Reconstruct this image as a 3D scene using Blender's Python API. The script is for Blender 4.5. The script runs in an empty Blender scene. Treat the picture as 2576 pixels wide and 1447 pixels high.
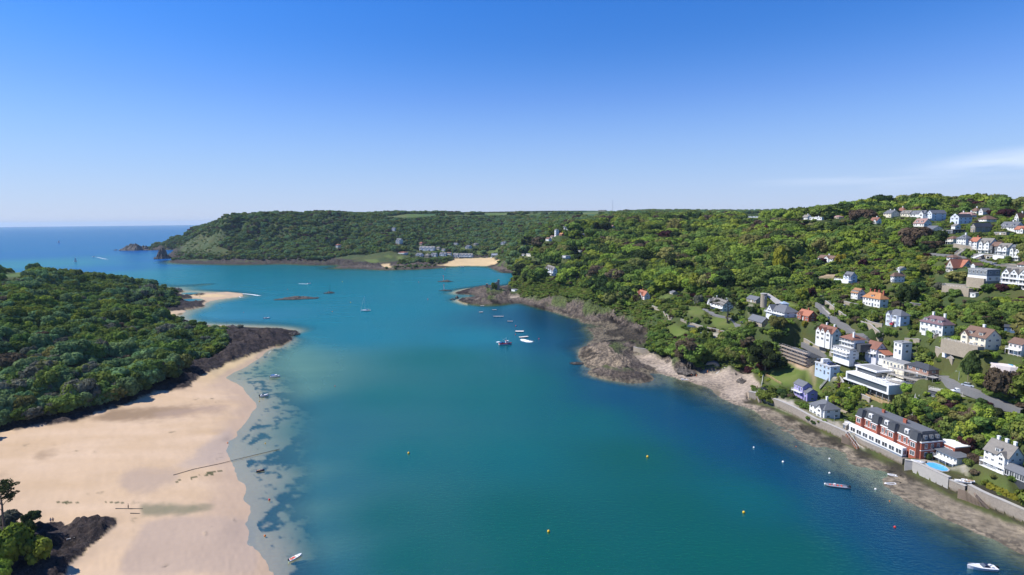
import bpy, bmesh, math, random, time
import numpy as np
from mathutils import Vector, Matrix
T0 = time.time()
R = math.radians
sc = bpy.context.scene
col = sc.collection
# ---------------------------------------------------------------- camera
PITCH, ROLL, FPX, CH = R(6.76), R(0.5), 1431.0, 100.0
fwd = Vector((0, math.cos(PITCH), -math.sin(PITCH)))
up0 = Vector((0, math.sin(PITCH), math.cos(PITCH)))
rt = Vector((math.cos(ROLL), 0, 0)) - up0 * math.sin(ROLL)
upv = up0 * math.cos(ROLL) + Vector((1, 0, 0)) * math.sin(ROLL)
cd = bpy.data.cameras.new('camera'); cam = bpy.data.objects.new('camera', cd); col.objects.link(cam)
cam.matrix_world = Matrix(((rt.x, upv.x, -fwd.x, 0), (rt.y, upv.y, -fwd.y, 0), (rt.z, upv.z, -fwd.z, CH), (0, 0, 0, 1)))
cd.sensor_width = 36.0; cd.lens = 36.0 * FPX / 2576.0
cd.clip_start = 1.0; cd.clip_end = 120000.0
sc.camera = cam
# ---------------------------------------------------------------- sky, sun, exposure
SUN_EL, SUN_AZ = R(49), R(-86)          # azimuth from +Y towards +X
sund = Vector((math.sin(SUN_AZ) * math.cos(SUN_EL), math.cos(SUN_AZ) * math.cos(SUN_EL), math.sin(SUN_EL)))
w = bpy.data.worlds.new("World"); sc.world = w; w.use_nodes = True
nt = w.node_tree; nt.nodes.clear()
def N(nt, typ, **kw):
    n = nt.nodes.new(typ)
    for k, v in kw.items(): setattr(n, k, v)
    return n
L = lambda nt, a, b: nt.links.new(a, b)
wo = N(nt, 'ShaderNodeOutputWorld'); bg = N(nt, 'ShaderNodeBackground')
sky = N(nt, 'ShaderNodeTexSky', sky_type='NISHITA', sun_disc=False, sun_elevation=SUN_EL, sun_rotation=SUN_AZ,
        altitude=0.0, air_density=1.0, dust_density=0.0, ozone_density=4.0)
# thin cirrus low in the sky on the right: real directions in the world
tc = N(nt, 'ShaderNodeTexCoord'); mp = N(nt, 'ShaderNodeMapping'); mp.inputs['Scale'].default_value = (2.2, 2.2, 26.0)
mp.inputs['Rotation'].default_value = (0, R(1.5), 0)
L(nt, tc.outputs['Generated'], mp.inputs['Vector'])
nz = N(nt, 'ShaderNodeTexNoise'); nz.inputs['Scale'].default_value = 1.6; nz.inputs['Detail'].default_value = 6; nz.inputs['Roughness'].default_value = 0.55
L(nt, mp.outputs[0], nz.inputs['Vector'])
sx = N(nt, 'ShaderNodeSeparateXYZ'); L(nt, tc.outputs['Generated'], sx.inputs[0])
def MR(nt, src, a, b, c=0.0, d=1.0, smooth=True):
    n = N(nt, 'ShaderNodeMapRange'); n.interpolation_type = 'SMOOTHSTEP' if smooth else 'LINEAR'
    n.inputs['From Min'].default_value = a; n.inputs['From Max'].default_value = b
    n.inputs['To Min'].default_value = c; n.inputs['To Max'].default_value = d
    if hasattr(src, 'links'): L(nt, src, n.inputs['Value'])
    else: n.inputs['Value'].default_value = src
    return n.outputs['Result']
def MA(nt, op, a, b=None, c=None):
    n = N(nt, 'ShaderNodeMath', operation=op)
    for i, x in enumerate((a, b, c)):
        if x is None: continue
        if hasattr(x, 'links'): L(nt, x, n.inputs[i])
        else: n.inputs[i].default_value = x
    return n.outputs[0]
X, Y, Z = sx.outputs
# main bank: x .52-.75, z .06-.11 ; streak x .38-.75 z ~.062
zoff = MA(nt, 'SUBTRACT', Z, MA(nt, 'MULTIPLY', MR(nt, X, .50, .68), .022))
bank = MA(nt, 'MULTIPLY', MA(nt, 'MULTIPLY', MR(nt, zoff, .028, .044), MR(nt, zoff, .074, .050)), MR(nt, X, .50, .64))
streak = MA(nt, 'MULTIPLY', MA(nt, 'MULTIPLY', MR(nt, Z, .044, .056), MR(nt, Z, .064, .057)), MA(nt, 'MULTIPLY', MR(nt, X, .34, .55), .55))
cl = MA(nt, 'MULTIPLY', MA(nt, 'MAXIMUM', bank, streak), MR(nt, nz.outputs['Fac'], .30, .62))
cm = N(nt, 'ShaderNodeMix', data_type='RGBA'); L(nt, MA(nt, 'MULTIPLY', cl, .42), cm.inputs['Factor'])
hs = N(nt, 'ShaderNodeHueSaturation'); hs.inputs['Saturation'].default_value = 1.16; hs.inputs['Value'].default_value = 1.0
L(nt, sky.outputs[0], hs.inputs['Color'])
lowf = MA(nt, 'MULTIPLY', MR(nt, Z, .30, .0), .80)
hz = N(nt, 'ShaderNodeMix', data_type='RGBA'); L(nt, lowf, hz.inputs['Factor']); L(nt, hs.outputs[0], hz.inputs[6]); hz.inputs[7].default_value = (3.9, 4.7, 6.9, 1)
cr_ = N(nt, 'ShaderNodeValToRGB'); L(nt, Z, cr_.inputs[0]); e_ = cr_.color_ramp.elements; e_[0].position = 0.0; e_[0].color = (.74, .74, .74, 1); e_[1].position = .42; e_[1].color = (.27, .60, 1.0, 1)
for p_, c_ in ((.09, (.60, .68, .78)), (.20, (.47, .61, .87)), (.34, (.32, .62, .98))):
    q_ = e_.new(p_); q_.color = (*c_, 1)
mm = N(nt, 'ShaderNodeMix', data_type='RGBA', blend_type='MULTIPLY'); mm.inputs['Factor'].default_value = 1.0; L(nt, hz.outputs[2], mm.inputs[6]); L(nt, cr_.outputs[0], mm.inputs[7])
sc2 = N(nt, 'ShaderNodeMix', data_type='RGBA', blend_type='MULTIPLY'); sc2.clamp_result = False; sc2.inputs['Factor'].default_value = 1.0; L(nt, mm.outputs[2], sc2.inputs[6]); sc2.inputs[7].default_value = (1.36, 1.36, 1.36, 1)
L(nt, sc2.outputs[2], cm.inputs[6]); cm.inputs[7].default_value = (8.2, 8.6, 9.6, 1)
L(nt, cm.outputs[2], bg.inputs[0]); bg.inputs[1].default_value = 0.084
L(nt, bg.outputs[0], wo.inputs[0])
sd = bpy.data.lights.new('sun', 'SUN'); sd.energy = 4.2; sd.angle = R(0.53); sd.color = (1.0, .955, .88)
sun = bpy.data.objects.new('sun', sd); col.objects.link(sun)
sun.rotation_euler = sund.to_track_quat('Z', 'Y').to_euler(); sun.location = (0, 0, 400)
vs = sc.view_settings
sc.display_settings.display_device = 'sRGB'; vs.view_transform = 'Standard'; vs.look = 'None'; vs.gamma = 1; vs.use_curve_mapping = False
vs.exposure = 0.62
cy = sc.cycles
cy.max_bounces = 6; cy.diffuse_bounces = 3; cy.glossy_bounces = 2; cy.transmission_bounces = 3; cy.transparent_max_bounces = 6; cy.volume_bounces = 0
cy.use_denoising = True; cy.caustics_reflective = False; cy.caustics_refractive = False; cy.volume_max_steps = 32
# ---------------------------------------------------------------- reading points of the photograph
CR = dict(c1=(3380,1500,.41465), c2=(2900,1400,.41465), c3=(3380,1000,.41465), c4=(2900,1000,.34562), c5=(2200,1000,.34551),
    c6=(3380,740,.27650), c7=(2900,740,.27650), c8=(1700,750,.27646), l1=(0,1000,.48387), l2=(0,1700,.36979), l3=(600,1000,.34551),
    l4=(600,1500,.50794), l5=(0,740,.27174), l6=(600,780,.27646), l7=(1300,800,.27646), l8=(1300,1150,.38820),
    e1=(3300,1700,.36977), e2=(3100,560,.34161), e3=(2000,780,.20730), e4=(1700,1000,.27650), d=(0,0,1.54503))
def ray(c, x, y):
    ox, oy, s = CR[c]
    u, v = (ox + x * s) / 1.54503, (oy + y * s) / 1.54503
    d = fwd + rt * ((u - 1288) / FPX) + upv * ((723.5 - v) / FPX)
    return d / d.y
def atD(c, x, y, D):
    d = ray(c, x, y); return np.array((d.x * D, D, CH + d.z * D))
def atZ(c, x, y, z):
    d = ray(c, x, y); D = (z - CH) / d.z; return np.array((d.x * D, D, z))
# ---------------------------------------------------------------- noise
def _h(ix, iy, s):
    n = (ix.astype(np.int64) * 374761393 + iy.astype(np.int64) * 668265263 + s * 1442695041) & 0x7fffffff
    n = ((n ^ (n >> 13)) * 1274126177) & 0x7fffffff
    return ((n ^ (n >> 16)) & 0xffffff) / float(0xffffff)
def vnoise(x, y, s=0):
    ix, iy = np.floor(x), np.floor(y); fx, fy = x - ix, y - iy
    fx = fx * fx * (3 - 2 * fx); fy = fy * fy * (3 - 2 * fy)
    a = _h(ix, iy, s); b = _h(ix + 1, iy, s); c = _h(ix, iy + 1, s); d = _h(ix + 1, iy + 1, s)
    return (a + (b - a) * fx) * (1 - fy) + (c + (d - c) * fx) * fy
def fbm(x, y, o=4, s=0):
    t = 0; a = .5; n = 0
    for i in range(o):
        t = t + a * vnoise(x, y, s + i * 7); n += a; x = x * 2.03 + 11.3; y = y * 2.03 + 5.7; a *= .5
    return t / n
def ridged(x, y, o=4, s=0):
    t = 0; a = .5; n = 0
    for i in range(o):
        t = t + a * (1 - np.abs(2 * vnoise(x, y, s + i * 7) - 1)); n += a; x = x * 2.1 + 3.3; y = y * 2.1 + 1.7; a *= .5
    return t / n
sstep = lambda a, b, x: (lambda t: t * t * (3 - 2 * t))(np.clip((x - a) / (b - a), 0, 1))
# ---------------------------------------------------------------- the lie of the land: measured points (x, y, height)
PTS = []
def zp(c, z, pts, drop=0.0, D=None):
    for p in pts:
        PTS.append(tuple(atZ(c, p[0], p[1], z) - np.array((0, 0, drop))))
def dp(c, pts, drop=0.0):
    for x, y, D in pts: PTS.append(tuple(atD(c, x, y, D) - np.array((0, 0, drop))))
def line(segs, z=0.0, step=9.0, keep=True):
    P = [atZ(c, x, y, z) for c, pts in segs for x, y in pts]
    out = []
    for a, b in zip(P[:-1], P[1:]):
        D = max(60., (a[1] + b[1]) / 2); n = max(1, int(np.linalg.norm(b - a) / (step * max(1, D / 350.))))
        for i in range(n): out.append(a + (b - a) * i / n)
    out.append(P[-1])
    if keep: PTS.extend(tuple(p) for p in out)
    return out
LEFT = [('l4', [(1000,1700),(900,1447),(840,1320),(700,1190),(690,1060),(740,960),(680,870),(700,790),(620,700),(600,620),(550,500),(570,420),(680,300),(780,150)]),
    ('l3', [(970,1447),(860,1385),(800,1350),(900,1290),(1000,1250),(1190,1130),(1230,1080),(1290,1040),(1340,1010),(1400,1015),(1460,980),(1530,925),(1500,895),(1560,870),(1610,845),(1500,815),(1420,805),(1310,825),(1290,800),(1150,790),(1000,786),(800,768),(600,765),(430,740),(300,700),(200,655),(250,630),(350,590),(480,570),(530,530),(600,490),(720,465),(880,445),(900,425),(800,408),(640,405),(560,400),(450,392),(330,395),(310,380),(200,355),(100,345),(0,335)])]
coastL = line(LEFT)
FAR = [('l6', [(-30,700),(100,695),(280,692),(330,715),(230,745),(200,790),(500,822),(1000,838),(1500,855),(2000,860),(2450,866)]),
    ('l7', [(0,806),(50,830),(90,845),(300,880),(500,890),(680,872),(790,867),(900,850),(1100,838),(1400,828),(1700,838),(2150,850),(2200,870),(2350,930)]),
    ('e4', [(900,215),(1090,232),(1110,250),(1090,300),(1040,345),(1020,400),(950,412),(880,405),(840,395),(700,395),(560,420),(400,445),(270,495),(420,515),(560,535),(520,555),(380,580),(560,600),(740,612),(900,622),(1100,640),(1300,680),(1550,745),(1750,800),(1900,850)]),
    ('c5', [(150,692),(280,745),(250,800),(330,860),(380,900),(370,930),(250,1000),(160,1060),(150,1100),(200,1200),(330,1250),(530,1285),(720,1292),(900,1297),(1080,1312),(1250,1360),(1400,1400),(1550,1447)]),
    ('c2', [(-200,370),(0,445),(150,540),(300,640),(500,760),(700,860),(1000,990),(1300,1110)]),
    ('c1', [(200,1000),(300,1040),(600,1190),(900,1330),(1200,1450),(1700,1700)])]
coastR = line(FAR)
# seabed
for c, z, pts in [('d', -7, [(900,1400),(1300,1400),(1700,1400),(1300,1200),(900,1200),(1700,1250),(2000,1300),(1200,1000),(900,1000),(1500,1000),(1000,850),(1300,850),(1100,780),(900,760),(800,700),(1000,690),(1100,690),(600,700),(500,680),(700,675),(300,650),(100,640),(0,600),(200,600),(0,575),(300,575),(1250,700),(1400,1300),(2000,1420),(900,1300),(1080,1500),(1500,1500)]),
                  ('d', -14, [(0,620),(250,640),(300,600),(350,580)]),
                  ('d', -3.2, [(830,1400),(800,1300),(800,1200),(800,1100),(790,1020),(760,960),(740,900),(760,850)]),
                  ('d', -1.0, [(740,1380),(700,1320),(700,1250),(720,1200),(690,1130),(700,1060),(700,1000),(690,960),(640,930)]),
                  ('d', -1.6, [(760,1330),(750,1260),(760,1200),(745,1120),(745,1040)]),
                  ('d', -4.5, [(1400,850),(1420,920),(1450,980),(1550,1000),(1700,1050),(1850,1130),(2000,1220),(2150,1320),(2300,1420)]),
                  ('d', -2.0, [(1420,880),(1480,960),(1600,985),(1750,1030),(1900,1120),(2050,1200),(2200,1290),(2350,1370),(2450,1430)]),
                  ('d', -6, [(430,712),(480,714),(520,720),(560,727),(620,733),(690,738),(380,705)]),
                  ('d', -4, [(480,745),(560,775),(640,780),(520,800)])]:
    zp(c, z, pts)
for x, y, z in [(-3500,2500,-25),(-2500,4000,-30),(-1200,3600,-30),(-3000,1200,-20),(-1500,2300,-20),(-1200,1500,-14),(-4000,5000,-30),(-900,950,-10),(-1500,900,-10),
                (-500,60,3),(-300,40,3),(-90,60,-1),(60,60,-7),(0,120,-7),(200,60,-5),(-40,110,-6),(-700,4500,-20)]: PTS.append((x, y, z))
for x, y, z in [(-400,3200,120),(600,3500,125),(1500,3500,130),(3000,3000,120),(600,5000,95),(3000,5000,90),(0,4500,90),(2000,2000,110),(1500,1200,100),(1000,700,105),(900,400,95),(500,150,60),(1500,500,100),(3000,1000,100)]: PTS.append((x, y, z))
# sands on the left
zp('d', 1.2, [(560,1330),(500,1200),(560,1100),(600,1020),(400,1400),(520,990)])
zp('d', 2.0, [(300,1150),(350,1000),(200,1100),(300,1300),(100,1180),(450,960),(560,920),(300,1400),(200,1200)])
zp('l2', 2.2, [(1200,920),(700,830),(300,600),(0,300),(1000,1250),(760,1380),(600,1200),(450,850)])
zp('l2', 3.6, [(900,950),(850,1100),(1050,900),(600,1000),(450,950)]); zp('l2', 5.5, [(300,1150),(150,1300),(0,1200),(200,1000),(0,1447)])
zp('l2', 4.5, [(400,1300),(550,1250),(50,950)]); PTS += [(-190,140,9),(-200,110,10),(-150,90,8)]
zp('l1', 4.0, [(1000,1040),(800,1130),(600,1190),(450,1230),(200,1300),(1200,1020),(1100,1000)])
zp('l1', 2.0, [(0,1400),(300,1360),(640,1290),(900,1230),(1100,1150),(1200,1080)])
zp('l3', 2.0, [(0,1447),(480,1330),(700,1280),(830,1215),(760,1195),(900,1170),(1000,1120),(1100,1075),(1230,1000)])
zp('l3', 4.0, [(830,1120),(1000,1030),(950,960),(1300,880),(1200,850),(1000,850),(820,1000),(820,900),(600,1260),(350,1340)])
zp('l3', 2.0, [(1450,860),(1400,960),(560,430),(480,540),(130,625),(650,430)])
# left hill (canopy readings, trees 7 m taken off)
dp('l1', [(0,1000,300),(0,700,335),(0,450,402),(600,700,352),(600,450,445),(600,1000,305),(1100,700,380),(1100,560,440),(850,330,560),(1240,420,550),(300,850,310),(900,900,325),(850,700,365),(850,500,450),(300,560,400),(300,330,470),(1100,900,330),(300,1020,292),(0,1150,283)], 7)
dp('l3', [(0,600,550),(240,690,540),(300,900,440),(100,900,430),(100,1100,375),(430,880,448),(620,930,442),(500,1050,402),(700,960,438),(480,790,500)], 5)
dp('l1', [(1000,250,700),(700,200,690),(1200,330,690),(500,120,680)], 7)
dp('l5', [(830,1110,720),(1200,1165,730),(1500,1220,750),(1900,1280,770),(2100,1325,790),(500,1160,700)], 8)
dp('l5', [(0,1196,680),(200,1200,680),(0,1240,600)], .5)
dp('l3', [(0,375,705),(100,385,705),(200,420,710),(290,450,720),(0,480,665),(100,520,660),(200,510,680),(330,500,730)], 4)
dp('l1', [(400,205,560),(0,190,520),(200,200,540)], 11)
dp('l1', [(560,330,600),(850,430,610),(1100,490,610),(1240,530,605)], 7)
PTS += [(-560,620,45),(-620,720,40),(-700,500,45),(-500,930,0),(-640,950,0),(-900,600,10),(-330,868,-6),(-250,850,-6)]
# far headland
dp('l6', [(940,238,1720),(1340,215,1760),(1900,190,1800),(2532,182,1850)], 3)
dp('l6', [(940,252,1900),(1340,234,1950),(1900,212,2000),(2532,202,2050),(1340,245,2300),(1900,228,2300),(2532,218,2400),(700,330,2100)], 7)
dp('l6', [(940,300,1690),(1340,300,1690),(1900,300,1700),(2532,300,1720),(600,650,1760),(1200,500,1690),(1800,500,1660),(2400,500,1660),(400,720,1740),(830,480,1740),(700,560,1760),(900,600,1700),(1500,680,1610),(2100,680,1570)], 4)
dp('l6', [(830,300,1850),(730,390,1900),(600,400,1980),(440,440,2080),(200,560,2200),(0,640,2290),(520,530,1990),(300,600,2150)], 3)
zp('l6', 9, [(300,760),(500,780),(750,790),(1000,795),(1250,800),(1500,812),(1750,815),(2000,818),(2250,815),(2450,820)])
zp('l6', 10, [(60,650),(200,655)])
zp('l7', 8, [(0,765),(200,790),(850,840),(1000,815),(1200,800),(1400,775),(1550,760)]); zp('l7', 3, [(150,850),(300,850),(500,850),(620,830),(700,820),(770,820),(740,850)])
dp('l7', [(0,600,1640),(0,400,1740),(0,200,1830),(500,600,1540),(500,400,1680),(500,220,1830),(500,720,1420),(850,600,1500),(850,420,1640),(850,250,1850),(1300,640,1560),(1300,560,1620),(1300,400,1800),(1300,250,2000),(1750,600,1650),(1750,400,1880),(1750,250,2050),(2200,500,1750),(2200,350,1900),(2200,200,2150),(2500,350,1750),(900,720,1400),(1300,715,1500)], 6)
dp('l7', [(200,118,1950),(1000,112,2150),(1700,105,2300),(2400,98,2400),(800,150,2050),(1700,120,2200),(2400,118,2300)], .5)
zp('l7', 3.5, [(1600,745),(1800,738),(2000,735),(2200,735),(2330,760),(1500,775)]); dp('l7', [(2250,640,1600),(2050,650,1600),(2250,710,1540),(1900,600,1620),(2400,540,1600)], 1)
zp('l7', 1.5, [(1900,790),(1500,800),(2200,800)])
# middle distance, right
dp('c8', [(1200,650,1150),(950,850,1350),(1000,700,1400),(1600,900,850),(1900,700,860),(2300,400,1100),(1900,400,1250),(1500,400,1400),(2200,900,750),(2400,600,880),(1300,480,1400),(2500,300,1500),(2100,300,1800),(1600,640,1000),(1400,820,1050),(1180,950,1140),(1280,1050,1090),(1750,1000,760),(1900,1060,690),(2200,1100,660),(2500,800,690),(2500,480,950)], 7)
dp('c8', [(1700,500,930),(1500,640,920)], 3); zp('c8', 3, [(890,930),(900,985),(1000,1010)]); dp('c8', [(1520,1165,690),(1680,1170,680),(1440,1160,700),(1400,1200,700),(1620,1225,665),(1300,1210,740),(1200,1150,790)], 0)
zp('e4', 3, [(950,530),(1100,560),(1300,610),(1500,690),(900,170),(1000,190)]); zp('e4', 6, [(800,480),(600,470),(700,560),(900,450),(880,560)]); zp('e4', 2.6, [(400,480),(450,575),(1180,540)])
dp('e4', [(1180,480,775),(1060,380,830),(1150,330,800),(1350,500,715),(1550,500,665),(1750,560,630),(1950,600,605),(2100,640,590),(1300,350,740),(1700,420,660),(2000,480,615),(2150,520,590)], 1)
zp('c5', 3.0, [(0,600),(150,640),(300,690),(450,700),(600,720),(700,790),(740,850),(800,930)]); zp('c5', 2.0, [(500,850),(600,950),(450,960)])
dp('c5', [(80,520,612),(260,560,590),(450,570,570),(600,640,545),(760,650,530),(900,740,490),(960,830,470),(700,560,548)], 0)
dp('c5', [(200,400,620),(400,440,585),(600,500,560),(1000,640,470),(1100,760,445),(1000,880,430),(1130,820,430)], 1)
zp('c5', 5.5, [(250,1030),(350,980),(450,1000),(560,1100),(480,1200),(640,1180),(350,1130),(680,1230)])
zp('c5', 1.6, [(780,1090),(900,1110),(1050,1150),(1180,1200),(850,1230),(1300,1330),(760,1180),(1500,1370),(1700,1310),(1850,1310),(2000,1330),(1900,1390)]); zp('c5', 4, [(800,1050),(900,1060)])
dp('c5', [(870,487,525),(980,520,500),(1100,480,510),(1200,690,440),(1450,600,440),(1300,560,465),(1600,600,432),(1850,620,425),(1600,800,405),(1250,830,425),(1400,760,425),(1500,860,400),(1750,860,392),(1850,760,400),(1950,830,392),(2000,860,388),(1400,900,402),(1250,920,410),(1550,900,395)], 0)
dp('c5', [(1000,980,402),(1200,1030,388),(1400,1050,378),(1500,980,385),(1700,960,377),(1950,950,370),(1200,950,400),(1700,1060,368),(1900,1050,360)], 3)
zp('c5', 2.5, [(1000,1050),(1150,1130),(1220,1200),(1400,1260),(1550,1270),(1750,1275),(1900,1270),(2000,1280)]); dp('c5', [(1250,1100,372),(1400,1130,366),(1650,1160,362),(1850,1180,352)], 0)
dp('c5', [(1000,100,600),(200,300,620),(600,250,545),(1700,200,480),(1300,250,530),(1300,400,500),(1000,300,540),(1900,300,460),(1500,420,470),(650,380,550)], 6)
# beach and sea wall foot on the right
zp('c2', 1.3, [(30,395),(215,450),(440,545),(600,625),(850,750),(1060,850),(1447,1005)]); zp('c1', 1.3, [(290,800),(400,850),(750,940),(850,985),(1000,1040),(1250,1150),(1447,1250)])
zp('c2', 5.2, [(60,295),(215,345),(440,435),(655,550),(880,650),(1115,770)]); zp('c1', 5.2, [(335,690),(410,720),(750,880),(900,960),(1050,1010),(1270,1080),(1447,1170)])
# building-side control of the village slope
dp('c2', [(340,300,296),(600,480,275),(900,540,256)], 0)
VILL = []
dp('c7', [(100,560,800),(500,410,750),(1300,300,620),(1700,230,640),(700,600,600),(500,850,520),(300,1100,480),(1500,700,540),(0,700,720),(900,750,520),(1800,700,470),(1300,650,580)], 6)
dp('c6', [(700,190,650),(1600,230,650),(2170,280,650),(1200,180,650),(300,200,640),(300,700,470),(500,900,420),(300,1000,430),(800,950,400),(700,700,440)], 6)
dp('c7', [(200,400,1500),(500,360,1700),(300,300,2300),(900,285,2500),(0,300,2500),(200,340,1900),(0,440,1300)], 0); dp('c8', [(2532,262,2500),(1600,262,2500),(2200,290,2200),(2480,275,2300)], 0)
dp('c4', [(100,330,450),(400,200,470),(700,200,440),(900,300,410),(600,330,420),(300,420,400),(900,400,375),(1100,400,360),(1400,300,385),(1600,350,350)], 3)
dp('c4', [(830,515,354),(1000,660,335),(1190,790,312),(1400,930,290),(1650,1080,268),(600,1330,305),(300,1250,325),(150,1310,335),(850,1380,292),(700,880,335),(450,800,345),(300,920,345),(50,870,362),(600,600,365),(1500,900,300),(1700,820,295),(1350,700,315),(1450,1220,275),(1100,1180,290),(100,1400,325)], 0)
dp('c3', [(600,1080,247),(900,1200,232),(1447,1420,214),(300,780,282),(500,760,275),(650,830,262),(700,600,300),(500,300,350),(900,400,310),(700,300,350),(1100,400,300),(1300,400,290),(1000,530,275),(1200,560,265),(1400,650,252),(850,750,258),(700,950,248),(900,1050,240),(1150,1000,228),(1300,1200,222),(300,300,370),(100,200,400),(150,430,340),(350,450,320),(1447,300,285),(1300,820,238)], 0)
dp('c1', [(700,60,232),(950,110,222),(600,150,232),(450,150,244),(800,300,226),(500,330,236),(1100,300,217),(1300,200,216),(1447,330,205),(900,480,218),(1000,600,210),(1400,420,208),(1100,150,221)], 2)
dp('c1', [(700,560,221),(900,640,210),(1000,750,202),(1200,950,193),(1447,950,188),(1430,1050,183),(960,900,199),(850,860,203)], .5)
dp('c2', [(950,150,275),(1100,350,268),(1000,380,268),(1200,430,257),(1300,410,256),(850,330,278),(760,200,290),(950,300,272),(400,130,310),(250,200,310)], 1)
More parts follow.
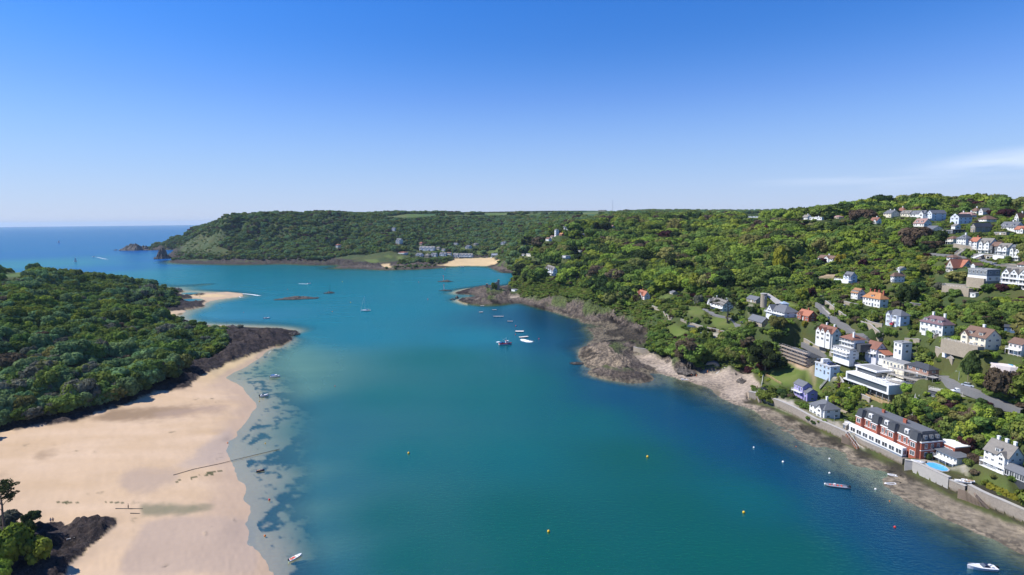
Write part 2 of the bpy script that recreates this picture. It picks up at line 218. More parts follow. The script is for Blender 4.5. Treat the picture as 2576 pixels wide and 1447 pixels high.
# ---------------------------------------------------------------- the buildings, as measured
# key, crop, near corner x, y, distance, front width, side width, wall height, roof height (crop px), roof, wall, roof colour, storeys, label, options
HS = [
('house','c3',680,735,265,225,110,98,66,'hip','white','purple',2,'white hipped house with plum tile roof and three dormers above the lane',dict(dorm=3,ch=2,nf=5,bay=2)),
('house','c3',1080,865,235,230,150,105,75,'gf','cream','brown',2,'large cream house with brown tile roof and front gable, right of the plum roofed house',dict(dorm=2,ch=1,nf=4,gab=[.12],bay=1)),
('house','c3',1420,930,226,130,70,110,40,'gf','pinkwhite','brown',2,'pinkish white house cut by the right edge of the picture below the hillside',dict(balc=[1],nf=3)),
('house','c3',285,645,290,135,65,95,48,'hip','blueshadewhite','slate',2,'pale blue white double bay house with grey slate roof above the red car',dict(nf=3,bay=2,gab=[.2])),
('house','c3',300,915,270,80,50,108,0,'flat','white','greyflat',2,'small white cube house with flat roof beside the stone walled lane',dict(nf=2)),
('house','c3',320,1075,262,215,70,70,0,'flat','cream','greyflat',1,'long low cream building with flat roof beside the road',dict(nf=6)),
('house','c3',545,1150,245,215,45,95,38,'hip','brickstone','darkslate',2,'brick over stone building with dark hipped roof beside the bend of the road',dict(nf=3)),
('house','c4',1500,570,330,200,95,96,64,'hip','white','orange',2,'white house with broad orange tiled hipped roof and four chimneys',dict(ch=4,nf=6,dorm=1)),
('house','c4',1250,475,348,75,60,70,45,'gf','white','orangebrown',2,'small white house with orange brown roof, left of the broad orange roof',dict(nf=3,dorm=3)),
('house','c4',1170,285,400,80,75,66,44,'gf','blueshadewhite','slate',2,'white twin gabled house with slate roof behind a white terrace wall',dict(nf=3,gab=[.3,.75])),
('house','c4',700,725,345,130,100,60,52,'gf','redbrick','redtile',2,'red brick and tile house with chimney and white conservatory',dict(nf=3,gab=[.3],ch=1,cons=1)),
('house','c4',430,680,356,220,165,56,66,'hip','glasswhite','slate',2,'wide glazed house with grey slate roofs and stone terrace in the garden',dict(nf=7,gab=[.25],balc=[1])),
('house','c4',175,790,368,160,100,55,50,'gf','stone','slate',2,'stone and timber barn like house with long slate roof left of the glazed house',dict(nf=5)),
('house','c4',965,970,315,180,100,110,62,'gf','white','redbrown',2,'white triple gabled house with red brown roof and two white chimneys',dict(nf=4,gab=[.15,.45,.8],ch=2)),
('house','c4',1160,1155,290,195,80,110,0,'flat','white','greyflat',3,'tall white stepped house with roof terraces and red brown top roof',dict(nf=5,balc=[1,2],top=1)),
('house','c4',1460,1140,285,130,115,105,68,'gf','lavender','redbrown',2,'white house with steep red brown roof and lean-to conservatory below the walled road',dict(nf=4,balc=[1],lean=1)),
('house','c4',700,1240,316,300,145,110,46,'hip','render','darkslate',3,'half built long house wrapped in scaffolding above the beach',dict(nf=7,scaf=1)),
('house','c4',945,1340,290,185,60,108,0,'flat','paleblue','whiteflat',2,'pale blue flat roofed block with parking on its roof',dict(nf=4)),
('house','c2',530,305,290,88,70,58,34,'gf','purple','slate',1,'upper purple cottage with slate roof above the sea wall',dict(nf=4,balc=[0])),
('house','c2',570,388,287,72,100,84,30,'gf','purple','slate',2,'lower purple cottage with white windows standing on the sea wall terrace',dict(nf=2)),
('house','c2',730,555,261,150,155,92,62,'hip','white','slate',2,'white waterfront house with large slate roof on the sea wall',dict(nf=4,ch=1,gab=[.75])),
('house','c1',810,782,206,215,50,105,10,'mono','white','slate',2,'white poolside house with shallow slate roof and first floor balcony',dict(nf=6,balc=[1])),
('house','c1',1290,830,192,255,150,160,100,'gf','white','stonetile',3,'tall white gabled villa with grey brown roof above the walled garden',dict(nf=4,gab=[.78],ch=3,balc=[0,1],dorm=1,cons=2)),
('house','c6',340,1295,350,50,150,88,48,'hip','white','brown',2,'white house with brown hipped roof standing alone among dark trees',dict(nf=2,ch=1,ns=3)),
('outbuilding','c6',430,1130,366,50,45,25,25,'gf','white','stonetile',1,'small white outbuilding with grey roof behind the lone brown roofed house',dict(nf=1)),
('house','c6',1170,1155,340,105,270,72,105,'gs','tudor','redtile',2,'half timbered house with large red roofs above the dark trees',dict(nf=2,ns=5,ch=0,sgab=1)),
('outbuilding','c6',1480,1090,330,60,20,35,30,'gs','white','brown',1,'small white gabled lodge beside the half timbered house',dict(nf=1)),
('house','c6',1640,1290,300,275,190,165,0,'flat','greyclad','greyflat',2,'modern house with grey clad upper floor over white ground floor',dict(nf=5,base=1)),
('apartment_building','c6',2265,1405,279,425,60,205,90,'gf','glasswhite','stonetile',3,'glass fronted apartment block with twin white gables and balconies at the right edge',dict(nf=9,gab=[.12,.42,.75],balc=[1,2])),
('outbuilding','c3',990,380,302,160,30,40,0,'flat','white','greyflat',1,'low white flat roofed garden building under the modern grey house',dict(nf=4)),
('house','c6',1170,760,420,80,70,80,35,'hip','cream','brown',2,'cream house with brown hipped roof at the left end of the upper terrace',dict(nf=2,balc=[1])),
('terraced_house','c6',1345,790,405,130,60,108,50,'hip','white','slate',3,'white three storey house with slate roof and dormer, left of the gabled terrace',dict(nf=4,dorm=1,ch=1)),
('terraced_house','c6',1500,830,395,100,30,108,50,'gf','white','redtile',3,'white terrace house with red roof edge and one narrow gable',dict(nf=3,gab=[.2],ch=1)),
('terraced_house','c6',1690,890,380,160,30,145,60,'gf','white','stonetile',3,'white terrace house with tall glazed gable and glazed porch',dict(nf=4,gab=[.2,.8],balc=[1])),
('terraced_house','c6',1790,895,372,95,30,108,50,'gf','darkgrey','brown',2,'dark fronted terrace house between white gabled houses',dict(nf=2,gab=[.3])),
('terraced_house','c6',1940,915,362,150,30,108,50,'gf','white','stonetile',2,'white terrace house with two dark glazed gables',dict(nf=4,gab=[.25,.8],balc=[1])),
('terraced_house','c6',2110,1000,345,150,75,165,55,'gf','white','slate',3,'white end of terrace house with twin gables over a broad white terrace',dict(nf=3,gab=[.25,.8],balc=[1])),
('house','c6',300,382,570,110,120,58,38,'gf','cream','slate',2,'cream house with slate roof and tall chimney below the ridge trees',dict(nf=3,ch=2)),
('house','c6',470,330,600,100,60,40,45,'hip','white','redbrown',2,'house with peaked dark red hipped roof just under the ridge trees',dict(nf=2,ch=1)),
('house','c6',560,365,560,130,60,42,35,'gf','cream','stonetile',1,'pale bungalow with two dormers in front of the copper beech',dict(nf=4,dorm=2)),
('house','c6',760,372,545,190,40,42,42,'gf','white','slate',1,'white bungalow with slate roof and dormers left of the big white fronted gable house',dict(nf=5,dorm=2,gab=[.85])),
('house','c6',870,430,540,75,200,105,40,'gs','blueshadewhite','slate',3,'big white fronted house with plain shaded side wall and slate roof',dict(nf=2,ns=2,balc=[1])),  # blue-grey shade of the side is painted over the whole wall
('house','c6',760,510,520,150,110,45,62,'gf','white','pinktile',1,'white house with pinkish brown roof and wide dormer above the brown tree',dict(nf=5,dorm=2)),
('house','c6',1250,470,480,120,185,88,50,'gs','blueshadewhite','darkslate',2,'twin gabled white house with shaded side and dark slate roof',dict(nf=2,ns=3,gab2=1)),  # side wall's shade is put into the bluish wall colour
('house','c6',1640,465,485,120,145,58,50,'hip','white','brown',2,'white house with brown hipped roof and blank lit side terrace',dict(nf=3,ns=2,balc=[1])),
('house','c6',1430,375,520,215,50,26,40,'hip','white','pinktile',1,'low house with pink brown roof and two white chimneys behind the twin gabled house',dict(nf=4,ch=2)),
('house','c6',1500,335,560,95,80,45,42,'hip','white','brown',2,'white house with dark brown peaked roof high under the ridge wood',dict(nf=3,ch=1)),
('house','c6',1590,348,530,60,105,50,45,'gs','white','stonetile',2,'white gable fronted house with roof lights beside the copper beech',dict(nf=1,ns=1)),
('barn','c6',1480,590,440,65,235,78,45,'gs','stone','darkslate',2,'stone barn with long dark slate roof',dict(nf=2,ns=3)),
('house','c6',2050,560,430,230,130,44,66,'gf','white','slate',1,'long white house with pale slate roof and conservatory, right of the stone barn',dict(nf=7,dorm=2,ch=1)),
('house','c6',2165,600,420,135,40,48,42,'gf','white','redtile',1,'white house with red tiled roof and glazed porch near the right edge',dict(nf=4,gab=[.85])),
('house','c6',2090,440,470,60,130,58,60,'gs','white','brown',2,'white gabled house with steep brown roof at the right edge under the ridge',dict(nf=2,ch=1)),
('outbuilding','c6',1200,540,470,55,35,38,20,'gf','white','stonetile',1,'tiny white outbuilding below the twin gabled house',dict(nf=1)),
('house','c6',880,580,490,130,165,30,45,'gf','white','slate',1,'low white house with long grey roof behind the brown tree',dict(nf=3,gab=[.2])),
('house','c6',1170,615,455,160,190,52,0,'flat','darkgrey','darkflat',1,'dark flat roofed modern house with wide white framed windows',dict(nf=4,ns=4)),
('house','c6',100,470,560,100,75,42,42,'gf','white','redbrown',1,'white house with dark red roof at the left end of the hillside houses',dict(nf=3,ch=1,gab=[.8])),
('house','c7',860,408,620,70,60,30,30,'gf','white','stonetile',1,'pale house with grey roof on the wooded ridge, left of the white flat roofed house',dict(nf=2,ch=1)),
('house','c7',1060,418,600,170,15,38,0,'flat','white','whiteflat',1,'white flat roofed modernist house with a tall chimney on the wooded ridge',dict(nf=5,ch=1)),
('house','c7',1300,395,600,85,70,20,22,'hip','cream','pinktile',1,'low cream bungalow on the ridge between dark trees',dict(nf=3)),
('house','c7',1440,350,640,50,45,30,12,'hip','white','pinktile',1,'small white house with pink roof high on the ridge',dict(nf=2,ch=1)),
('house','c7',1215,1025,460,215,55,62,34,'gf','white','brown',2,'long white house with brown roof between yellow green trees',dict(nf=5,gab=[.62],ch=1)),
('house','c5',880,482,525,80,66,46,46,'gf','pinkwhite','redtile',2,'pinkish white house with red gabled roofs alone on the cliff top',dict(nf=3,gab=[.15,.6],ch=2)),
('house','c5',1760,612,430,170,120,66,55,'gf','white','stonetile',2,'large white house with veranda beside the big lawn and bare pine',dict(nf=5,gab=[.08],ch=3,balc=[1])),
('outbuilding','c5',1200,420,505,40,40,18,18,'gf','stone','slate',1,'small slate roofed stone outbuilding above the upper lawn',dict(nf=1)),
('house','e3',720,1412,690,140,70,96,66,'gf','blueshadewhite','stonetile',2,'white house with three pointed gables above the castle rocks',dict(nf=5,gab=[.15,.48,.82],balc=[1])),
('house','e3',960,1090,760,70,90,50,0,'flat','white','greyflat',2,'white modern house with grey flat roof half hidden in the wood',dict(nf=3,balc=[1])),
('house','e3',1230,965,810,50,60,25,0,'flat','white','greyflat',1,'low white flat roofed house buried in the wood',dict(nf=2)),
('house','e3',170,1035,1030,55,45,22,14,'hip','white','stonetile',1,'white bungalow above the right end of the far sandy beach',dict(nf=2)),
('house','e3',300,1050,1000,80,80,48,0,'flat','cream','greyflat',2,'cream flat roofed house among dark trees near the headland',dict(nf=3,ch=1)),
('house','e3',400,1112,930,42,90,38,0,'flat','cream','whiteflat',1,'cream curved terrace house below the cream flat roofed house',dict(nf=2)),
('house','e3',775,645,900,28,32,92,14,'gf','white','stonetile',3,'tall thin white house in the cluster on the wooded ridge',dict(nf=2)),
('house','e3',885,655,885,52,50,24,20,'gf','redbrick','orange',1,'brick house with orange roof in the cluster on the wooded ridge',dict(nf=2)),
('house','e3',940,530,950,42,38,24,24,'gf','white','slate',1,'white house with slate roof at the top of the ridge cluster',dict(nf=2,gab=[.3])),
('house','e3',1010,552,940,42,30,22,12,'gf','blueshadewhite','stonetile',1,'low white house at the right of the ridge cluster',dict(nf=2)),
('house','e3',700,698,905,42,60,28,14,'hip','cream','pinktile',1,'cream house lowest in the ridge cluster',dict(nf=2)),
('house','e3',640,758,890,60,35,38,25,'gf','white','brown',2,'white house with brown roof at the left foot of the ridge cluster',dict(nf=3)),
('house','e3',1830,510,1000,45,45,24,18,'gf','pinkwhite','pinktile',1,'pink white house showing above the far trees',dict(nf=2)),
('house','e3',1310,650,900,90,50,12,16,'gf','white','slate',1,'long grey roof showing through the wood',dict(nf=3)),
('farm_building','e3',1700,197,2450,135,70,20,0,'flat','tan','greyflat',1,'tan block of buildings on the far skyline beside the mast',dict(nf=3)),
('house','l7',50,592,1600,32,45,38,14,'hip','white','redtile',2,'white house with red roof low on the far wooded headland',dict(nf=2)),
('house','l7',920,537,1600,58,45,48,26,'gf','white','slate',2,'white gabled mansion among dark pines on the far headland',dict(nf=3,gab=[.2,.7])),
('house','l7',980,692,1500,90,60,34,8,'hip','white','redtile',2,'white house with red balcony above the far gardens',dict(nf=4,balc=[1])),
('house','l7',1210,714,1500,72,50,20,25,'gf','blueshadewhite','slate',1,'slate roofed house at the left of the far village',dict(nf=4,gab=[.5])),
('house','l7',1325,730,1490,60,40,30,25,'hip','stone','stonetile',1,'stone house with brown hipped roof in the far village',dict(nf=3)),
('house','l7',1425,718,1500,70,30,32,20,'gf','white','slate',2,'white gabled house right of the stone house in the far village',dict(nf=3,gab=[.3])),
('house','l7',1560,708,1520,85,30,28,20,'gf','blueshadewhite','slate',2,'pale blue white house in the middle of the far village',dict(nf=3,gab=[.6])),
('apartment_building','l7',1400,633,1570,210,12,36,24,'gf','blueshadewhite','slate',2,'long white apartment row with gables above the far village',dict(nf=8,gab=[.15,.4,.65,.9])),
('house','l7',1228,550,1640,36,26,24,18,'hip','pink','redtile',2,'pink house above the long white row of the far village',dict(nf=2)),
('house','l7',1468,616,1580,36,30,22,15,'gf','cream','stonetile',1,'cream cottage right of the long white row',dict(nf=2)),
('house','l7',1542,636,1560,36,16,18,12,'gf','white','stonetile',1,'white cottage between the village rows',dict(nf=2)),
('house','l7',1630,690,1530,55,20,22,14,'gf','white','brown',1,'small white house behind the left end of the seafront hotel',dict(nf=2)),
('house','l7',1735,732,1528,70,20,34,28,'gf','white','slate',2,'white gabled house joining the left end of the seafront hotel',dict(nf=3,gab=[.4])),
('hotel','l7',1935,737,1525,185,14,38,26,'gf','blueshadewhite','slate',2,'long white seafront hotel with gables at the back of the far beach',dict(nf=9,gab=[.12,.37,.62,.87],balc=[1])),
('house','l7',1885,613,1640,46,60,34,20,'gf','white','slate',2,'white house with slate roofs above the seafront hotel',dict(nf=3,gab=[.5])),
('house','l7',1985,556,1700,36,56,18,12,'hip','cream','stonetile',1,'cream house higher up behind the seafront hotel',dict(nf=2)),
('house','l7',2392,546,1620,56,56,20,18,'gf','white','slate',1,'white house above the bright green field',dict(nf=3,gab=[.6])),
('house','l7',2292,714,1530,85,10,42,0,'flat','blueshadewhite','greyflat',2,'modern white house at the right back of the far beach',dict(nf=4,balc=[1])),
('house','l7',1722,550,1700,50,20,15,12,'gf','white','slate',1,'grey roofed house among trees above the village',dict(nf=2)),
('house','l7',845,357,1720,40,22,34,12,'gf','blueshadewhite','slate',2,'pale house high in the far wood',dict(nf=2)),
('house','c4',110,520,400,110,60,36,32,'gf','stone','slate',1,'low stone house with slate roof left of the round stone tower',dict(nf=3)),
('outbuilding','c6',1170,985,352,90,40,42,34,'hip','white','brown',1,'brown roofed outbuilding behind the half timbered house',dict(nf=2)),
('outbuilding','c6',1920,630,420,170,40,38,0,'flat','stone','darkflat',1,'dark flat carport with stone walls under the long white slate roofed house',dict(nf=3)),
('house','c6',2040,330,560,70,60,40,40,'gs','blueshadewhite','slate',1,'pale house half hidden right of the large purple beech',dict(nf=1)),
('house','c3',1440,130,300,60,40,60,30,'hip','white','brown',2,'white house cut by the right edge above the glass fronted block',dict(nf=2)),
('boathouse','e4',1092,527,786,52,15,66,8,'flat','white','greyflat',1,'white boathouse at the foot of the cliff beside the ruin rocks',dict(nf=1)),
]
def hframe(h):
    k, c, x, y, D, wf, ws, hw, hr = h[:9]; o = h[14]
    s = CR[c][2] / 1.54503
    p = atD(c, x, y, D); ub = p[0] / p[1]
    phi = R(o.get('phi', 80 if x > 0 and D < 700 else 62))
    if k in ('farm_building',): phi = R(10)
    if D > 1300: phi = R(24)
    u = ub * .98
    ln = wf * s * D / FPX / max(.25, (math.cos(phi) + u * math.sin(phi)))
    wd = ws * s * D / FPX / max(.22, (math.sin(phi) - u * math.cos(phi)))
    wd = min(max(wd, 5.5), 22); 
    if D > 1300: wd = max(wd, 8)
    hwm, hrm = hw * s * D / FPX * 1.03, hr * s * D / FPX * 1.03
    return p, phi, ln, wd, hwm, hrm
HF = [hframe(h) for h in HS]
PADS = []
for h, (p, phi, ln, wd, hw, hr) in zip(HS, HF):
    ex = np.array((-math.cos(phi), math.sin(phi)))      # near corner -> left along the front
    ey = np.array((math.sin(phi), math.cos(phi)))       # into the house
    PADS.append((p[:2].copy(), ex, ey, ln, wd, p[2]))
    PTS.append(tuple(p)); a = p[:2] + ex * ln * .7; PTS.append((a[0], a[1], p[2]))
    b = p[:2] + ex * ln * .3 + ey * wd * 1.1; PTS.append((b[0], b[1], p[2] + min(2.0, wd * .15)))
# extra pads: hotel, modern block
def pad(c, x, y, z, phi, ln, wd):
    p = atZ(c, x, y, z); ex = np.array((-math.cos(phi), math.sin(phi))); ey = np.array((math.sin(phi), math.cos(phi)))
    PADS.append((p[:2], ex, ey, ln, wd, z)); PTS.append(tuple(p)); q = p[:2] + ex * ln * .6 + ey * wd * .6; PTS.append((q[0], q[1], z))
    return p, phi, ln, wd
HOTEL = pad('c1', 475, 690, 5.0, R(80), 33, 10)
MODERN = pad('c2', 1345, 395, float(atD('c2', 1345, 395, 254)[2]), R(80), 28, 13)
# ---------------------------------------------------------------- terrain solve (log-polar around the viewpoint, true heights)
P = np.array(PTS, dtype=float)
th = np.arctan2(P[:, 0], P[:, 1]); rr = np.hypot(P[:, 0], P[:, 1])
Q = np.stack([th, np.log(np.maximum(rr, 30))], 1)
# thin out near-duplicates
keep = []; seen = {}
for i, q in enumerate(Q):
    kk = (round(q[0] / .006), round(q[1] / .006))
    if kk in seen: continue
    seen[kk] = 1; keep.append(i)
Q = Q[keep]; PZ = P[keep, 2]
def kern(A, B):
    d2 = (A[:, None, 0] - B[None, :, 0]) ** 2 + (A[:, None, 1] - B[None, :, 1]) ** 2
    return np.sqrt(d2 + 1e-5)
n = len(Q); K = kern(Q, Q) - np.eye(n) * 4e-4
Ksys = np.zeros((n + 3, n + 3)); Ksys[:n, :n] = K; Ksys[:n, n] = 1; Ksys[:n, n + 1:] = Q; Ksys[n, :n] = 1; Ksys[n + 1:, :n] = Q.T
sol = np.linalg.solve(Ksys, np.concatenate([PZ, [0, 0, 0]]))
print('controls', n, 'resid', np.abs(K @ sol[:n] + sol[n] + Q @ sol[n + 1:] - PZ).max(), 't', time.time() - T0)
def solve_h(tq, lq):
    out = np.empty(len(tq))
    for i in range(0, len(tq), 40000):
        A = np.stack([tq[i:i + 40000], lq[i:i + 40000]], 1).astype(np.float32)
        out[i:i + 40000] = kern(A, Q.astype(np.float32)) @ sol[:n].astype(np.float32) + sol[n] + A @ sol[n + 1:]
    return out
# coarse solve then refine by interpolation in log-polar space
TH0, TH1, LR0, LR1 = R(-62), R(62), math.log(62.), math.log(6000.)
cT = np.linspace(TH0, TH1, 460); cR = np.linspace(LR0, LR1, 520)
G = solve_h(*[a.ravel() for a in np.meshgrid(cT, cR, indexing='ij')]).reshape(len(cT), len(cR))
def samp(F, tq, lq):
    a = np.clip((tq - TH0) / (TH1 - TH0) * (F.shape[0] - 1), 0, F.shape[0] - 1.001); b = np.clip((lq - LR0) / (LR1 - LR0) * (F.shape[1] - 1), 0, F.shape[1] - 1.001)
    i, j = a.astype(int), b.astype(int); fa, fb = a - i, b - j
    return (F[i, j] * (1 - fa) + F[i + 1, j] * fa) * (1 - fb) + (F[i, j + 1] * (1 - fa) + F[i + 1, j + 1] * fa) * fb
NT, NR = 1150, 760
gT = np.linspace(TH0, TH1, NT); gR = np.linspace(LR0, LR1, NR)
TT, LL = np.meshgrid(gT, gR, indexing='ij')
H0 = samp(G, TT.ravel(), LL.ravel()).reshape(NT, NR)
XX = np.exp(LL) * np.sin(TT); YY = np.exp(LL) * np.cos(TT)
print('terrain solved', time.time() - T0)
def hit_grid(F, c, x, y, default=0.0):
    d = ray(c, x, y); t = math.atan2(d.x, 1.0); m = d.z / math.hypot(d.x, 1.0)
    r = np.exp(gR); a = np.clip((t - TH0) / (TH1 - TH0) * (NT - 1), 0, NT - 1.001); i = int(a); fa = a - i
    prof = F[i] * (1 - fa) + F[i + 1] * fa
    s = prof - (CH + m * r); k = np.argmax(s > 0)
    if not (s > 0).any(): return None
    if k == 0: k = 1
    f = s[k - 1] / (s[k - 1] - s[k]); rr_ = r[k - 1] + (r[k] - r[k - 1]) * f
    return np.array((rr_ * math.sin(t), rr_ * math.cos(t), CH + m * rr_))
def poly(c, pts, F=None):
    F = H0 if F is None else F; F = np.maximum(F, 0.0); out = []
    for x, y in pts:
        q = hit_grid(F, c, x, y)
        if q is not None: out.append(q[:2])
    return np.array(out)
def inpoly(pl, x, y):
    ins = np.zeros(x.shape, bool)
    if len(pl) < 3: return ins
    mn, mx = pl.min(0), pl.max(0); bb = (x >= mn[0]) & (x <= mx[0]) & (y >= mn[1]) & (y <= mx[1])
    xs, ys = x[bb], y[bb]; r_ = np.zeros(xs.shape, bool); j = len(pl) - 1
    for i in range(len(pl)):
        xi, yi = pl[i]; xj, yj = pl[j]
        if yi != yj: r_ ^= ((yi > ys) != (yj > ys)) & (xs < (xj - xi) * (ys - yi) / (yj - yi) + xi)
        j = i
    ins[bb] = r_; return ins
def blurm(m, k=1):
    m = m.astype(float)
    for _ in range(k):
        m[1:-1] = (m[:-2] + 2 * m[1:-1] + m[2:]) / 4; m[:, 1:-1] = (m[:, :-2] + 2 * m[:, 1:-1] + m[:, 2:]) / 4
    return m
# ---- land cover polygons
LC = {}
def cover(kind, c, pts, jit=0): LC.setdefault(kind, []).append(poly(c, pts))
cover('sand','l3',[(480,1335),(840,1215),(750,1190),(880,1170),(1100,1080),(1180,1060),(1290,1000),(1380,1000),(1380,1100),(800,1500),(0,1600),(0,1447),(200,1400)])
cover('sand','l1',[(0,1400),(100,1385),(640,1305),(900,1235),(1100,1160),(1240,1090),(1500,1050),(1500,1300),(1240,1700),(0,1800)])
cover('sand','d',[(0,1085),(350,1000),(560,915),(700,900),(760,1000),(760,1200),(900,1447),(1000,1600),(-100,1700),(-300,1300)])
cover('sand','l3',[(280,400),(380,415),(560,400),(640,400),(1000,380),(1000,440),(700,480),(600,500),(560,540),(500,500)]); cover('sand','l3',[(90,605),(200,612),(330,590),(360,610),(240,660),(180,655)])
cover('sand','l3',[(1150,935),(1250,925),(1240,945),(1170,950)]); cover('sand','l3',[(480,785),(640,775),(800,760),(810,810),(700,812),(560,800)])
cover('sand','l7',[(1380,835),(1640,775),(1690,742),(1760,742),(1960,738),(2050,728),(2250,738),(2330,770),(2170,850),(1850,845)]); cover('sand','l7',[(640,825),(780,810),(800,865),(700,872)])
cover('shingle','c5',[(730,1085),(900,1080),(1000,1075),(1040,1100),(1190,1160),(1210,1230),(1440,1310),(1500,1290),(1700,1290),(1900,1290),(2100,1300),(2200,1450),(1700,1500),(1300,1400),(1100,1340),(1000,1280),(860,1200),(740,1160)])
cover('shingle','c2',[(-250,150),(0,130),(100,190),(20,390),(215,440),(440,540),(600,620),(850,745),(1060,850),(1500,1010),(1500,1200),(1000,1050),(400,800),(0,640),(-250,420)])
cover('shingle','c1',[(-20,700),(290,800),(400,850),(750,940),(850,985),(1000,1040),(1250,1150),(1600,1290),(1900,1700),(1200,1500),(600,1250),(-20,980)])
cover('shingle','e4',[(980,540),(1150,530),(1170,570),(1000,575)])
for c, pts in [('l3',[(820,840),(1150,795),(1300,800),(1610,840),(1640,850),(1530,940),(1350,1015),(1290,1000),(1180,1065),(1100,1080),(980,1130),(880,1170),(750,1190),(845,1215),(480,1342),(420,1440),(200,1500),(0,1500),(0,1370),(230,1260),(400,1200),(500,1150),(620,1140),(700,1050),(830,1000),(780,920)]),
    ('l1',[(1300,980),(1240,1090),(1100,1150),(900,1215),(640,1305),(100,1390),(0,1410),(0,1340),(300,1290),(500,1230),(560,1165),(700,1150),(850,1110),(950,1040)]),
    ('l3',[(240,400),(380,430),(450,480),(560,480),(590,490),(500,545),(430,580),(300,600),(100,605),(300,560)]),('l3',[(370,405),(450,395),(570,408),(540,430),(400,428)]),('l3',[(150,345),(320,370),(310,390),(230,395)]),
    ('l2',[(690,990),(760,900),(900,845),(1100,840),(1215,860),(1230,915),(1120,1015),(1000,1115),(850,1235),(700,1380),(640,1500),(0,1600),(0,900),(380,930),(550,900),(670,910)]),
    ('l7',[(0,770),(250,790),(420,800),(640,815),(700,875),(500,895),(200,880),(80,845),(0,810)]),('l7',[(790,820),(950,830),(1380,790),(1400,835),(1100,845),(800,870)]),
    ('l6',[(-30,650),(200,665),(350,640),(400,660),(340,730),(500,740),(560,760),(700,750),(900,780),(1100,790),(1500,800),(2100,800),(2532,800),(2600,880),(1500,865),(900,845),(200,800),(-30,710)]),
    ('e4',[(690,125),(850,85),(1000,130),(1110,200),(1130,240),(880,210)]),('e4',[(250,500),(700,390),(800,420),(950,400),(1050,450),(1010,540),(980,580),(1200,580),(1300,560),(1400,570),(1530,580),(1700,560),(1800,630),(2170,640),(2300,900),(1900,860),(1500,740),(1000,640),(560,615),(360,590)]),
    ('c5',[(-100,560),(80,490),(210,520),(340,560),(500,570),(520,640),(700,680),(740,700),(760,760),(900,810),(930,940),(780,990),(760,1050),(740,1090),(860,1210),(1060,1240),(1000,1260),(740,1300),(300,1260),(140,1120),(140,1050),(250,960),(320,880),(220,790),(-100,700)]),
    ('c5',[(1040,1080),(1200,1070),(1260,1120),(1400,1140),(1480,1200),(1460,1300),(1400,1320),(1230,1290),(1190,1220),(1200,1160)])]:
    cover('rock', c, pts)
for c, pts in [('c5',[(1250,570),(1320,540),(1540,565),(1560,640),(1490,665),(1380,640),(1350,590)]),('c5',[(1620,700),(1700,655),(1830,700),(1950,770),(1940,800),(1850,790),(1680,790)]),('c5',[(1000,480),(1180,430),(1220,450),(1100,500),(1040,510)]),
    ('c5',[(1120,800),(1250,755),(1420,830),(1370,870),(1260,905),(1180,860)]),('c1',[(985,920),(1060,930),(1240,1030),(1447,1110),(1447,1150),(1300,1080),(1050,980)]),('c4',[(100,590),(200,585),(200,630),(90,610)]),
    ('c4',[(370,480),(520,500),(600,560),(480,560)]),('l7',[(1970,640),(2330,580),(2310,640),(2100,660),(2010,690)]),('l7',[(700,710),(760,690),(840,700),(800,730)]),('l7',[(880,705),(980,700),(970,750),(890,750)]),('l7',[(2230,530),(2330,515),(2330,545),(2230,550)]),('l7',[(1730,590),(1820,600),(1820,640),(1760,610)]),
    ('l7',[(420,755),(610,755),(630,800),(440,795)]),('c3',[(600,1015),(760,1025),(900,1100),(940,1170),(800,1120),(600,1050)]),('c3',[(700,1185),(900,1200),(920,1260),(760,1240)]),('c1',[(1150,240),(1250,190),(1400,260),(1390,300),(1300,330)]),
    ('c6',[(1750,1340),(2170,1400),(2170,1447),(1760,1400)]),('c4',[(230,1300),(380,1270),(560,1250),(700,1270),(880,1370),(900,1447),(700,1500),(300,1440)])]:
    cover('lawn', c, pts)
cover('field','l5',[(-200,1200),(150,1190),(420,1165),(520,1160),(450,1200),(300,1235),(0,1270),(-200,1280)])
for c, pts in [('l7',[(560,120),(1000,118),(1340,112),(1500,105),(2532,95),(2532,130),(1900,115),(1500,130),(1000,170),(700,150)]),('c8',[(0,281),(2140,262),(2532,262),(2532,280),(2240,290),(2250,320),(2110,340),(2110,300),(1800,290),(700,310),(0,320)]),
    ('c7',[(-50,284),(1160,282),(1170,330),(900,320),(780,345),(600,350),(500,365),(300,375),(-50,380)]),('c7',[(-50,375),(500,360),(520,400),(380,420),(200,410),(-50,420)])]:
    cover('field', c, pts)
cover('bare','c7',[(1010,1210),(1150,1160),(1300,1155),(1310,1195),(1200,1245),(1090,1240)]); cover('bare','c7',[(840,1290),(1000,1230),(1045,1260),(1030,1305),(880,1300)])
cover('bare','c4',[(380,1170),(560,1180),(740,1230),(740,1280),(560,1240)]); cover('bare','c2',[(640,30),(420,60),(500,95),(660,130),(640,80)])
cover('gravel','c5',[(1440,865),(1500,850),(1700,840),(1770,885),(1700,900),(1500,890)]); cover('gravel','e4',[(1360,215),(1520,220),(1520,280),(1450,270),(1400,240)])
cover('paving','c2',[(220,340),(440,390),(480,430),(640,520),(760,560),(1110,650),(1115,760),(960,680),(655,545)]); cover('paving','c1',[(410,690),(560,680),(760,820),(900,850),(940,900),(750,850)]); cover('paving','c2',[(60,290),(200,320),(440,400),(440,430),(215,340)])
cover('paving','c4',[(0,570),(100,630),(30,640)]); cover('paving','c2',[(760,20),(860,30),(900,110),(800,140)])
def mask(kind, soft=1):
    m = np.zeros((NT, NR), bool)
    for pl in LC.get(kind, []): m |= inpoly(pl, XX, YY)
    return blurm(m, soft)
M_sand, M_shing, M_rock, M_lawn, M_field, M_bare, M_grav, M_pav = [mask(k) for k in ('sand', 'shingle', 'rock', 'lawn', 'field', 'bare', 'gravel', 'paving')]
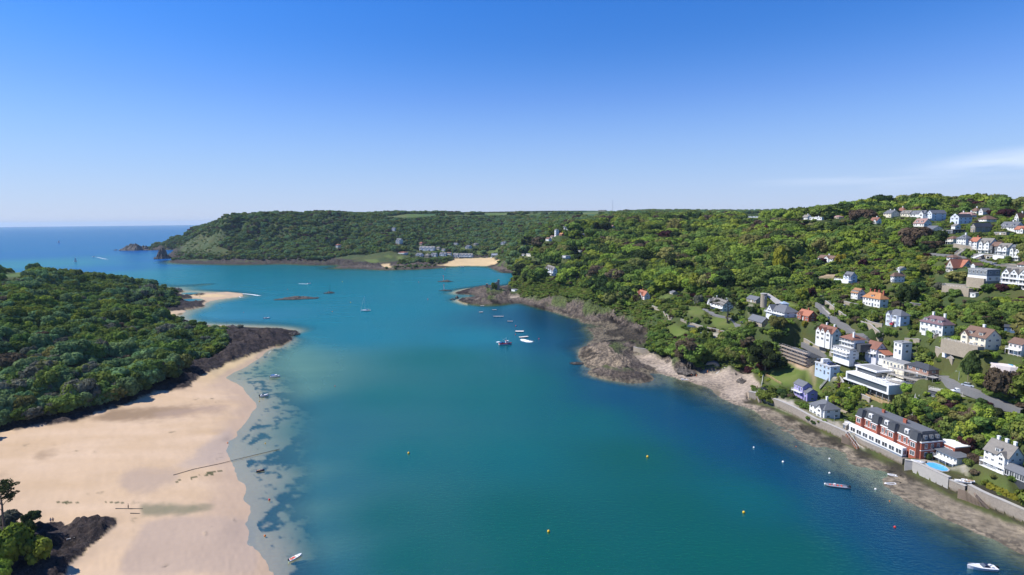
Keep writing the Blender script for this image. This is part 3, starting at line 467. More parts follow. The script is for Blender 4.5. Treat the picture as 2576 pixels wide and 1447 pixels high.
# ---- rock relief
wn = (fbm(XX / 9, YY / 9, 4, 43) - .5) * .9 + (fbm(XX / 2.2, YY / 2.2, 3, 45) - .5) * .5
rk = sstep(.30, .62, blurm(mask('rock', 3), 2) + wn) * sstep(-2.0, .5, H0)
rk = np.maximum(rk, sstep(-.2, .8, H0) * sstep(5.2, 2.6, H0) * (1 - np.maximum.reduce([M_sand, M_shing, M_lawn, M_pav])) * (YY > 150) * (1 - sstep(80, 100, XX) * sstep(345, 330, YY)))
rk = rk * np.where((XX > 110) & (YY < 296), .25, 1.0)
amp = np.where((XX > -80) & (YY < 900), .55 + .65 * sstep(455, 520, YY), np.clip(YY / 400., .65, 1.5))
ang = .6; xr = XX * math.cos(ang) + YY * math.sin(ang); yr = -XX * math.sin(ang) + YY * math.cos(ang)
rel = (ridged(xr / 13, yr / 5.0, 5, 3) - .52) * 7.5 * amp + (ridged(xr / 3.2, yr / 1.6, 3, 9) - .5) * 1.8
slope_boost = 1 + 0.25 * sstep(4, 14, H0)
H1 = H0 + rk * (rel * np.where(H0 < 3, .55, 1.0) * slope_boost)
H1 = np.where((rk > .3) & (H0 > -1.5), np.where(H0 < 1.2, H0 + rk * np.maximum(rel * .45, -.25 - H0 * .3) + rk * .35, H1), H1)
H1 = np.where((M_sand > .4) & (YY > 600) & (H0 > np.where(YY > 1200, -20, -1.2)), np.maximum(H1, .35), H1)
# gullies and knolls on wooded ground, gentle sand relief
veg = (1 - rk) * sstep(3, 9, H0) * (1 - np.maximum.reduce([M_sand, M_shing, M_lawn, M_field, M_pav]))
H1 = H1 + veg * (fbm(XX / 42, YY / 42, 3, 21) - .5) * np.clip(YY / 90., 1.5, 11.) * sstep(2100, 1250, YY) + veg * (fbm(XX / 60, YY / 60, 3, 22) - .5) * 7 * sstep(1250, 1500, YY)
H1 = H1 + M_sand * (fbm(XX / 30, YY / 18, 3, 31) - .5) * .12 * sstep(.1, 1.5, H0)
H1 = H1 + M_shing * ((fbm(XX / 4, YY / 4, 3, 33) - .5) * .5)
for p0, ex, ey, ln, wd, z in PADS:
    dx, dy = XX - p0[0], YY - p0[1]; near = (np.abs(dx) < 60) & (np.abs(dy) < 60)
    if not near.any(): continue
    a = dx[near] * ex[0] + dy[near] * ex[1]; b = dx[near] * ey[0] + dy[near] * ey[1]
    d = np.maximum.reduce([-a, a - ln, -b - .5, b - wd - .5]); f = sstep(9.0, 1.0, d)
    H1[near] = H1[near] * (1 - f) + (z - .05) * f
# the sea wall line: (crop, points, top height)
SEAWALLS = [('c2', [(30,292),(120,312),(215,342),(330,385),(440,432),(550,490),(650,545),(760,590),(880,643),(955,678)], 5.4), ('c2', [(965,684),(1040,715),(1115,758)], 4.0), ('c1', [(0,535),(110,580),(220,625),(322,672)], 4.0), ('c1', [(332,692),(410,705),(520,752),(640,808),(752,858)], 5.6), ('c1', [(758,880),(830,910),(905,940)], 4.8), ('c1', [(935,925),(1050,985),(1150,1030),(1260,1075),(1380,1128),(1500,1180),(1650,1250)], 5.6)]
SWP = [[np.array(atZ(c, x, y, zt)) for x, y in pts] for c, pts, zt in SEAWALLS]
wy = np.array([q[1] for l_ in SWP for q in l_]); wx_ = np.array([q[0] for l_ in SWP for q in l_]); wt = np.array([q[2] for l_ in SWP for q in l_]); o_ = np.argsort(wy)
sd_ = XX - np.interp(YY, wy[o_], wx_[o_]); tp_ = np.interp(YY, wy[o_], wt[o_]); zone = (YY > wy.min() - 2) & (YY < wy.max() + 1) & (XX > 90)
H1 = np.where(zone & (sd_ < .2) & (sd_ > -40), np.minimum(H1, 1.35 + sd_ * .055 + (nBw if False else 0)), H1)
H1 = np.where(zone & (sd_ >= .2) & (sd_ < 3.0), tp_ - .15, H1); H1 = np.where(zone & (sd_ >= 3.0) & (sd_ < 8), np.maximum(tp_ - .15, np.minimum(H1, tp_ - .15 + (sd_ - 3) * 1.2)), H1)
def height(x, y):
    x, y = np.atleast_1d(np.asarray(x, float)), np.atleast_1d(np.asarray(y, float))
    return samp(H1, np.arctan2(x, y), np.log(np.hypot(x, y)))
def on(c, x, y):
    """first terrain point seen through the picture point"""
    return hit_grid(np.maximum(H1, 0), c, x, y)
print('relief', time.time() - T0)
# ---------------------------------------------------------------- materials
def srgb(r, g, b): return tuple((c / 255 / 12.92) if c / 255 <= .04045 else ((c / 255 + .055) / 1.055) ** 2.4 for c in (r, g, b))
def newmat(name):
    m = bpy.data.materials.new(name); m.use_nodes = True; nt = m.node_tree; nt.nodes.clear()
    o = N(nt, 'ShaderNodeOutputMaterial'); b = N(nt, 'ShaderNodeBsdfPrincipled'); L(nt, b.outputs[0], o.inputs[0]); return m, nt, b, o
def noise(nt, scale, detail=4, rough=.55, vec=None, dim='3D'):
    n = N(nt, 'ShaderNodeTexNoise'); n.inputs['Scale'].default_value = scale; n.inputs['Detail'].default_value = detail; n.inputs['Roughness'].default_value = rough
    if vec is not None: L(nt, vec, n.inputs['Vector'])
    return n.outputs['Fac']
def mixc(nt, f, a, b, mode='MIX'):
    n = N(nt, 'ShaderNodeMix', data_type='RGBA', blend_type=mode)
    for s, x in ((n.inputs['Factor'], f), (n.inputs[6], a), (n.inputs[7], b)):
        if hasattr(x, 'links'): L(nt, x, s)
        elif isinstance(x, (int, float)): s.default_value = x
        else: s.default_value = (*x[:3], 1)
    return n.outputs[2]
def objpos(nt): return N(nt, 'ShaderNodeTexCoord').outputs['Object']
def geopos(nt): return N(nt, 'ShaderNodeNewGeometry').outputs['Position']
_pm = {}
def plain(name, rgb, rough=.7, var=.12, scale=1.2, metal=0.0, bump=0.0, spec=.3):
    """painted / rendered / metal surface with weathering"""
    if name in _pm: return _pm[name]
    m, nt, b, o = newmat(name); p = geopos(nt)
    f = noise(nt, scale, 5, .6, p); f2 = noise(nt, scale * .13, 3, .5, p)
    c = mixc(nt, f, tuple(x * (1 - var) for x in rgb), tuple(min(1, x * (1 + var)) for x in rgb))
    c = mixc(nt, MR(nt, f2, .45, .75, 0, var), c, tuple(x * .6 for x in rgb))
    L(nt, c, b.inputs['Base Color']); b.inputs['Roughness'].default_value = rough; b.inputs['Metallic'].default_value = metal; b.inputs['Specular IOR Level'].default_value = spec
    if bump:
        bp = N(nt, 'ShaderNodeBump'); bp.inputs['Strength'].default_value = bump; bp.inputs['Distance'].default_value = .05; L(nt, f, bp.inputs['Height']); L(nt, bp.outputs[0], b.inputs['Normal'])
    _pm[name] = m; return m
# ---- ground
m_ground, nt, b, o = newmat('ground'); p = geopos(nt)
def att(nt, name, typ='GEOMETRY'):
    a = N(nt, 'ShaderNodeAttribute', attribute_type=typ); a.attribute_name = name; return a
ca = att(nt, 'cover').outputs['Color']; rka = att(nt, 'rocky').outputs['Fac']; vga = att(nt, 'green').outputs['Fac']
f1 = noise(nt, .55, 6, .65, p); f2 = noise(nt, .05, 4, .6, p); f3 = noise(nt, 2.6, 4, .7, p)
vr = N(nt, 'ShaderNodeTexVoronoi'); vr.inputs['Scale'].default_value = .35; vr.distance = 'EUCLIDEAN'; vr.feature = 'DISTANCE_TO_EDGE'; L(nt, p, vr.inputs['Vector'])
c = mixc(nt, MA(nt, 'MULTIPLY', MR(nt, f1, .3, .7, 0, 1), MA(nt, 'ADD', MA(nt, 'ADD', rka, vga), .18)), ca, mixc(nt, 1.0, ca, (1.25, 1.22, 1.15), 'MULTIPLY'))
dk = mixc(nt, 1.0, ca, (.42, .42, .45), 'MULTIPLY')
c = mixc(nt, MA(nt, 'MULTIPLY', MR(nt, f1, .56, .42), MA(nt, 'MULTIPLY', rka, .9)), c, dk)
c = mixc(nt, MA(nt, 'MULTIPLY', MR(nt, f3, .60, .72), MA(nt, 'MULTIPLY', rka, .6)), c, (.34, .31, .27))
c = mixc(nt, MA(nt, 'MULTIPLY', MR(nt, f2, .45, .62), MA(nt, 'MULTIPLY', vga, .65)), c, (.085, .085, .028))
c = mixc(nt, MA(nt, 'MULTIPLY', MR(nt, f1, .55, .68), MA(nt, 'MULTIPLY', vga, .5)), c, (.022, .042, .012))
L(nt, c, b.inputs['Base Color']); b.inputs['Roughness'].default_value = .9; b.inputs['Specular IOR Level'].default_value = .15
bp = N(nt, 'ShaderNodeBump'); bp.inputs['Distance'].default_value = .9; L(nt, MA(nt, 'ADD', f1, MA(nt, 'MULTIPLY', f3, .4)), bp.inputs['Height'])
L(nt, MA(nt, 'ADD', MA(nt, 'MULTIPLY', rka, .75), MA(nt, 'MULTIPLY', vga, .5)), bp.inputs['Strength']); L(nt, bp.outputs[0], b.inputs['Normal'])
# ---- cover colours per vertex (albedo)
def S(*c): return np.array(srgb(*c))
colr = np.zeros((NT, NR, 3)); colr[:] = np.array((.040, .062, .020))
def put(m, c, keep=None):
    global colr
    c = np.asarray(c, float); m = np.clip(m, 0, 1)[..., None]; colr = colr * (1 - m) + c * m
nA = fbm(XX / 60, YY / 60, 4, 41); nB = fbm(XX / 9, YY / 9, 4, 43); nC = fbm(XX / 2.2, YY / 2.2, 3, 45)
put(sstep(.45, .65, nA) * .6, (.070, .085, .028)); 
far = sstep(1400, 1600, YY) * (XX < -380); put(far * sstep(.35, .6, nB) * .8, (.055, .078, .032)); put(far * sstep(.5, .62, nA) * .6, (.075, .075, .042))
ridgeN = ridged(xr / 30, yr / 9, 4, 47)
put(M_field, (.085, .135, .035)); put(M_field * sstep(.5, .6, fbm(XX / 160, YY / 260, 2, 51)), (.12, .145, .05)); put(M_field * sstep(.56, .62, fbm(XX / 200, YY / 150, 2, 53)) * (YY > 1500), (.045, .10, .035))
put(M_lawn, (.095, .135, .030)); put(M_lawn * sstep(.5, .7, nB) * .5, (.14, .15, .05))
# rock: purple grey slate, weed-dark near the water
rock = np.clip(rk * 1.4, 0, 1); FARD = np.where(YY > 1250, .55, 1.0)[..., None]
rc = np.array((.098, .080, .066)) * (.55 + .9 * nB)[..., None]; tide = sstep(3.2, .6, H1)[..., None]
rc = rc * (1 - tide * .72) + np.array((.040, .034, .028)) * tide * .72
leftb = (XX < -60) & (YY < 900); rc = np.where(leftb[..., None], rc * np.array((.38, .36, .42)), rc)
slab = inpoly(poly('c5', [(150,1090),(330,1010),(430,960),(480,1010),(600,1100),(740,1150),(730,1230),(520,1280),(330,1250),(200,1200)]), XX, YY)
rc = np.where(slab[..., None], np.array((.20, .162, .120)) * (.55 + .7 * nC)[..., None], rc)
weedy = blurm(inpoly(poly('c5', [(260,770),(420,700),(600,760),(720,800),(900,850),(920,940),(780,1000),(620,960),(520,1040),(450,950),(330,900)]), XX, YY), 2)[..., None]; rc = rc * (1 - weedy * .75) + np.array((.030, .026, .018)) * weedy * .75
cliff = ((XX > -60) & (YY > 330) & (YY < 1200))[..., None]; crev_shade = sstep(.60, .46, ridged(xr / 11, yr / 30, 4, 57))[..., None]; rc = np.where(cliff, rc * (1.15 - .90 * crev_shade), rc)  # crevice shade painted as dark streaks in the cliff rock colour
rc = rc * FARD; colr = colr * (1 - rock[..., None]) + rc * rock[..., None]
finger = rk * sstep(.50, .60, fbm(XX / 13, YY / 26, 3, 58) + sstep(3, 16, H0) * .22) * sstep(2.5, 5, H0) * (XX > -60) * ~slab; put(finger * .9, (.075, .105, .030))
grassy = rk * sstep(9, 15, H0) * sstep(.42, .56, nB); put(grassy, (.055, .075, .025))
# sand
sandc = np.array((.485, .35, .225)) + (fbm(XX / 24, YY / 9, 4, 61)[..., None] - .5) * np.array((.10, .09, .09)) 
goldc = np.array((.54, .40, .22)); farsand = sstep(330, 380, YY)[..., None]; sandc = sandc * (1 - farsand) + (goldc * (.9 + .2 * nB[..., None])) * farsand
wet = np.array((.38, .28, .205)); wm = sstep(1.35, .3, H1 + (fbm(XX / 20, YY / 10, 3, 63) - .5) * 1.4)[..., None] * (YY < 900)[..., None]
sandc = sandc * (1 - wm * .75) + wet * wm * .75
ripple = fbm(xr / 2.5, yr / 14, 3, 65)[..., None]; sandc = sandc * (.95 + .1 * ripple) * (.97 + .06 * fbm(xr / .9, yr / 4, 2, 66)[..., None])
sm = (M_sand * (1 - rock))[..., None]; under = sstep(.4, -.2, H0)[..., None] * (1 - rock[..., None]); sm = np.maximum(sm, under * ((XX < 40) & (YY < 900) & (XX < -20 - .05 * YY))[..., None])
colr = colr * (1 - sm) + sandc * sm
def stain(c, pts, colour, a=.6, soft=3):
    put(sstep(.15, .85, blurm(inpoly(poly(c, pts), XX, YY), soft * 8) + wn * .6) * a, colour)
pond = [('l1',[(640,1300),(900,1215),(1240,1200),(1500,1195),(1700,1200),(1500,1260),(1240,1300),(900,1325),(740,1310)]),('l2',[(330,240),(340,180),(400,150),(560,150),(680,120),(1000,75),(990,90),(760,120),(590,175),(480,240),(420,250)]),
        ('l2',[(-50,310),(100,380),(200,370),(500,270),(350,330),(130,400),(60,420),(-50,400)])]
for c_, pp in pond: stain(c_, pp, (.22, .15, .09), .9)
stain('l4', [(-50,210),(0,250),(500,205),(640,150),(500,150),(300,165)], (.31, .225, .165), .9); stain('l4', [(300,540),(330,480),(480,380),(620,300),(600,420),(560,560),(480,590),(380,620),(200,640),(120,600)], (.36, .285, .235), .7)
stain('l2', [(1230,430),(1300,350),(1480,300),(1600,340),(1893,330),(1893,480),(1600,560),(1400,600),(1280,540)], (.36, .27, .20), .85)
stain('l2', [(1540,880),(1900,800),(2700,900),(2700,1447),(1250,1447),(1280,1220),(1400,1080)], (.36, .275, .215), .8)
stain('l2', [(1450,705),(2300,700),(2250,760),(1900,820),(1500,820)], (.17, .16, .10), .85, 1); stain('l2', [(1560,710),(2200,712),(2000,745),(1650,740)], (.07, .13, .035), .6, 2)
for c_, pp in [('l4',[(120,740),(200,715),(330,685),(450,650),(520,645),(515,660),(430,690),(300,710),(200,735)]),('l2',[(570,680),(700,672),(850,685),(700,700)]),('l2',[(1090,680),(1310,683),(1300,693),(1150,690)])]:
    put(inpoly(poly(c_, pp), XX, YY) * sstep(.45, .5, nC) * .9, (.035, .05, .015))
# seabed: weed patches
wx = fbm(XX / 10, YY / 13, 4, 71); wxx = fbm(XX / 3, YY / 3.6, 3, 73)
lweed = (XX < 20) & (YY < 480) & (H0 < -.35); put(lweed * sstep(.50, .60, wx * .55 + wxx * .45 + sstep(-.6, -3.0, H0) * .16), (.020, .030, .030))
put((XX < 20) * (YY < 480) * sstep(-1.7, -3.0, H0) * .55, (.03, .045, .045))
rw = (XX > 40) & (YY < 620) & (H0 < .9); bro = sstep(.5, -1.2, H0)
put(rw * 1.0, (.15, .128, .092)); put(rw * sstep(-.6, -2.0, H0 + (wx - .5) * 1.6) * .95, (.008, .022, .040)); put(rw * sstep(.54, .62, wxx) * .7, (.045, .035, .028)); put(rw * sstep(.60, .66, fbm(XX / 20, YY / 9, 3, 77)) * (H0 < -1.2) * .6, (.16, .16, .13))
# right beach
sh = np.array((.34, .28, .225)) * (.8 + .4 * nC[..., None]); lowb = sstep(1.6, .2, H1)[..., None]; sh = sh * (1 - lowb * .6) + np.array((.20, .165, .125)) * lowb * .6
sh = np.where(((YY < 285) & (XX > 120))[..., None], np.array((.20, .168, .125)) * (.55 + .9 * nC * (.4 + 1.2 * nB))[..., None], sh)
shm = (M_shing * (1 - rock * .8) * (H0 > -.1))[..., None]; colr = colr * (1 - shm) + sh * shm
wl = line([('c2', [(60,385),(215,450),(440,545),(600,640),(850,765),(1060,865),(1447,1020)]), ('c1', [(290,815),(400,865),(750,955),(850,1010),(1000,1060),(1250,1190),(1447,1290)])], 1.2, keep=False)
dmin = np.full(XX.shape, 99.); sel = (XX > 100) & (XX < 260) & (YY < 330)
for q in wl[::1]: dmin[sel] = np.minimum(dmin[sel], np.hypot(XX[sel] - q[0], (YY[sel] - q[1]) * .6))
put(sstep(4.5, 1.8, dmin + (nC - .5) * 6 + (nB - .5) * 5) * .92, (.035, .030, .022))
put(M_bare, (.42, .31, .22)); put(M_grav, (.36, .33, .29)); put(M_pav, (.40, .36, .32))
# lane of earth etc
colr = np.clip(colr, .005, .9)
def polar_mesh(name, Zc, cols, mat, fl=None, rmin=0):
    nt_, nr_ = Zc.shape[:2]
    me = bpy.data.meshes.new(name); V = np.stack([cols['x'].ravel(), cols['y'].ravel(), Zc.ravel()], 1).astype(np.float32)
    idx = np.arange(nt_ * nr_).reshape(nt_, nr_)
    F = np.stack([idx[:-1, :-1], idx[1:, :-1], idx[1:, 1:], idx[:-1, 1:]], -1).reshape(-1, 4)
    F = F[:, ::-1]
    me.vertices.add(len(V)); me.vertices.foreach_set('co', V.ravel()); me.loops.add(F.size); me.loops.foreach_set('vertex_index', F.ravel().astype(np.int32))
    me.polygons.add(len(F)); me.polygons.foreach_set('loop_start', np.arange(0, F.size, 4, dtype=np.int32)); me.polygons.foreach_set('loop_total', np.full(len(F), 4, np.int32))
    me.polygons.foreach_set('use_smooth', np.ones(len(F), bool)); me.update(); me.materials.append(mat)
    for k, a in cols.items():
        if k in 'xy': continue
        if a.ndim == 3:
            at = me.color_attributes.new(k, 'FLOAT_COLOR', 'POINT'); d = np.ones((a.shape[0] * a.shape[1], 4), np.float32); d[:, :3] = a.reshape(-1, 3); at.data.foreach_set('color', d.ravel())
        else:
            at = me.attributes.new(k, 'FLOAT', 'POINT'); at.data.foreach_set('value', a.ravel().astype(np.float32))
    o = bpy.data.objects.new(name, me); col.objects.link(o); return o
green = (1 - rock) * (1 - np.clip(sm[..., 0] + shm[..., 0], 0, 1)) * (1 - M_lawn * .7) * (1 - M_field * .85) * (H0 > .3)
ground = polar_mesh('ground', H1, dict(x=XX, y=YY, cover=colr, rocky=np.clip(rock + (shm[..., 0]) * .5 + rw * .35 * (H0 > -2), 0, 1), green=green), m_ground); ground['kind'] = 'structure'
# ---- water
WR = np.log(np.concatenate([np.exp(np.linspace(math.log(60.), math.log(6000.), 620)), np.exp(np.linspace(math.log(6300.), math.log(30000.), 40))]))
WT = np.linspace(R(-75), R(75), 800); wT, wR = np.meshgrid(WT, WR, indexing='ij')
wXX, wYY = np.exp(wR) * np.sin(wT), np.exp(wR) * np.cos(wT)
inside = (wT > TH0) & (wT < TH1) & (wR < LR1)
dep = np.where(inside, -samp(H1, wT, wR), 12.0); dep = np.clip(dep, 0, 25)
m_water, nt, b, o = newmat('water'); p = geopos(nt)
da = att(nt, 'depth').outputs['Fac']; ka = att(nt, 'tone').outputs['Color']
mpw = N(nt, 'ShaderNodeMapping'); mpw.inputs['Scale'].default_value = (1.0, 2.2, 1.0); mpw.inputs['Rotation'].default_value = (0, 0, R(12)); L(nt, p, mpw.inputs['Vector'])
w1 = noise(nt, .42, 3, .6, mpw.outputs[0]); w2 = noise(nt, .055, 4, .6, mpw.outputs[0]); w3 = noise(nt, 1.6, 2, .5, mpw.outputs[0])
body = mixc(nt, MR(nt, w2, .35, .7, 0, .22), ka, mixc(nt, 1.0, ka, (.80, .84, .90), 'MULTIPLY'))
mpl = N(nt, 'ShaderNodeMapping'); mpl.inputs['Scale'].default_value = (.006, .035, 1); mpl.inputs['Rotation'].default_value = (0, 0, R(-8)); L(nt, p, mpl.inputs['Vector']); w5 = noise(nt, 1.0, 5, .6, mpl.outputs[0])
body = mixc(nt, MR(nt, w5, .40, .62, 0, .30), body, mixc(nt, 1.0, body, (1.5, 1.28, 1.2), 'MULTIPLY'))
dif = N(nt, 'ShaderNodeBsdfDiffuse'); L(nt, body, dif.inputs[0])
tr = N(nt, 'ShaderNodeBsdfTransparent'); L(nt, mixc(nt, MR(nt, da, 0, 3.0, 0, 1), (.92, .98, .90), (.50, .78, .66)), tr.inputs[0])
mx = N(nt, 'ShaderNodeMixShader'); L(nt, MR(nt, da, .0, 3.8, 0.08, 1.0), mx.inputs[0]); L(nt, tr.outputs[0], mx.inputs[1]); L(nt, dif.outputs[0], mx.inputs[2])
gl = N(nt, 'ShaderNodeBsdfGlossy'); gl.inputs['Roughness'].default_value = .12; gl.inputs[0].default_value = (.55, .92, .70, 1)
bpw = N(nt, 'ShaderNodeBump'); bpw.inputs['Strength'].default_value = .55; bpw.inputs['Distance'].default_value = .35
L(nt, MA(nt, 'ADD', MA(nt, 'MULTIPLY', w1, 1.0), MA(nt, 'MULTIPLY', w3, .22)), bpw.inputs['Height']); L(nt, bpw.outputs[0], gl.inputs['Normal']); L(nt, bpw.outputs[0], dif.inputs['Normal'])
fr = N(nt, 'ShaderNodeFresnel'); fr.inputs[0].default_value = 1.33; L(nt, bpw.outputs[0], fr.inputs['Normal'])
mg = N(nt, 'ShaderNodeMixShader'); L(nt, MA(nt, 'MINIMUM', MA(nt, 'MULTIPLY', fr.outputs[0], .46), .30), mg.inputs[0]); L(nt, mx.outputs[0], mg.inputs[1]); L(nt, gl.outputs[0], mg.inputs[2])
for l in list(o.inputs[0].links): nt.links.remove(l)
nt.nodes.remove(b); L(nt, mg.outputs[0], o.inputs[0])
# water's own colour, turbid green in estuary; sea blue also paints in sky reflection
TP = []
def tone(rgb, pts, c='d'):
    for x, y in pts: q = atZ(c, x, y, 0); TP.append((q[0], q[1], *rgb))
GRN = (.000, .062, .012); TEA = (.000, .078, .050); BLU = (.001, .122, .165); SEA = (.003, .070, .270); DEEP = (.000, .029, .074); SHL = (.11, .20, .12)
tone(GRN, [(1000,1400),(1400,1400),(1800,1400),(1300,1300),(1700,1280),(2000,1380),(950,1300),(1600,1150)])
tone(TEA, [(1000,1150),(1300,1150),(950,1000),(1250,1000),(1500,1050),(1100,900),(1350,960),(1900,1250)])
tone(BLU, [(1000,780),(1200,850),(900,850),(760,820),(700,760),(850,720),(1050,720),(1200,700),(1150,690),(500,680),(650,690)]); tone((.008,.10,.12), [(700,668),(850,675),(1000,682)])
tone(SEA, [(100,600),(300,610),(100,640),(0,580),(300,580),(250,680),(450,650)]); tone((.02,.14,.22), [(300,690),(100,665),(600,800),(500,770),(1230,690)])
tone(DEEP, [(1420,860),(1480,950),(1560,1000),(1700,1050),(1850,1120),(2000,1200),(2150,1290),(2300,1370),(2450,1430),(1400,820),(1340,800)])
tone(SHL, [(640,940),(700,1000),(680,1100),(720,1200),(730,1300),(760,1400),(640,900)]); tone((.0,.064,.066), [(800,1020),(810,1080),(800,1150),(805,1230),(790,1330),(815,1420)])
TPa = np.array(TP); qt = np.stack([np.arctan2(TPa[:, 0], TPa[:, 1]), np.log(np.hypot(TPa[:, 0], TPa[:, 1]))], 1)
ton = np.zeros((*wT.shape, 3)); wsum = np.zeros(wT.shape)
for (t_, l_), c_ in zip(qt, TPa[:, 2:]):
    wgt = 1 / (((wT - t_) ** 2 + (wR - l_) ** 2) + 5e-3) ** 1.7; wsum += wgt; ton += wgt[..., None] * c_
ton /= wsum[..., None]
water = polar_mesh('water', np.zeros(wT.shape), dict(x=wXX, y=wYY, depth=dep, tone=ton), m_water); water['kind'] = 'structure'
print('ground and water', time.time() - T0)
# ---------------------------------------------------------------- trees
rng = np.random.default_rng(7); random.seed(7)
def proj(x, y, z):
    """world -> crop-'d' picture coordinates (design-time check of what hides what)"""
    vx, vy, vz = x, y, z - CH
    a = vx * rt.x + vy * rt.y + vz * rt.z; b = vx * upv.x + vy * upv.y + vz * upv.z; c_ = vx * fwd.x + vy * fwd.y + vz * fwd.z
    return 1288 + FPX * a / c_, 723.5 - FPX * b / c_
def leafmat(name, rgb, var=.28, hue=.022, tl=.28):
    m, nt, b, o = newmat(name); nt.nodes.remove(b)
    p = geopos(nt); oi = N(nt, 'ShaderNodeObjectInfo')
    f = noise(nt, .35, 4, .65, p); f2 = noise(nt, 1.7, 2, .6, p)
    base = mixc(nt, MR(nt, f, .3, .72), tuple(x * .72 for x in rgb), tuple(x * 1.28 for x in rgb)); base = mixc(nt, MR(nt, f2, .35, .7, 0, .5), base, tuple(x * k for x, k in zip(rgb, (1.35, 1.25, .9))))
    h = N(nt, 'ShaderNodeHueSaturation'); L(nt, base, h.inputs['Color']); L(nt, MR(nt, oi.outputs['Random'], 0, 1, .5 - hue, .5 + hue, False), h.inputs['Hue'])
    r2 = MA(nt, 'FRACT', MA(nt, 'MULTIPLY', oi.outputs['Random'], 17.3)); L(nt, MR(nt, r2, 0, 1, 1 - var, 1 + var, False), h.inputs['Value'])
    d = N(nt, 'ShaderNodeBsdfDiffuse'); t = N(nt, 'ShaderNodeBsdfTranslucent'); L(nt, h.outputs[0], d.inputs[0]); L(nt, h.outputs[0], t.inputs[0])
    mx = N(nt, 'ShaderNodeMixShader'); mx.inputs[0].default_value = tl; L(nt, d.outputs[0], mx.inputs[1]); L(nt, t.outputs[0], mx.inputs[2]); L(nt, mx.outputs[0], o.inputs[0])
    return m
SP = dict(lime=(.205, .270, .046), green=(.160, .225, .050), mid=(.130, .190, .048), dark=(.055, .090, .032), blue=(.15, .24, .105), olive=(.185, .195, .066), brown=(.115, .092, .064), copper=(.060, .026, .032), yellow=(.27, .26, .04), grey=(.145, .155, .12), pine=(.040, .058, .024))
LM = {k: leafmat('foliage_' + k, v) for k, v in SP.items()}
m_bark = plain('bark', (.16, .125, .095), .9, .3, 3.0)
def crown_mesh(name, seed, style='round', cards=1700):
    r = np.random.default_rng(seed); V = []; F = []
    lobes = []
    if style == 'round':
        for i in range(r.integers(16, 22)):
            a = r.uniform(0, 2 * math.pi); q = math.sqrt(r.uniform(0, 1)) * .66; zz = r.uniform(.22, .82) * (1 - .35 * q ** 2); lobes.append((q * math.cos(a), q * math.sin(a), zz, r.uniform(.22, .36)))
        lobes.append((0, 0, .5, .5))
    elif style == 'tall':
        for i in range(18):
            zz = r.uniform(.12, .88); q = r.uniform(.1, .62) * math.sin(math.pi * min(.95, zz * .8 + .2)); a = r.uniform(0, 6.283); lobes.append((q * math.cos(a), q * math.sin(a), zz, r.uniform(.2, .34)))
        lobes.append((0, 0, .45, .42))
    elif style == 'flat':
        for i in range(16):
            a = r.uniform(0, 6.283); q = r.uniform(.15, .78); zz = r.choice([.52, .7, .86]) + r.uniform(-.05, .05); lobes.append((q * math.cos(a), q * math.sin(a), zz, r.uniform(.16, .30)))
    elif style == 'shrub':
        for i in range(11):
            a = r.uniform(0, 6.283); q = math.sqrt(r.uniform(0, 1)) * .7; lobes.append((q * math.cos(a), q * math.sin(a), r.uniform(.15, .55), r.uniform(.26, .42)))
    elif style == 'cone':
        for i in range(20):
            zz = i / 20.; q = (1 - zz) * .62; a = i * 2.4; lobes.append((q * math.cos(a), q * math.sin(a), .08 + zz * .84, .30 * (1 - zz) + .09))
    lobes = np.array(lobes); wts = lobes[:, 3] ** 2; wts /= wts.sum()
    zsq = .5 if style == 'flat' else .8
    # cores
    sph = []
    for i in range(5):
        for j in range(8): sph.append((math.sin(math.pi * (i + .5) / 5) * math.cos(6.283 * j / 8), math.sin(math.pi * (i + .5) / 5) * math.sin(6.283 * j / 8), math.cos(math.pi * (i + .5) / 5)))
    sph = np.array(sph); sf = []
    for i in range(4):
        for j in range(8): sf.append((i * 8 + j, (i + 1) * 8 + j, (i + 1) * 8 + (j + 1) % 8, i * 8 + (j + 1) % 8))
    sf.append(tuple(range(3, -1, -1))); sf.pop()
    for lb in lobes:
        b = len(V); q = sph * lb[3] * .74 * r.uniform(.85, 1.1, (40, 1)) * np.array((1, 1, zsq)) + lb[:3]; V.extend(q.tolist()); F.extend([tuple(b + k for k in f) for f in sf])
    li = r.choice(len(lobes), cards, p=wts); d = r.normal(size=(cards, 3)); d[:, 2] = np.where(d[:, 2] < -.35, -d[:, 2], d[:, 2]); d /= np.linalg.norm(d, axis=1)[:, None]
    P_ = lobes[li, :3] + d * (lobes[li, 3] * r.uniform(.80, 1.12, cards))[:, None] * np.array((1, 1, zsq))
    # drop cards buried in another lobe
    keep = np.ones(cards, bool)
    for k, lb in enumerate(lobes):
        q = (P_ - lb[:3]) / np.array((1, 1, zsq)); keep &= ~((np.linalg.norm(q, axis=1) < lb[3] * .78) & (li != k))
    P_, d = P_[keep], d[keep]; nn = d + r.normal(size=d.shape) * .42; nn /= np.linalg.norm(nn, axis=1)[:, None]
    t = np.cross(nn, r.normal(size=d.shape)); t /= np.linalg.norm(t, axis=1)[:, None]; s = np.cross(nn, t); sz = r.uniform(.035, .082, len(P_))[:, None]
    b = len(V); n_ = len(P_); asp = r.uniform(.7, 1.2, (n_, 1))
    q = np.stack([P_ - t * sz - s * sz * asp, P_ + t * sz - s * sz * asp * .8, P_ + t * sz * .8 + s * sz * asp + nn * sz * .4, P_ - t * sz + s * sz * asp * .9], 1).reshape(-1, 3)
    V.extend(q.tolist()); F.extend([(b + 4 * i, b + 4 * i + 1, b + 4 * i + 2, b + 4 * i + 3) for i in range(n_)])
    V = np.array(V); V[:, 2] = np.clip(V[:, 2], 0.01, None); V[:, 2] /= V[:, 2].max(); rad = np.percentile(np.hypot(V[:, 0], V[:, 1]), 97); V[:, :2] /= rad
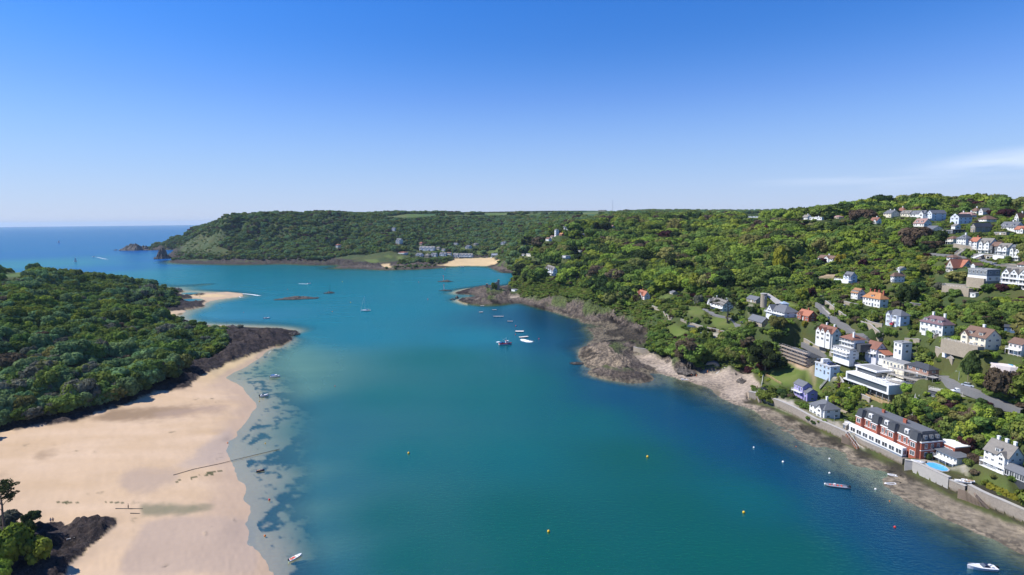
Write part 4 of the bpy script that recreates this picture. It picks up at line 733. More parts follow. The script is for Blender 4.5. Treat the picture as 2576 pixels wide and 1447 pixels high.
    me = bpy.data.meshes.new(name); me.from_pydata(V.tolist(), [], F); me.update(); return me
STY = {'round': 4, 'tall': 2, 'flat': 2, 'shrub': 2, 'cone': 1}
CM = {}
for st, k in STY.items():
    for i in range(k): CM[st, i] = crown_mesh('crown_' + st, 100 + i * 13 + len(st) * 7, st, 1900 if st != 'shrub' else 1100)
CMM = {}
def crown_for(st, i, sp):
    if (st, i, sp) not in CMM:
        me = CM[st, i].copy(); me.name = 'crown_%s_%s' % (st, sp); me.materials.append(LM[sp]); CMM[st, i, sp] = me
    return CMM[st, i, sp]
def limb(bm, pts, rads, n=7):
    rings = []
    for k, (p_, r_) in enumerate(zip(pts, rads)):
        p_ = Vector(p_); a = Vector(pts[max(0, k - 1)]); b_ = Vector(pts[min(len(pts) - 1, k + 1)]); d = (b_ - a).normalized(); t = d.orthogonal().normalized(); s = d.cross(t)
        rings.append([bm.verts.new(p_ + (t * math.cos(6.2832 * j / n) + s * math.sin(6.2832 * j / n)) * r_) for j in range(n)])
    for A, B in zip(rings[:-1], rings[1:]):
        for j in range(n): bm.faces.new((A[j], A[(j + 1) % n], B[(j + 1) % n], B[j]))
    bm.faces.new(rings[-1]); bm.faces.new(rings[0][::-1])
def trunk_mesh(seed):
    r = random.Random(seed); bm = bmesh.new(); lean = (r.uniform(-.08, .08), r.uniform(-.08, .08))
    limb(bm, [(0, 0, -.08), (0, 0, .02), (lean[0] * .5, lean[1] * .5, .35), (lean[0], lean[1], .7), (lean[0] * 1.2, lean[1] * 1.2, .85)], [.075, .055, .045, .028, .012])
    for i in range(7):
        a = i * .9 + r.uniform(-.3, .3); z0 = r.uniform(.25, .6); q = r.uniform(.35, .6); limb(bm, [(lean[0] * z0, lean[1] * z0, z0), (math.cos(a) * q * .5, math.sin(a) * q * .5, z0 + .13), (math.cos(a) * q, math.sin(a) * q, z0 + .22)], [.028, .018, .008], 5)
    me = bpy.data.meshes.new('trunk'); bm.to_mesh(me); bm.free(); me.materials.append(m_bark); return me
TRK = [trunk_mesh(i) for i in range(4)]
def tag(o, label=None, cat=None, group=None, kind=None):
    for k, v in (('label', label), ('category', cat), ('group', group), ('kind', kind)):
        if v: o[k] = v
    return o
def empty(name, loc, rz=0.0):
    o = bpy.data.objects.new(name, None); o.empty_display_size = .5; o.location = loc; o.rotation_euler = (0, 0, rz); col.objects.link(o); return o
def part(name, me, parent, loc=None, scale=None, rot=None):
    o = bpy.data.objects.new(name, me); col.objects.link(o); o.parent = parent
    if loc is not None: o.location = loc
    if scale is not None: o.scale = scale
    if rot is not None: o.rotation_euler = rot
    return o
KINDN = {'round': 'tree', 'tall': 'tree', 'flat': 'pine_tree', 'shrub': 'shrub', 'cone': 'conifer_tree'}
def make_tree(st, i, sp, x, y, z, rad, hgt, label, group=None, rz=None, name=None):
    o = empty(name or KINDN[st], (x, y, z - .15), random.uniform(0, 6.28) if rz is None else rz)
    tag(o, label, 'shrub' if st == 'shrub' else 'tree', group)
    part('crown', crown_for(st, i, sp), o, scale=(rad, rad, hgt))
    part('trunk', TRK[i % 4], o, scale=(rad * (.8 if st != 'flat' else .9), rad * (.8 if st != 'flat' else .9), hgt))
    return o
# ---- rectangles of the picture that trees must not hide (houses etc.), with distance
CLEAR = []
for h in HS:
    s = CR[h[1]][2] / 1.54503; ox, oy, _ = CR[h[1]]; u = (ox + h[2] * CR[h[1]][2]) / 1.54503; v = (oy + h[3] * CR[h[1]][2]) / 1.54503
    CLEAR.append((u - h[5] * s, u + h[6] * s, v - (h[7] + h[8]) * s, v - h[7] * s * .12, h[4]))
def clr(c, x0, y0, x1, y1, D):
    ox, oy, s = CR[c]; CLEAR.append(((ox + x0 * s) / 1.54503, (ox + x1 * s) / 1.54503, (oy + y0 * s) / 1.54503, (oy + y1 * s) / 1.54503, D))
clr('c2', 1160, 530, 1447, 800, 250); clr('c1', 0, 320, 620, 690, 224); clr('c2', 860, 60, 1447, 420, 262); clr('c1', 0, 0, 300, 160, 250); clr('c3', 300, 1140, 650, 1300, 240); clr('c3', 720, 1210, 980, 1340, 226)
clr('c1', 520, 720, 760, 830, 210); clr('e4', 780, 310, 900, 460, 790); clr('e4', 670, 370, 720, 440, 790); clr('c5', 1570, 1150, 1900, 1310, 366); clr('c4', 160, 395, 380, 530, 380); clr('c3', 1080, 940, 1380, 1040, 226); clr('c3', 1290, 650, 1390, 715, 255)
clr('c1', 390, 100, 460, 370, 235); clr('c2', 1160, 420, 1240, 560, 245); clr('c6', 1440, 860, 1800, 1020, 360); clr('c5', 1790, 470, 1850, 730, 400)
ROADS = [('c4', [(830,515),(900,585),(990,665),(1080,730),(1190,795),(1300,870),(1420,950),(1560,1030),(1700,1110),(1760,1150)]), ('c3', [(600,1075),(700,1125),(800,1170),(900,1205),(1000,1245),(1150,1310),(1300,1370),(1447,1430)]),
         ('c6', [(870,885),(1000,900),(1200,915),(1400,950),(1600,990),(1800,1040),(1990,1060),(2170,1065)]), ('c4', [(650,960),(760,1020),(900,1105),(1100,1170),(1300,1220)]), ('c5', [(1640,560),(1560,590),(1640,630),(1750,665),(1900,710),(2000,770)])]
for c, pts in ROADS:
    for (xa, ya), (xb, yb) in zip(pts[:-1], pts[1:]):
        for f in (0, .25, .5, .75): x, y = xa + (xb - xa) * f, ya + (yb - ya) * f; clr(c, x - 12, y - 12, x + 12, y + 8, 1e9)
CPOLY = []
for c, pts in [('c5',[(1250,570),(1320,540),(1540,565),(1560,640),(1490,665),(1380,640),(1350,590)]),('c5',[(1620,700),(1700,655),(1830,700),(1950,770),(1850,790),(1680,790)]),('c5',[(1120,800),(1250,755),(1420,830),(1370,870),(1260,905)]),('c5',[(1440,865),(1500,840),(1770,850),(1700,900)]),
    ('l7',[(1970,640),(2330,580),(2310,640),(2010,690)]),('l7',[(1380,835),(1690,742),(2330,750),(2170,850)]),('c7',[(1010,1210),(1150,1160),(1300,1155),(1200,1245)]),('c7',[(840,1290),(1000,1230),(1030,1305)]),('c5',[(970,540),(1060,560),(1210,670),(1190,690),(1080,620)]),
    ('c5',[(1290,700),(1340,700),(1500,770),(1800,840),(1990,850),(1980,890),(1760,850),(1500,800)]),('c4',[(230,1300),(380,1270),(560,1250),(700,1270),(880,1370),(700,1447),(300,1440)]),('c3',[(600,1015),(760,1025),(900,1100),(940,1170),(800,1120)]),('c1',[(985,920),(1060,930),(1447,1110),(1447,1150),(1300,1080)]),
    ('c2',[(700,60),(900,60),(860,330),(720,200)]),('c2',[(920,380),(1180,440),(1160,620),(900,560)]),('c1',[(1000,880),(1447,900),(1447,1100),(1000,950)]),('c1',[(1150,230),(1380,240),(1380,320),(1200,300)]),
    ('c5',[(-100,400),(200,440),(600,600),(780,640),(780,800),(700,760),(500,560),(0,480)]),('c5',[(820,840),(900,650),(960,700),(930,940)]),('c6',[(1750,1340),(2170,1400),(2170,1447),(1760,1400)]),
    ('c8',[(0,281),(2140,262),(2532,262),(2532,280),(2240,290),(2250,320),(2110,340),(2110,300),(1800,290),(700,310),(0,320)]),('l7',[(560,120),(2532,95),(2532,125),(1500,125),(1000,165),(700,150)]),('c7',[(-50,284),(1160,282),(1170,330),(900,320),(780,345),(500,365),(-50,380)]),('l1',[(-20,130),(260,110),(150,175),(-20,185)])]:
    ox, oy, s = CR[c]; CPOLY.append(np.array([((ox + x * s) / 1.54503, (oy + y * s) / 1.54503) for x, y in pts]))
def world_poly(c, pts): return poly(c, pts, H1)
Z_vill = world_poly('d', [(1640,770),(1640,745),(1700,735),(1760,735),(1850,720),(1960,720),(2000,640),(2120,640),(2200,600),(2330,640),(2380,540),(2600,540),(2600,1320),(2440,1180),(2160,1060),(1900,1000),(1740,900),(1650,860)])
Z_dense = world_poly('c1', [(400,100),(470,300),(640,470),(760,560),(900,620),(1000,560),(1020,450),(1150,430),(1447,420),(1447,330),(1200,150),(1050,80),(950,150),(700,60)])
Z_dense2 = world_poly('c5', [(1000,980),(1250,930),(1500,940),(1800,900),(2026,870),(2100,1150),(1950,1230),(1700,1160),(1500,1190),(1300,1090),(1100,1060)])
Z_dense3 = world_poly('c4', [(0,850),(130,820),(380,840),(400,980),(360,1080),(380,1250),(180,1310),(0,1350),(-200,1100)])
Z_slab = world_poly('c5', [(120,1100),(240,1000),(330,900),(250,780),(350,700),(500,700),(700,790),(920,850),(940,950),(780,1000),(750,1080),(900,1240),(760,1400),(300,1400),(100,1250)])
Z_low = world_poly('e4', [(1010,400),(1150,290),(1400,330),(1650,320),(1800,340),(2170,430),(2300,640),(1900,700),(1500,600),(1000,560)])
Z_low2 = world_poly('c5', [(-100,480),(400,440),(760,500),(1000,560),(1200,700),(1250,760),(1100,780),(960,940),(800,930),(700,700),(400,620),(0,560)])
Z_hut = world_poly('l7', [(860,560),(1700,540),(2050,540),(2050,720),(1700,740),(850,760)])
Z_scrub = world_poly('l6', [(-30,700),(100,620),(400,440),(830,290),(940,400),(1000,500),(900,640),(1100,700),(1000,800),(200,790)])
def scatter():
    out = []
    def grid(x0, x1, y0, y1, sp):
        gx = np.arange(x0, x1, sp); gy = np.arange(y0, y1, sp); a, b = np.meshgrid(gx, gy); a = a + rng.uniform(-.45, .45, a.shape) * sp; b = b + rng.uniform(-.45, .45, b.shape) * sp
        return a.ravel(), b.ravel()
    allp = []
    for (y0, y1, x0, x1, sp) in [(90, 640, -640, -60, 5.6), (640, 1000, -900, -180, 6.4), (150, 560, 60, 460, 3.0), (560, 740, 60, 900, 6.2), (150, 560, 460, 800, 7.0), (740, 1150, 0, 1100, 7.6), (1150, 1500, -260, 1500, 8.5), (1500, 2350, -1600, 900, 9.0), (1500, 2300, 900, 1700, 14.0)]:
        x, y = grid(x0, x1, y0, y1, sp); allp.append(np.stack([x, y, np.full(x.shape, sp)], 1))
    def seen(c, x0, x1, y0, y1, st_):
        P_ = [hit_grid(np.maximum(H1, 0), c, x_ + rng.uniform(-.5, .5) * st_, y_ + rng.uniform(-.5, .5) * st_) for x_ in np.arange(x0, x1, st_) for y_ in np.arange(y0, y1, st_)]
        P_ = np.array([(p_[0], p_[1], 5.0) for p_ in P_ if p_ is not None]); allp.append(P_)
    seen('c1', 400, 1440, 100, 600, 36); seen('e4', 1030, 2170, 290, 640, 20); seen('c5', -100, 980, 400, 900, 24); seen('l1', 0, 1240, 980, 1290, 34); seen('l3', 0, 800, 880, 1150, 28); seen('c2', 150, 1160, 150, 620, 34); seen('c5', 950, 2026, 900, 1250, 26); seen('l6', 200, 2500, 560, 830, 26)
    allp.append(np.stack([*grid(-10, 280, 560, 880, 3.1), np.full(grid(-10, 280, 560, 880, 3.1)[0].shape, 3.1)], 1))
    A = np.concatenate(allp); x, y, sp = A.T
    t = np.arctan2(x, y); A = A[(t > R(-47)) & (t < R(47))]; x, y, sp = A.T
    t, l = np.arctan2(x, y), np.log(np.hypot(x, y)); z = samp(H1, t, l); r_ = samp(rk, t, l); rock_ = samp(rock, t, l)
    lf_ = (x < -60) & (y < 470) & (x < -.60 * y); bad = (z < 2.6) | ((samp(M_rock, t, l) > .45) & ~(lf_ & (z > 3.4)) & ~((y > 1250) & (z > 6)))
    for M in (M_sand, M_shing, M_lawn, M_field, M_bare, M_grav, M_pav): bad |= samp(M, t, l) > .3
    for p0, ex, ey, ln, wd, zz in PADS:
        dx, dy = x - p0[0], y - p0[1]; a = dx * ex[0] + dy * ex[1]; b = dx * ey[0] + dy * ey[1]; bad |= (a > -1.5) & (a < ln + 1.5) & (b > -1.5) & (b < wd + 1.5)
    zl = samp(H1, t, l + .006); sl = np.abs(zl - z) / (np.exp(l) * .006)
    bad |= (sl > 2.6) & (y > 500) & (z < 12)
    A = A[~bad]; z = z[~bad]; x, y, sp = A.T
    vill = inpoly(Z_vill, x, y); low = inpoly(Z_low, x, y) | inpoly(Z_low2, x, y); hut = inpoly(Z_hut, x, y); scr = inpoly(Z_scrub, x, y)
    n = len(x); u = rng.uniform(size=n); g = fbm(x / 45, y / 45, 3, 91); g2 = fbm(x / 16, y / 16, 2, 93); g3 = fbm(x / 90, y / 90, 2, 95)
    rad = np.where(y > 1150, rng.uniform(4.8, 7.6, n), np.where(y > 430, rng.uniform(5.4, 10.5, n), rng.uniform(4.2, 8.0, n))); hg = rad * rng.uniform(.95, 1.4, n); 
    left = (x < -60) & (y < 1000); rad = np.where(left, rng.uniform(3.2, 6.4, n), rad); hg = np.where(left, rad * rng.uniform(1.1, 1.8, n), hg)
    smallv = vill & (u < .80); rad = np.where(smallv, rng.uniform(1.3, 3.0, n), np.where(vill, rng.uniform(2.4, 4.4, n), rad)); thin = (sp < 4) & ~vill & ~low & (u > np.where(sp < 3.15, np.where(sp > 3.05, 0, .27), .27)); dense = inpoly(Z_dense, x, y) | inpoly(Z_dense2, x, y) | inpoly(Z_dense3, x, y); rad = np.where(dense, rng.uniform(2.6, 4.9, n), rad); hg = np.where(dense, rad * rng.uniform(1.1, 1.5, n), hg); thin |= dense & (u > .5); hg = np.where(vill, rad * rng.uniform(1.0, 1.6, n), hg)
    rad = np.where(low, rng.uniform(1.3, 3.3, n), rad); hg = np.where(low, rad * rng.uniform(.6, .95, n), hg)
    rad = np.where(hut & (u < .6), rng.uniform(1.6, 3.2, n), rad); hg = np.where(hut, rad * 1.2, hg)
    rad = np.where(scr, rng.uniform(1.6, 4.2, n), rad); hg = np.where(scr, rad * rng.uniform(.45, .8, n), hg)
    drop = (scr & ((g < .40) | (u < .15))) | (vill & ((u > .93) | ((g2 > .60) & (u > .45)))) | (hut & (u > .8))
    lfe = (x < -60) & (y < 470) & (x < -.60 * y); knoll = (y < 230) & (x < 0); drop |= knoll | thin | inpoly(Z_slab, x, y)
    vs_ = np.where(vill | low | scr, 1.0, .62 + .75 * sstep(.3, .7, g2)); rad = rad * vs_; hg = hg * vs_
    for p0, ex, ey, ln, wd, zz in PADS:
        dx, dy = x - p0[0], y - p0[1]; a = dx * ex[0] + dy * ex[1]; b = dx * ey[0] + dy * ey[1]; gx_ = np.maximum.reduce([-a, a - ln, np.zeros(n)]); gy_ = np.maximum.reduce([-b, b - wd, np.zeros(n)]); dd_ = np.hypot(gx_, gy_); lim = np.maximum(1.2, dd_ * .9); cut = (rad > lim) & (dd_ < 12); hg = np.where(cut, hg * np.maximum(.4, lim / rad), hg); rad = np.where(cut, lim, rad)
    edge = (z < 7) & ~lfe; rad = np.where(edge, rad * .65, rad); hg = np.where(edge, hg * .6, hg)
    # what the crown would cover in the picture
    for k in range(3):
        uu, vv = proj(x, y, z + hg * .75); ru = rad * FPX / y; hu = hg * .45 * FPX / y
        hit = np.zeros(n, bool)
        for (u0, u1, v0, v1, D) in CLEAR:
            near = (y < D + 3) if D < 1e8 else np.ones(n, bool)
            hit |= near & (uu + ru * .75 > u0) & (uu - ru * .75 < u1) & (vv - hu * .8 < v1) & (vv + hu * .8 > v0)
        for pl in CPOLY: hit |= inpoly(pl, uu, vv - hu * .6)
        if k < 2: rad = np.where(hit, np.maximum(rad * .55, 1.05), rad); hg = np.where(hit, np.minimum(hg * .5, 3.5 - 2 * k), hg)
        else: drop |= hit & (hg > 2.4)
    st = np.where((hg < rad * 1.05) | (rad < 2.4), 3, np.where(u * 7 % 1 < .14, 1, 0))
    dk = (g2 * 7.3 % 1 < .05) & (y < 1200) & ~left; st = np.where(dk & (rad > 3), 2, st)
    # species by patch
    q = (g * .55 + g3 * .45); h_ = rng.uniform(size=n)
    sp_ = np.full(n, 'green', object)
    sp_[h_ < .30] = 'mid'; sp_[(h_ >= .30) & (h_ < .45)] = 'dark'; sp_[(h_ > .90)] = 'olive'; sp_[(h_ > .86) & (h_ < .90)] = 'brown'
    lm = (q > .47) & (h_ > .45) & (h_ < .80) & ~left; sp_[lm] = 'lime'
    sp_[left & (h_ > .25) & (h_ < .75)] = 'blue'; sp_[left & (h_ >= .75) & (h_ < .86)] = 'grey'; sp_[left & (h_ >= .93)] = 'green'; sp_[left & (g > .45) & (h_ > .45) & (y > 380)] = 'green'; sp_[left & (g > .5) & (h_ > .8) & (y > 400)] = 'lime'
    fr_ = y > 1100; sp_[fr_ & (h_ > .3) & (h_ < .62)] = 'blue'; sp_[fr_ & (h_ >= .62) & (h_ < .8)] = 'mid'
    sp_[(h_ > .985) & ~left] = 'copper'; sp_[(h_ > .978) & (h_ < .985) & vill] = 'yellow'
    sp_[low & (h_ > .3)] = 'green'; sp_[low & (h_ > .55)] = 'olive'; sp_[low & (h_ > .7)] = 'green'; sp_[st == 2] = 'pine'; sp_[scr & (h_ > .3)] = 'mid'
    ok = ~drop & (rad > .7)
    return x[ok], y[ok], z[ok], rad[ok], hg[ok], st[ok], sp_[ok], vill[ok], left[ok], low[ok], scr[ok]
tx, ty, tz, trd, thg, tst, tsp, tvill, tleft, tlow, tscr = scatter()
print('scattered', len(tx), time.time() - T0)
STN = ['round', 'tall', 'flat', 'shrub']
# the largest-showing ones become individual trees
uu, vv = proj(tx, ty, tz + thg * .6); infr = (uu > -20) & (uu < 2596) & (vv < 1470)
app = np.where(infr, trd * (thg ** .5) / ty, 0)
order = np.argsort(-app)
NIND_T, NIND_S = 262, 280
it = [i for i in order if tst[i] != 3][:NIND_T]; is_ = [i for i in order if tst[i] == 3 and app[i] > 0][:NIND_S]
LANDM = []
for h, (p, phi, ln, wd, hw, hr) in zip(HS, HF):
    if h[4] < 700: LANDM.append((p[0], p[1], h[13]))
SPW = dict(lime='bright green', green='fresh', mid='mid green', dark='dark green', blue='blue green', olive='olive green', brown='brownish', copper='dark purple leaved', yellow='golden yellow', grey='grey green', pine='dark needled')
def tree_label(i):
    shp = {0: 'rounded', 1: 'tall', 2: 'flat topped', 3: 'low'}[int(tst[i])]; kind = {0: 'tree', 1: 'tree', 2: 'pine', 3: 'shrub'}[int(tst[i])]
    x, y = tx[i], ty[i]
    if tleft[i]:
        u_ = uu[i]; where = 'at the left edge of' if u_ < 150 else ('in the middle of' if u_ < 330 else 'towards the rocky tip of')
        lv = 'low down' if tz[i] < 14 else ('halfway up' if tz[i] < 32 else 'near the top')
        return '%s %s %s %s %s the left hill' % (shp, SPW[tsp[i]], kind, lv + ',', where), 'trees and shrubs on the left hill'
    d = [(math.hypot(x - a, y - b) + max(0, 30 if b < y else 0), l) for a, b, l in LANDM]; dd, l = min(d)
    l = l.split(',')[0]
    ws = l.split(); l = ' '.join(ws[:7]) if len(ws) > 7 else l
    for bad_ in (' above the', ' with', ' and', ' the', ' of', ' at', ' on', ' above', ' beside', ' behind', ' a', ' in', ' below', ' left', ' between'):
        if l.endswith(bad_): l = l[:-len(bad_)]
    if dd > 75: return '%s %s %s in the wood above the cliffs' % (shp, SPW[tsp[i]], kind), 'trees and shrubs on the right hill'
    l = l.replace(' hipped roof', ' roof').replace('pale blue white', 'pale blue')
    return '%s %s %s near the %s' % (shp, SPW[tsp[i]], kind, l), 'trees and shrubs on the right hill'
ind = set(it) | set(is_)
for i in list(it) + list(is_):
    st = STN[int(tst[i])]; lab, grp = tree_label(i)
    make_tree(st, int(rng.integers(STY[st])), tsp[i], float(tx[i]), float(ty[i]), float(tz[i]), float(trd[i]), float(thg[i]), lab, grp)
# ---- the rest: one woodland, instanced by geometry nodes
PROTO = []
for st in STN:
    for i in range(STY[st]): PROTO.append((st, i))
protos = []; pcol = bpy.data.collections.new('crown_library')
rest = np.array([i for i in range(len(tx)) if i not in ind])
combos = {}
for i in rest:
    st = STN[int(tst[i])]; k = (st, int(rng.integers(STY[st])), tsp[i]); combos.setdefault(k, []).append(i)
order_k = sorted(combos); pid = np.zeros(len(tx), int)
def build_stuff(name, sel_idx, label, cat=None):
    me = bpy.data.meshes.new(name); idx = np.array(sel_idx)
    co = np.stack([tx[idx], ty[idx], tz[idx] - .3], 1).astype(np.float32); me.vertices.add(len(idx)); me.vertices.foreach_set('co', co.ravel())
    a = me.attributes.new('proto', 'INT', 'POINT'); a.data.foreach_set('value', pid[idx].astype(np.int32))
    a = me.attributes.new('sz', 'FLOAT_VECTOR', 'POINT'); a.data.foreach_set('vector', np.stack([trd[idx], trd[idx] * rng.uniform(.85, 1.15, len(idx)), thg[idx]], 1).astype(np.float32).ravel())
    a = me.attributes.new('rz', 'FLOAT', 'POINT'); a.data.foreach_set('value', rng.uniform(0, 6.28, len(idx)).astype(np.float32))
    o = bpy.data.objects.new(name, me); col.objects.link(o); tag(o, label, cat, kind='stuff')
    g = bpy.data.node_groups.new(name, 'GeometryNodeTree'); g.interface.new_socket('Geometry', in_out='INPUT', socket_type='NodeSocketGeometry'); g.interface.new_socket('Geometry', in_out='OUTPUT', socket_type='NodeSocketGeometry')
    gi = g.nodes.new('NodeGroupInput'); go = g.nodes.new('NodeGroupOutput'); jn = g.nodes.new('GeometryNodeJoinGeometry')
    def na(n_, t): q = g.nodes.new('GeometryNodeInputNamedAttribute'); q.data_type = t; q.inputs[0].default_value = n_; return q.outputs[0]
    pa, sa, ra = na('proto', 'INT'), na('sz', 'FLOAT_VECTOR'), na('rz', 'FLOAT'); cx = g.nodes.new('ShaderNodeCombineXYZ'); g.links.new(ra, cx.inputs[2])
    for k in sorted(set(pid[idx])):
        key = order_k[k]; ob = PO[key]
        oi = g.nodes.new('GeometryNodeObjectInfo'); oi.inputs[0].default_value = ob; oi.inputs[1].default_value = True
        cmp_ = g.nodes.new('FunctionNodeCompare'); cmp_.data_type = 'INT'; cmp_.operation = 'EQUAL'; g.links.new(pa, cmp_.inputs[2]); cmp_.inputs[3].default_value = int(k)
        ip = g.nodes.new('GeometryNodeInstanceOnPoints'); g.links.new(gi.outputs[0], ip.inputs['Points']); g.links.new(cmp_.outputs[0], ip.inputs['Selection']); g.links.new(oi.outputs['Geometry'], ip.inputs['Instance'])
        g.links.new(cx.outputs[0], ip.inputs['Rotation']); g.links.new(sa, ip.inputs['Scale']); g.links.new(ip.outputs[0], jn.inputs[0])
    g.links.new(jn.outputs[0], go.inputs[0]); md = o.modifiers.new('scatter', 'NODES'); md.node_group = g; return o
PO = {}
for n_, k in enumerate(order_k):
    for i in combos[k]: pid[i] = n_
    ob = bpy.data.objects.new('crown_source', crown_for(*k)); pcol.objects.link(ob); PO[k] = ob
WOOD = build_stuff('woodland', [i for i in rest if tst[i] != 3], 'dense mixed broadleaved woodland covering the hills behind the nearer trees', 'woodland')
SCRUB = build_stuff('scrub', [i for i in rest if tst[i] == 3], 'low green scrub and garden shrubs spread over cliffs and gardens', 'scrub')
print('woods', len(rest), time.time() - T0)
# ---------------------------------------------------------------- building kit
class MB:
    def __init__(s): s.v = []; s.f = []
    def poly(s, pts):
        b = len(s.v); s.v.extend(tuple(p) for p in pts); s.f.append(tuple(range(b, b + len(pts)))); return s
    def box(s, x0, x1, y0, y1, z0, z1):
        if x0 > x1: x0, x1 = x1, x0
        if y0 > y1: y0, y1 = y1, y0
        b = len(s.v); s.v += [(x0,y0,z0),(x1,y0,z0),(x1,y1,z0),(x0,y1,z0),(x0,y0,z1),(x1,y0,z1),(x1,y1,z1),(x0,y1,z1)]
        s.f += [tuple(b + i for i in q) for q in ((0,3,2,1),(4,5,6,7),(0,1,5,4),(1,2,6,5),(2,3,7,6),(3,0,4,7))]; return s
    def slab(s, q, t):
        """thick sheet: quad q, thickness t along its own normal"""
        a, b_, c = Vector(q[0]), Vector(q[1]), Vector(q[2]); n = (b_ - a).cross(c - a).normalized()
        if n.z < 0: q = q[::-1]; n = -n
        b = len(s.v); m = len(q); s.v += [tuple(p) for p in q] + [tuple(Vector(p) + n * t) for p in q]
        s.f.append(tuple(b + i for i in range(m))[::-1]); s.f.append(tuple(b + m + i for i in range(m)))
        for i in range(m): j = (i + 1) % m; s.f.append((b + i, b + j, b + m + j, b + m + i))
        return s
    def prism(s, pts, z0, z1):
        m = len(pts); b = len(s.v); s.v += [(p[0], p[1], z0) for p in pts] + [(p[0], p[1], z1) for p in pts]
        s.f.append(tuple(b + i for i in range(m))[::-1]); s.f.append(tuple(b + m + i for i in range(m)))
        for i in range(m): j = (i + 1) % m; s.f.append((b + i, b + j, b + m + j, b + m + i))
        return s
    def tube(s, p0, p1, r, n=6, r1=None):
        r1 = r if r1 is None else r1; a, c = Vector(p0), Vector(p1); d = (c - a).normalized(); t = d.orthogonal().normalized(); w_ = d.cross(t); b = len(s.v)
        for p, rr_ in ((a, r), (c, r1)):
            for i in range(n): s.v.append(tuple(p + (t * math.cos(6.2832 * i / n) + w_ * math.sin(6.2832 * i / n)) * rr_))
        s.f.append(tuple(b + i for i in range(n))[::-1]); s.f.append(tuple(b + n + i for i in range(n)))
        for i in range(n): j = (i + 1) % n; s.f.append((b + i, b + j, b + n + j, b + n + i))
        return s
    def mesh(s, name, mat, smooth=False):
        me = bpy.data.meshes.new(name); me.from_pydata(s.v, [], s.f); me.materials.append(mat)
        bm = bmesh.new(); bm.from_mesh(me); bmesh.ops.recalc_face_normals(bm, faces=bm.faces); bm.to_mesh(me); bm.free()
        if smooth: me.polygons.foreach_set('use_smooth', [True] * len(me.polygons))
        me.update(); return me
    def obj(s, name, mat, parent=None, smooth=False):
        o = bpy.data.objects.new(name, s.mesh(name, mat, smooth)); col.objects.link(o)
        if parent is not None: o.parent = parent
        return o
W = dict(white=plain('white_render', (.74, .74, .71), .7, .07, .6), cream=plain('cream_render', (.70, .64, .50), .7, .08, .6), pinkwhite=plain('pinkish_render', (.70, .62, .58), .7, .08), blueshadewhite=plain('bluish_shade_render', (.62, .67, .73), .7, .07),  # bluish white: blue-grey shade of side walls put into the colour
    paleblue=plain('pale_blue_render', (.45, .55, .68), .7, .07), lavender=plain('lavender_render', (.66, .65, .70), .7, .07), purple=plain('lilac_render', (.36, .32, .60), .7, .08), stone=plain('rubble_stone', (.34, .29, .22), .9, .35, 1.6, bump=.6),
    glasswhite=plain('white_panel', (.72, .73, .73), .5, .05), redbrick=plain('red_brick', (.34, .105, .065), .85, .25, 2.5, bump=.3), brickstone=plain('mixed_brick', (.33, .19, .14), .85, .3, 1.5, bump=.4), render=plain('bare_render', (.46, .38, .32), .9, .3, .8),
    greyclad=plain('grey_cladding', (.20, .225, .25), .6, .1), darkgrey=plain('dark_cladding', (.07, .075, .08), .7, .15), tudor=plain('half_timber_render', (.55, .52, .46), .8, .2), tan=plain('tan_render', (.48, .42, .32), .8, .1), pink=plain('pink_render', (.62, .38, .32), .8, .1))
RM = dict(slate=plain('slate_roof', (.135, .142, .155), .6, .28, 2.0, bump=.5), darkslate=plain('dark_slate_roof', (.055, .06, .068), .6, .25, 2.0, bump=.5), brown=plain('brown_tile', (.17, .105, .078), .8, .3, 1.6, bump=.5), redbrown=plain('red_brown_tile', (.22, .105, .075), .8, .3, 1.6, bump=.5),
    redtile=plain('red_tile', (.36, .145, .09), .8, .28, 1.6, bump=.5), orange=plain('orange_tile', (.42, .20, .085), .8, .35, 1.2, bump=.5), orangebrown=plain('orange_brown_tile', (.32, .17, .085), .8, .35, 1.2, bump=.5), purple=plain('plum_tile', (.165, .105, .115), .8, .3, 1.5, bump=.5),
    stonetile=plain('weathered_slate', (.20, .185, .165), .8, .35, 1.0, bump=.5), pinktile=plain('pinkish_tile', (.30, .19, .165), .8, .3, 1.3, bump=.5), greyflat=plain('grey_felt', (.25, .255, .26), .8, .15, .5), whiteflat=plain('pale_roof', (.55, .56, .56), .7, .1, .5), darkflat=plain('dark_felt', (.06, .062, .066), .8, .15, .5))
m_frame = plain('white_frame', (.78, .78, .76), .5, .04); m_rail = plain('grey_metal', (.45, .46, .47), .4, .1, metal=.3); m_pot = plain('clay_pot', (.40, .19, .11), .8, .2); m_wood = plain('weathered_timber', (.26, .20, .15), .85, .3, 4.0)
m_newwood = plain('new_timber', (.55, .38, .20), .8, .25, 3.0); m_conc = plain('concrete', (.40, .38, .35), .85, .18, .7); m_black = plain('black_rubber', (.02, .02, .022), .5, .2); m_stone = W['stone']
m_glass, nt, b, o = newmat('window_glass'); b.inputs['Base Color'].default_value = (.035, .045, .055, 1); b.inputs['Roughness'].default_value = .06; b.inputs['Specular IOR Level'].default_value = .9
q = N(nt, 'ShaderNodeObjectInfo'); L(nt, mixc(nt, q.outputs['Random'], (.015, .02, .026), (.085, .10, .115)), b.inputs['Base Color'])
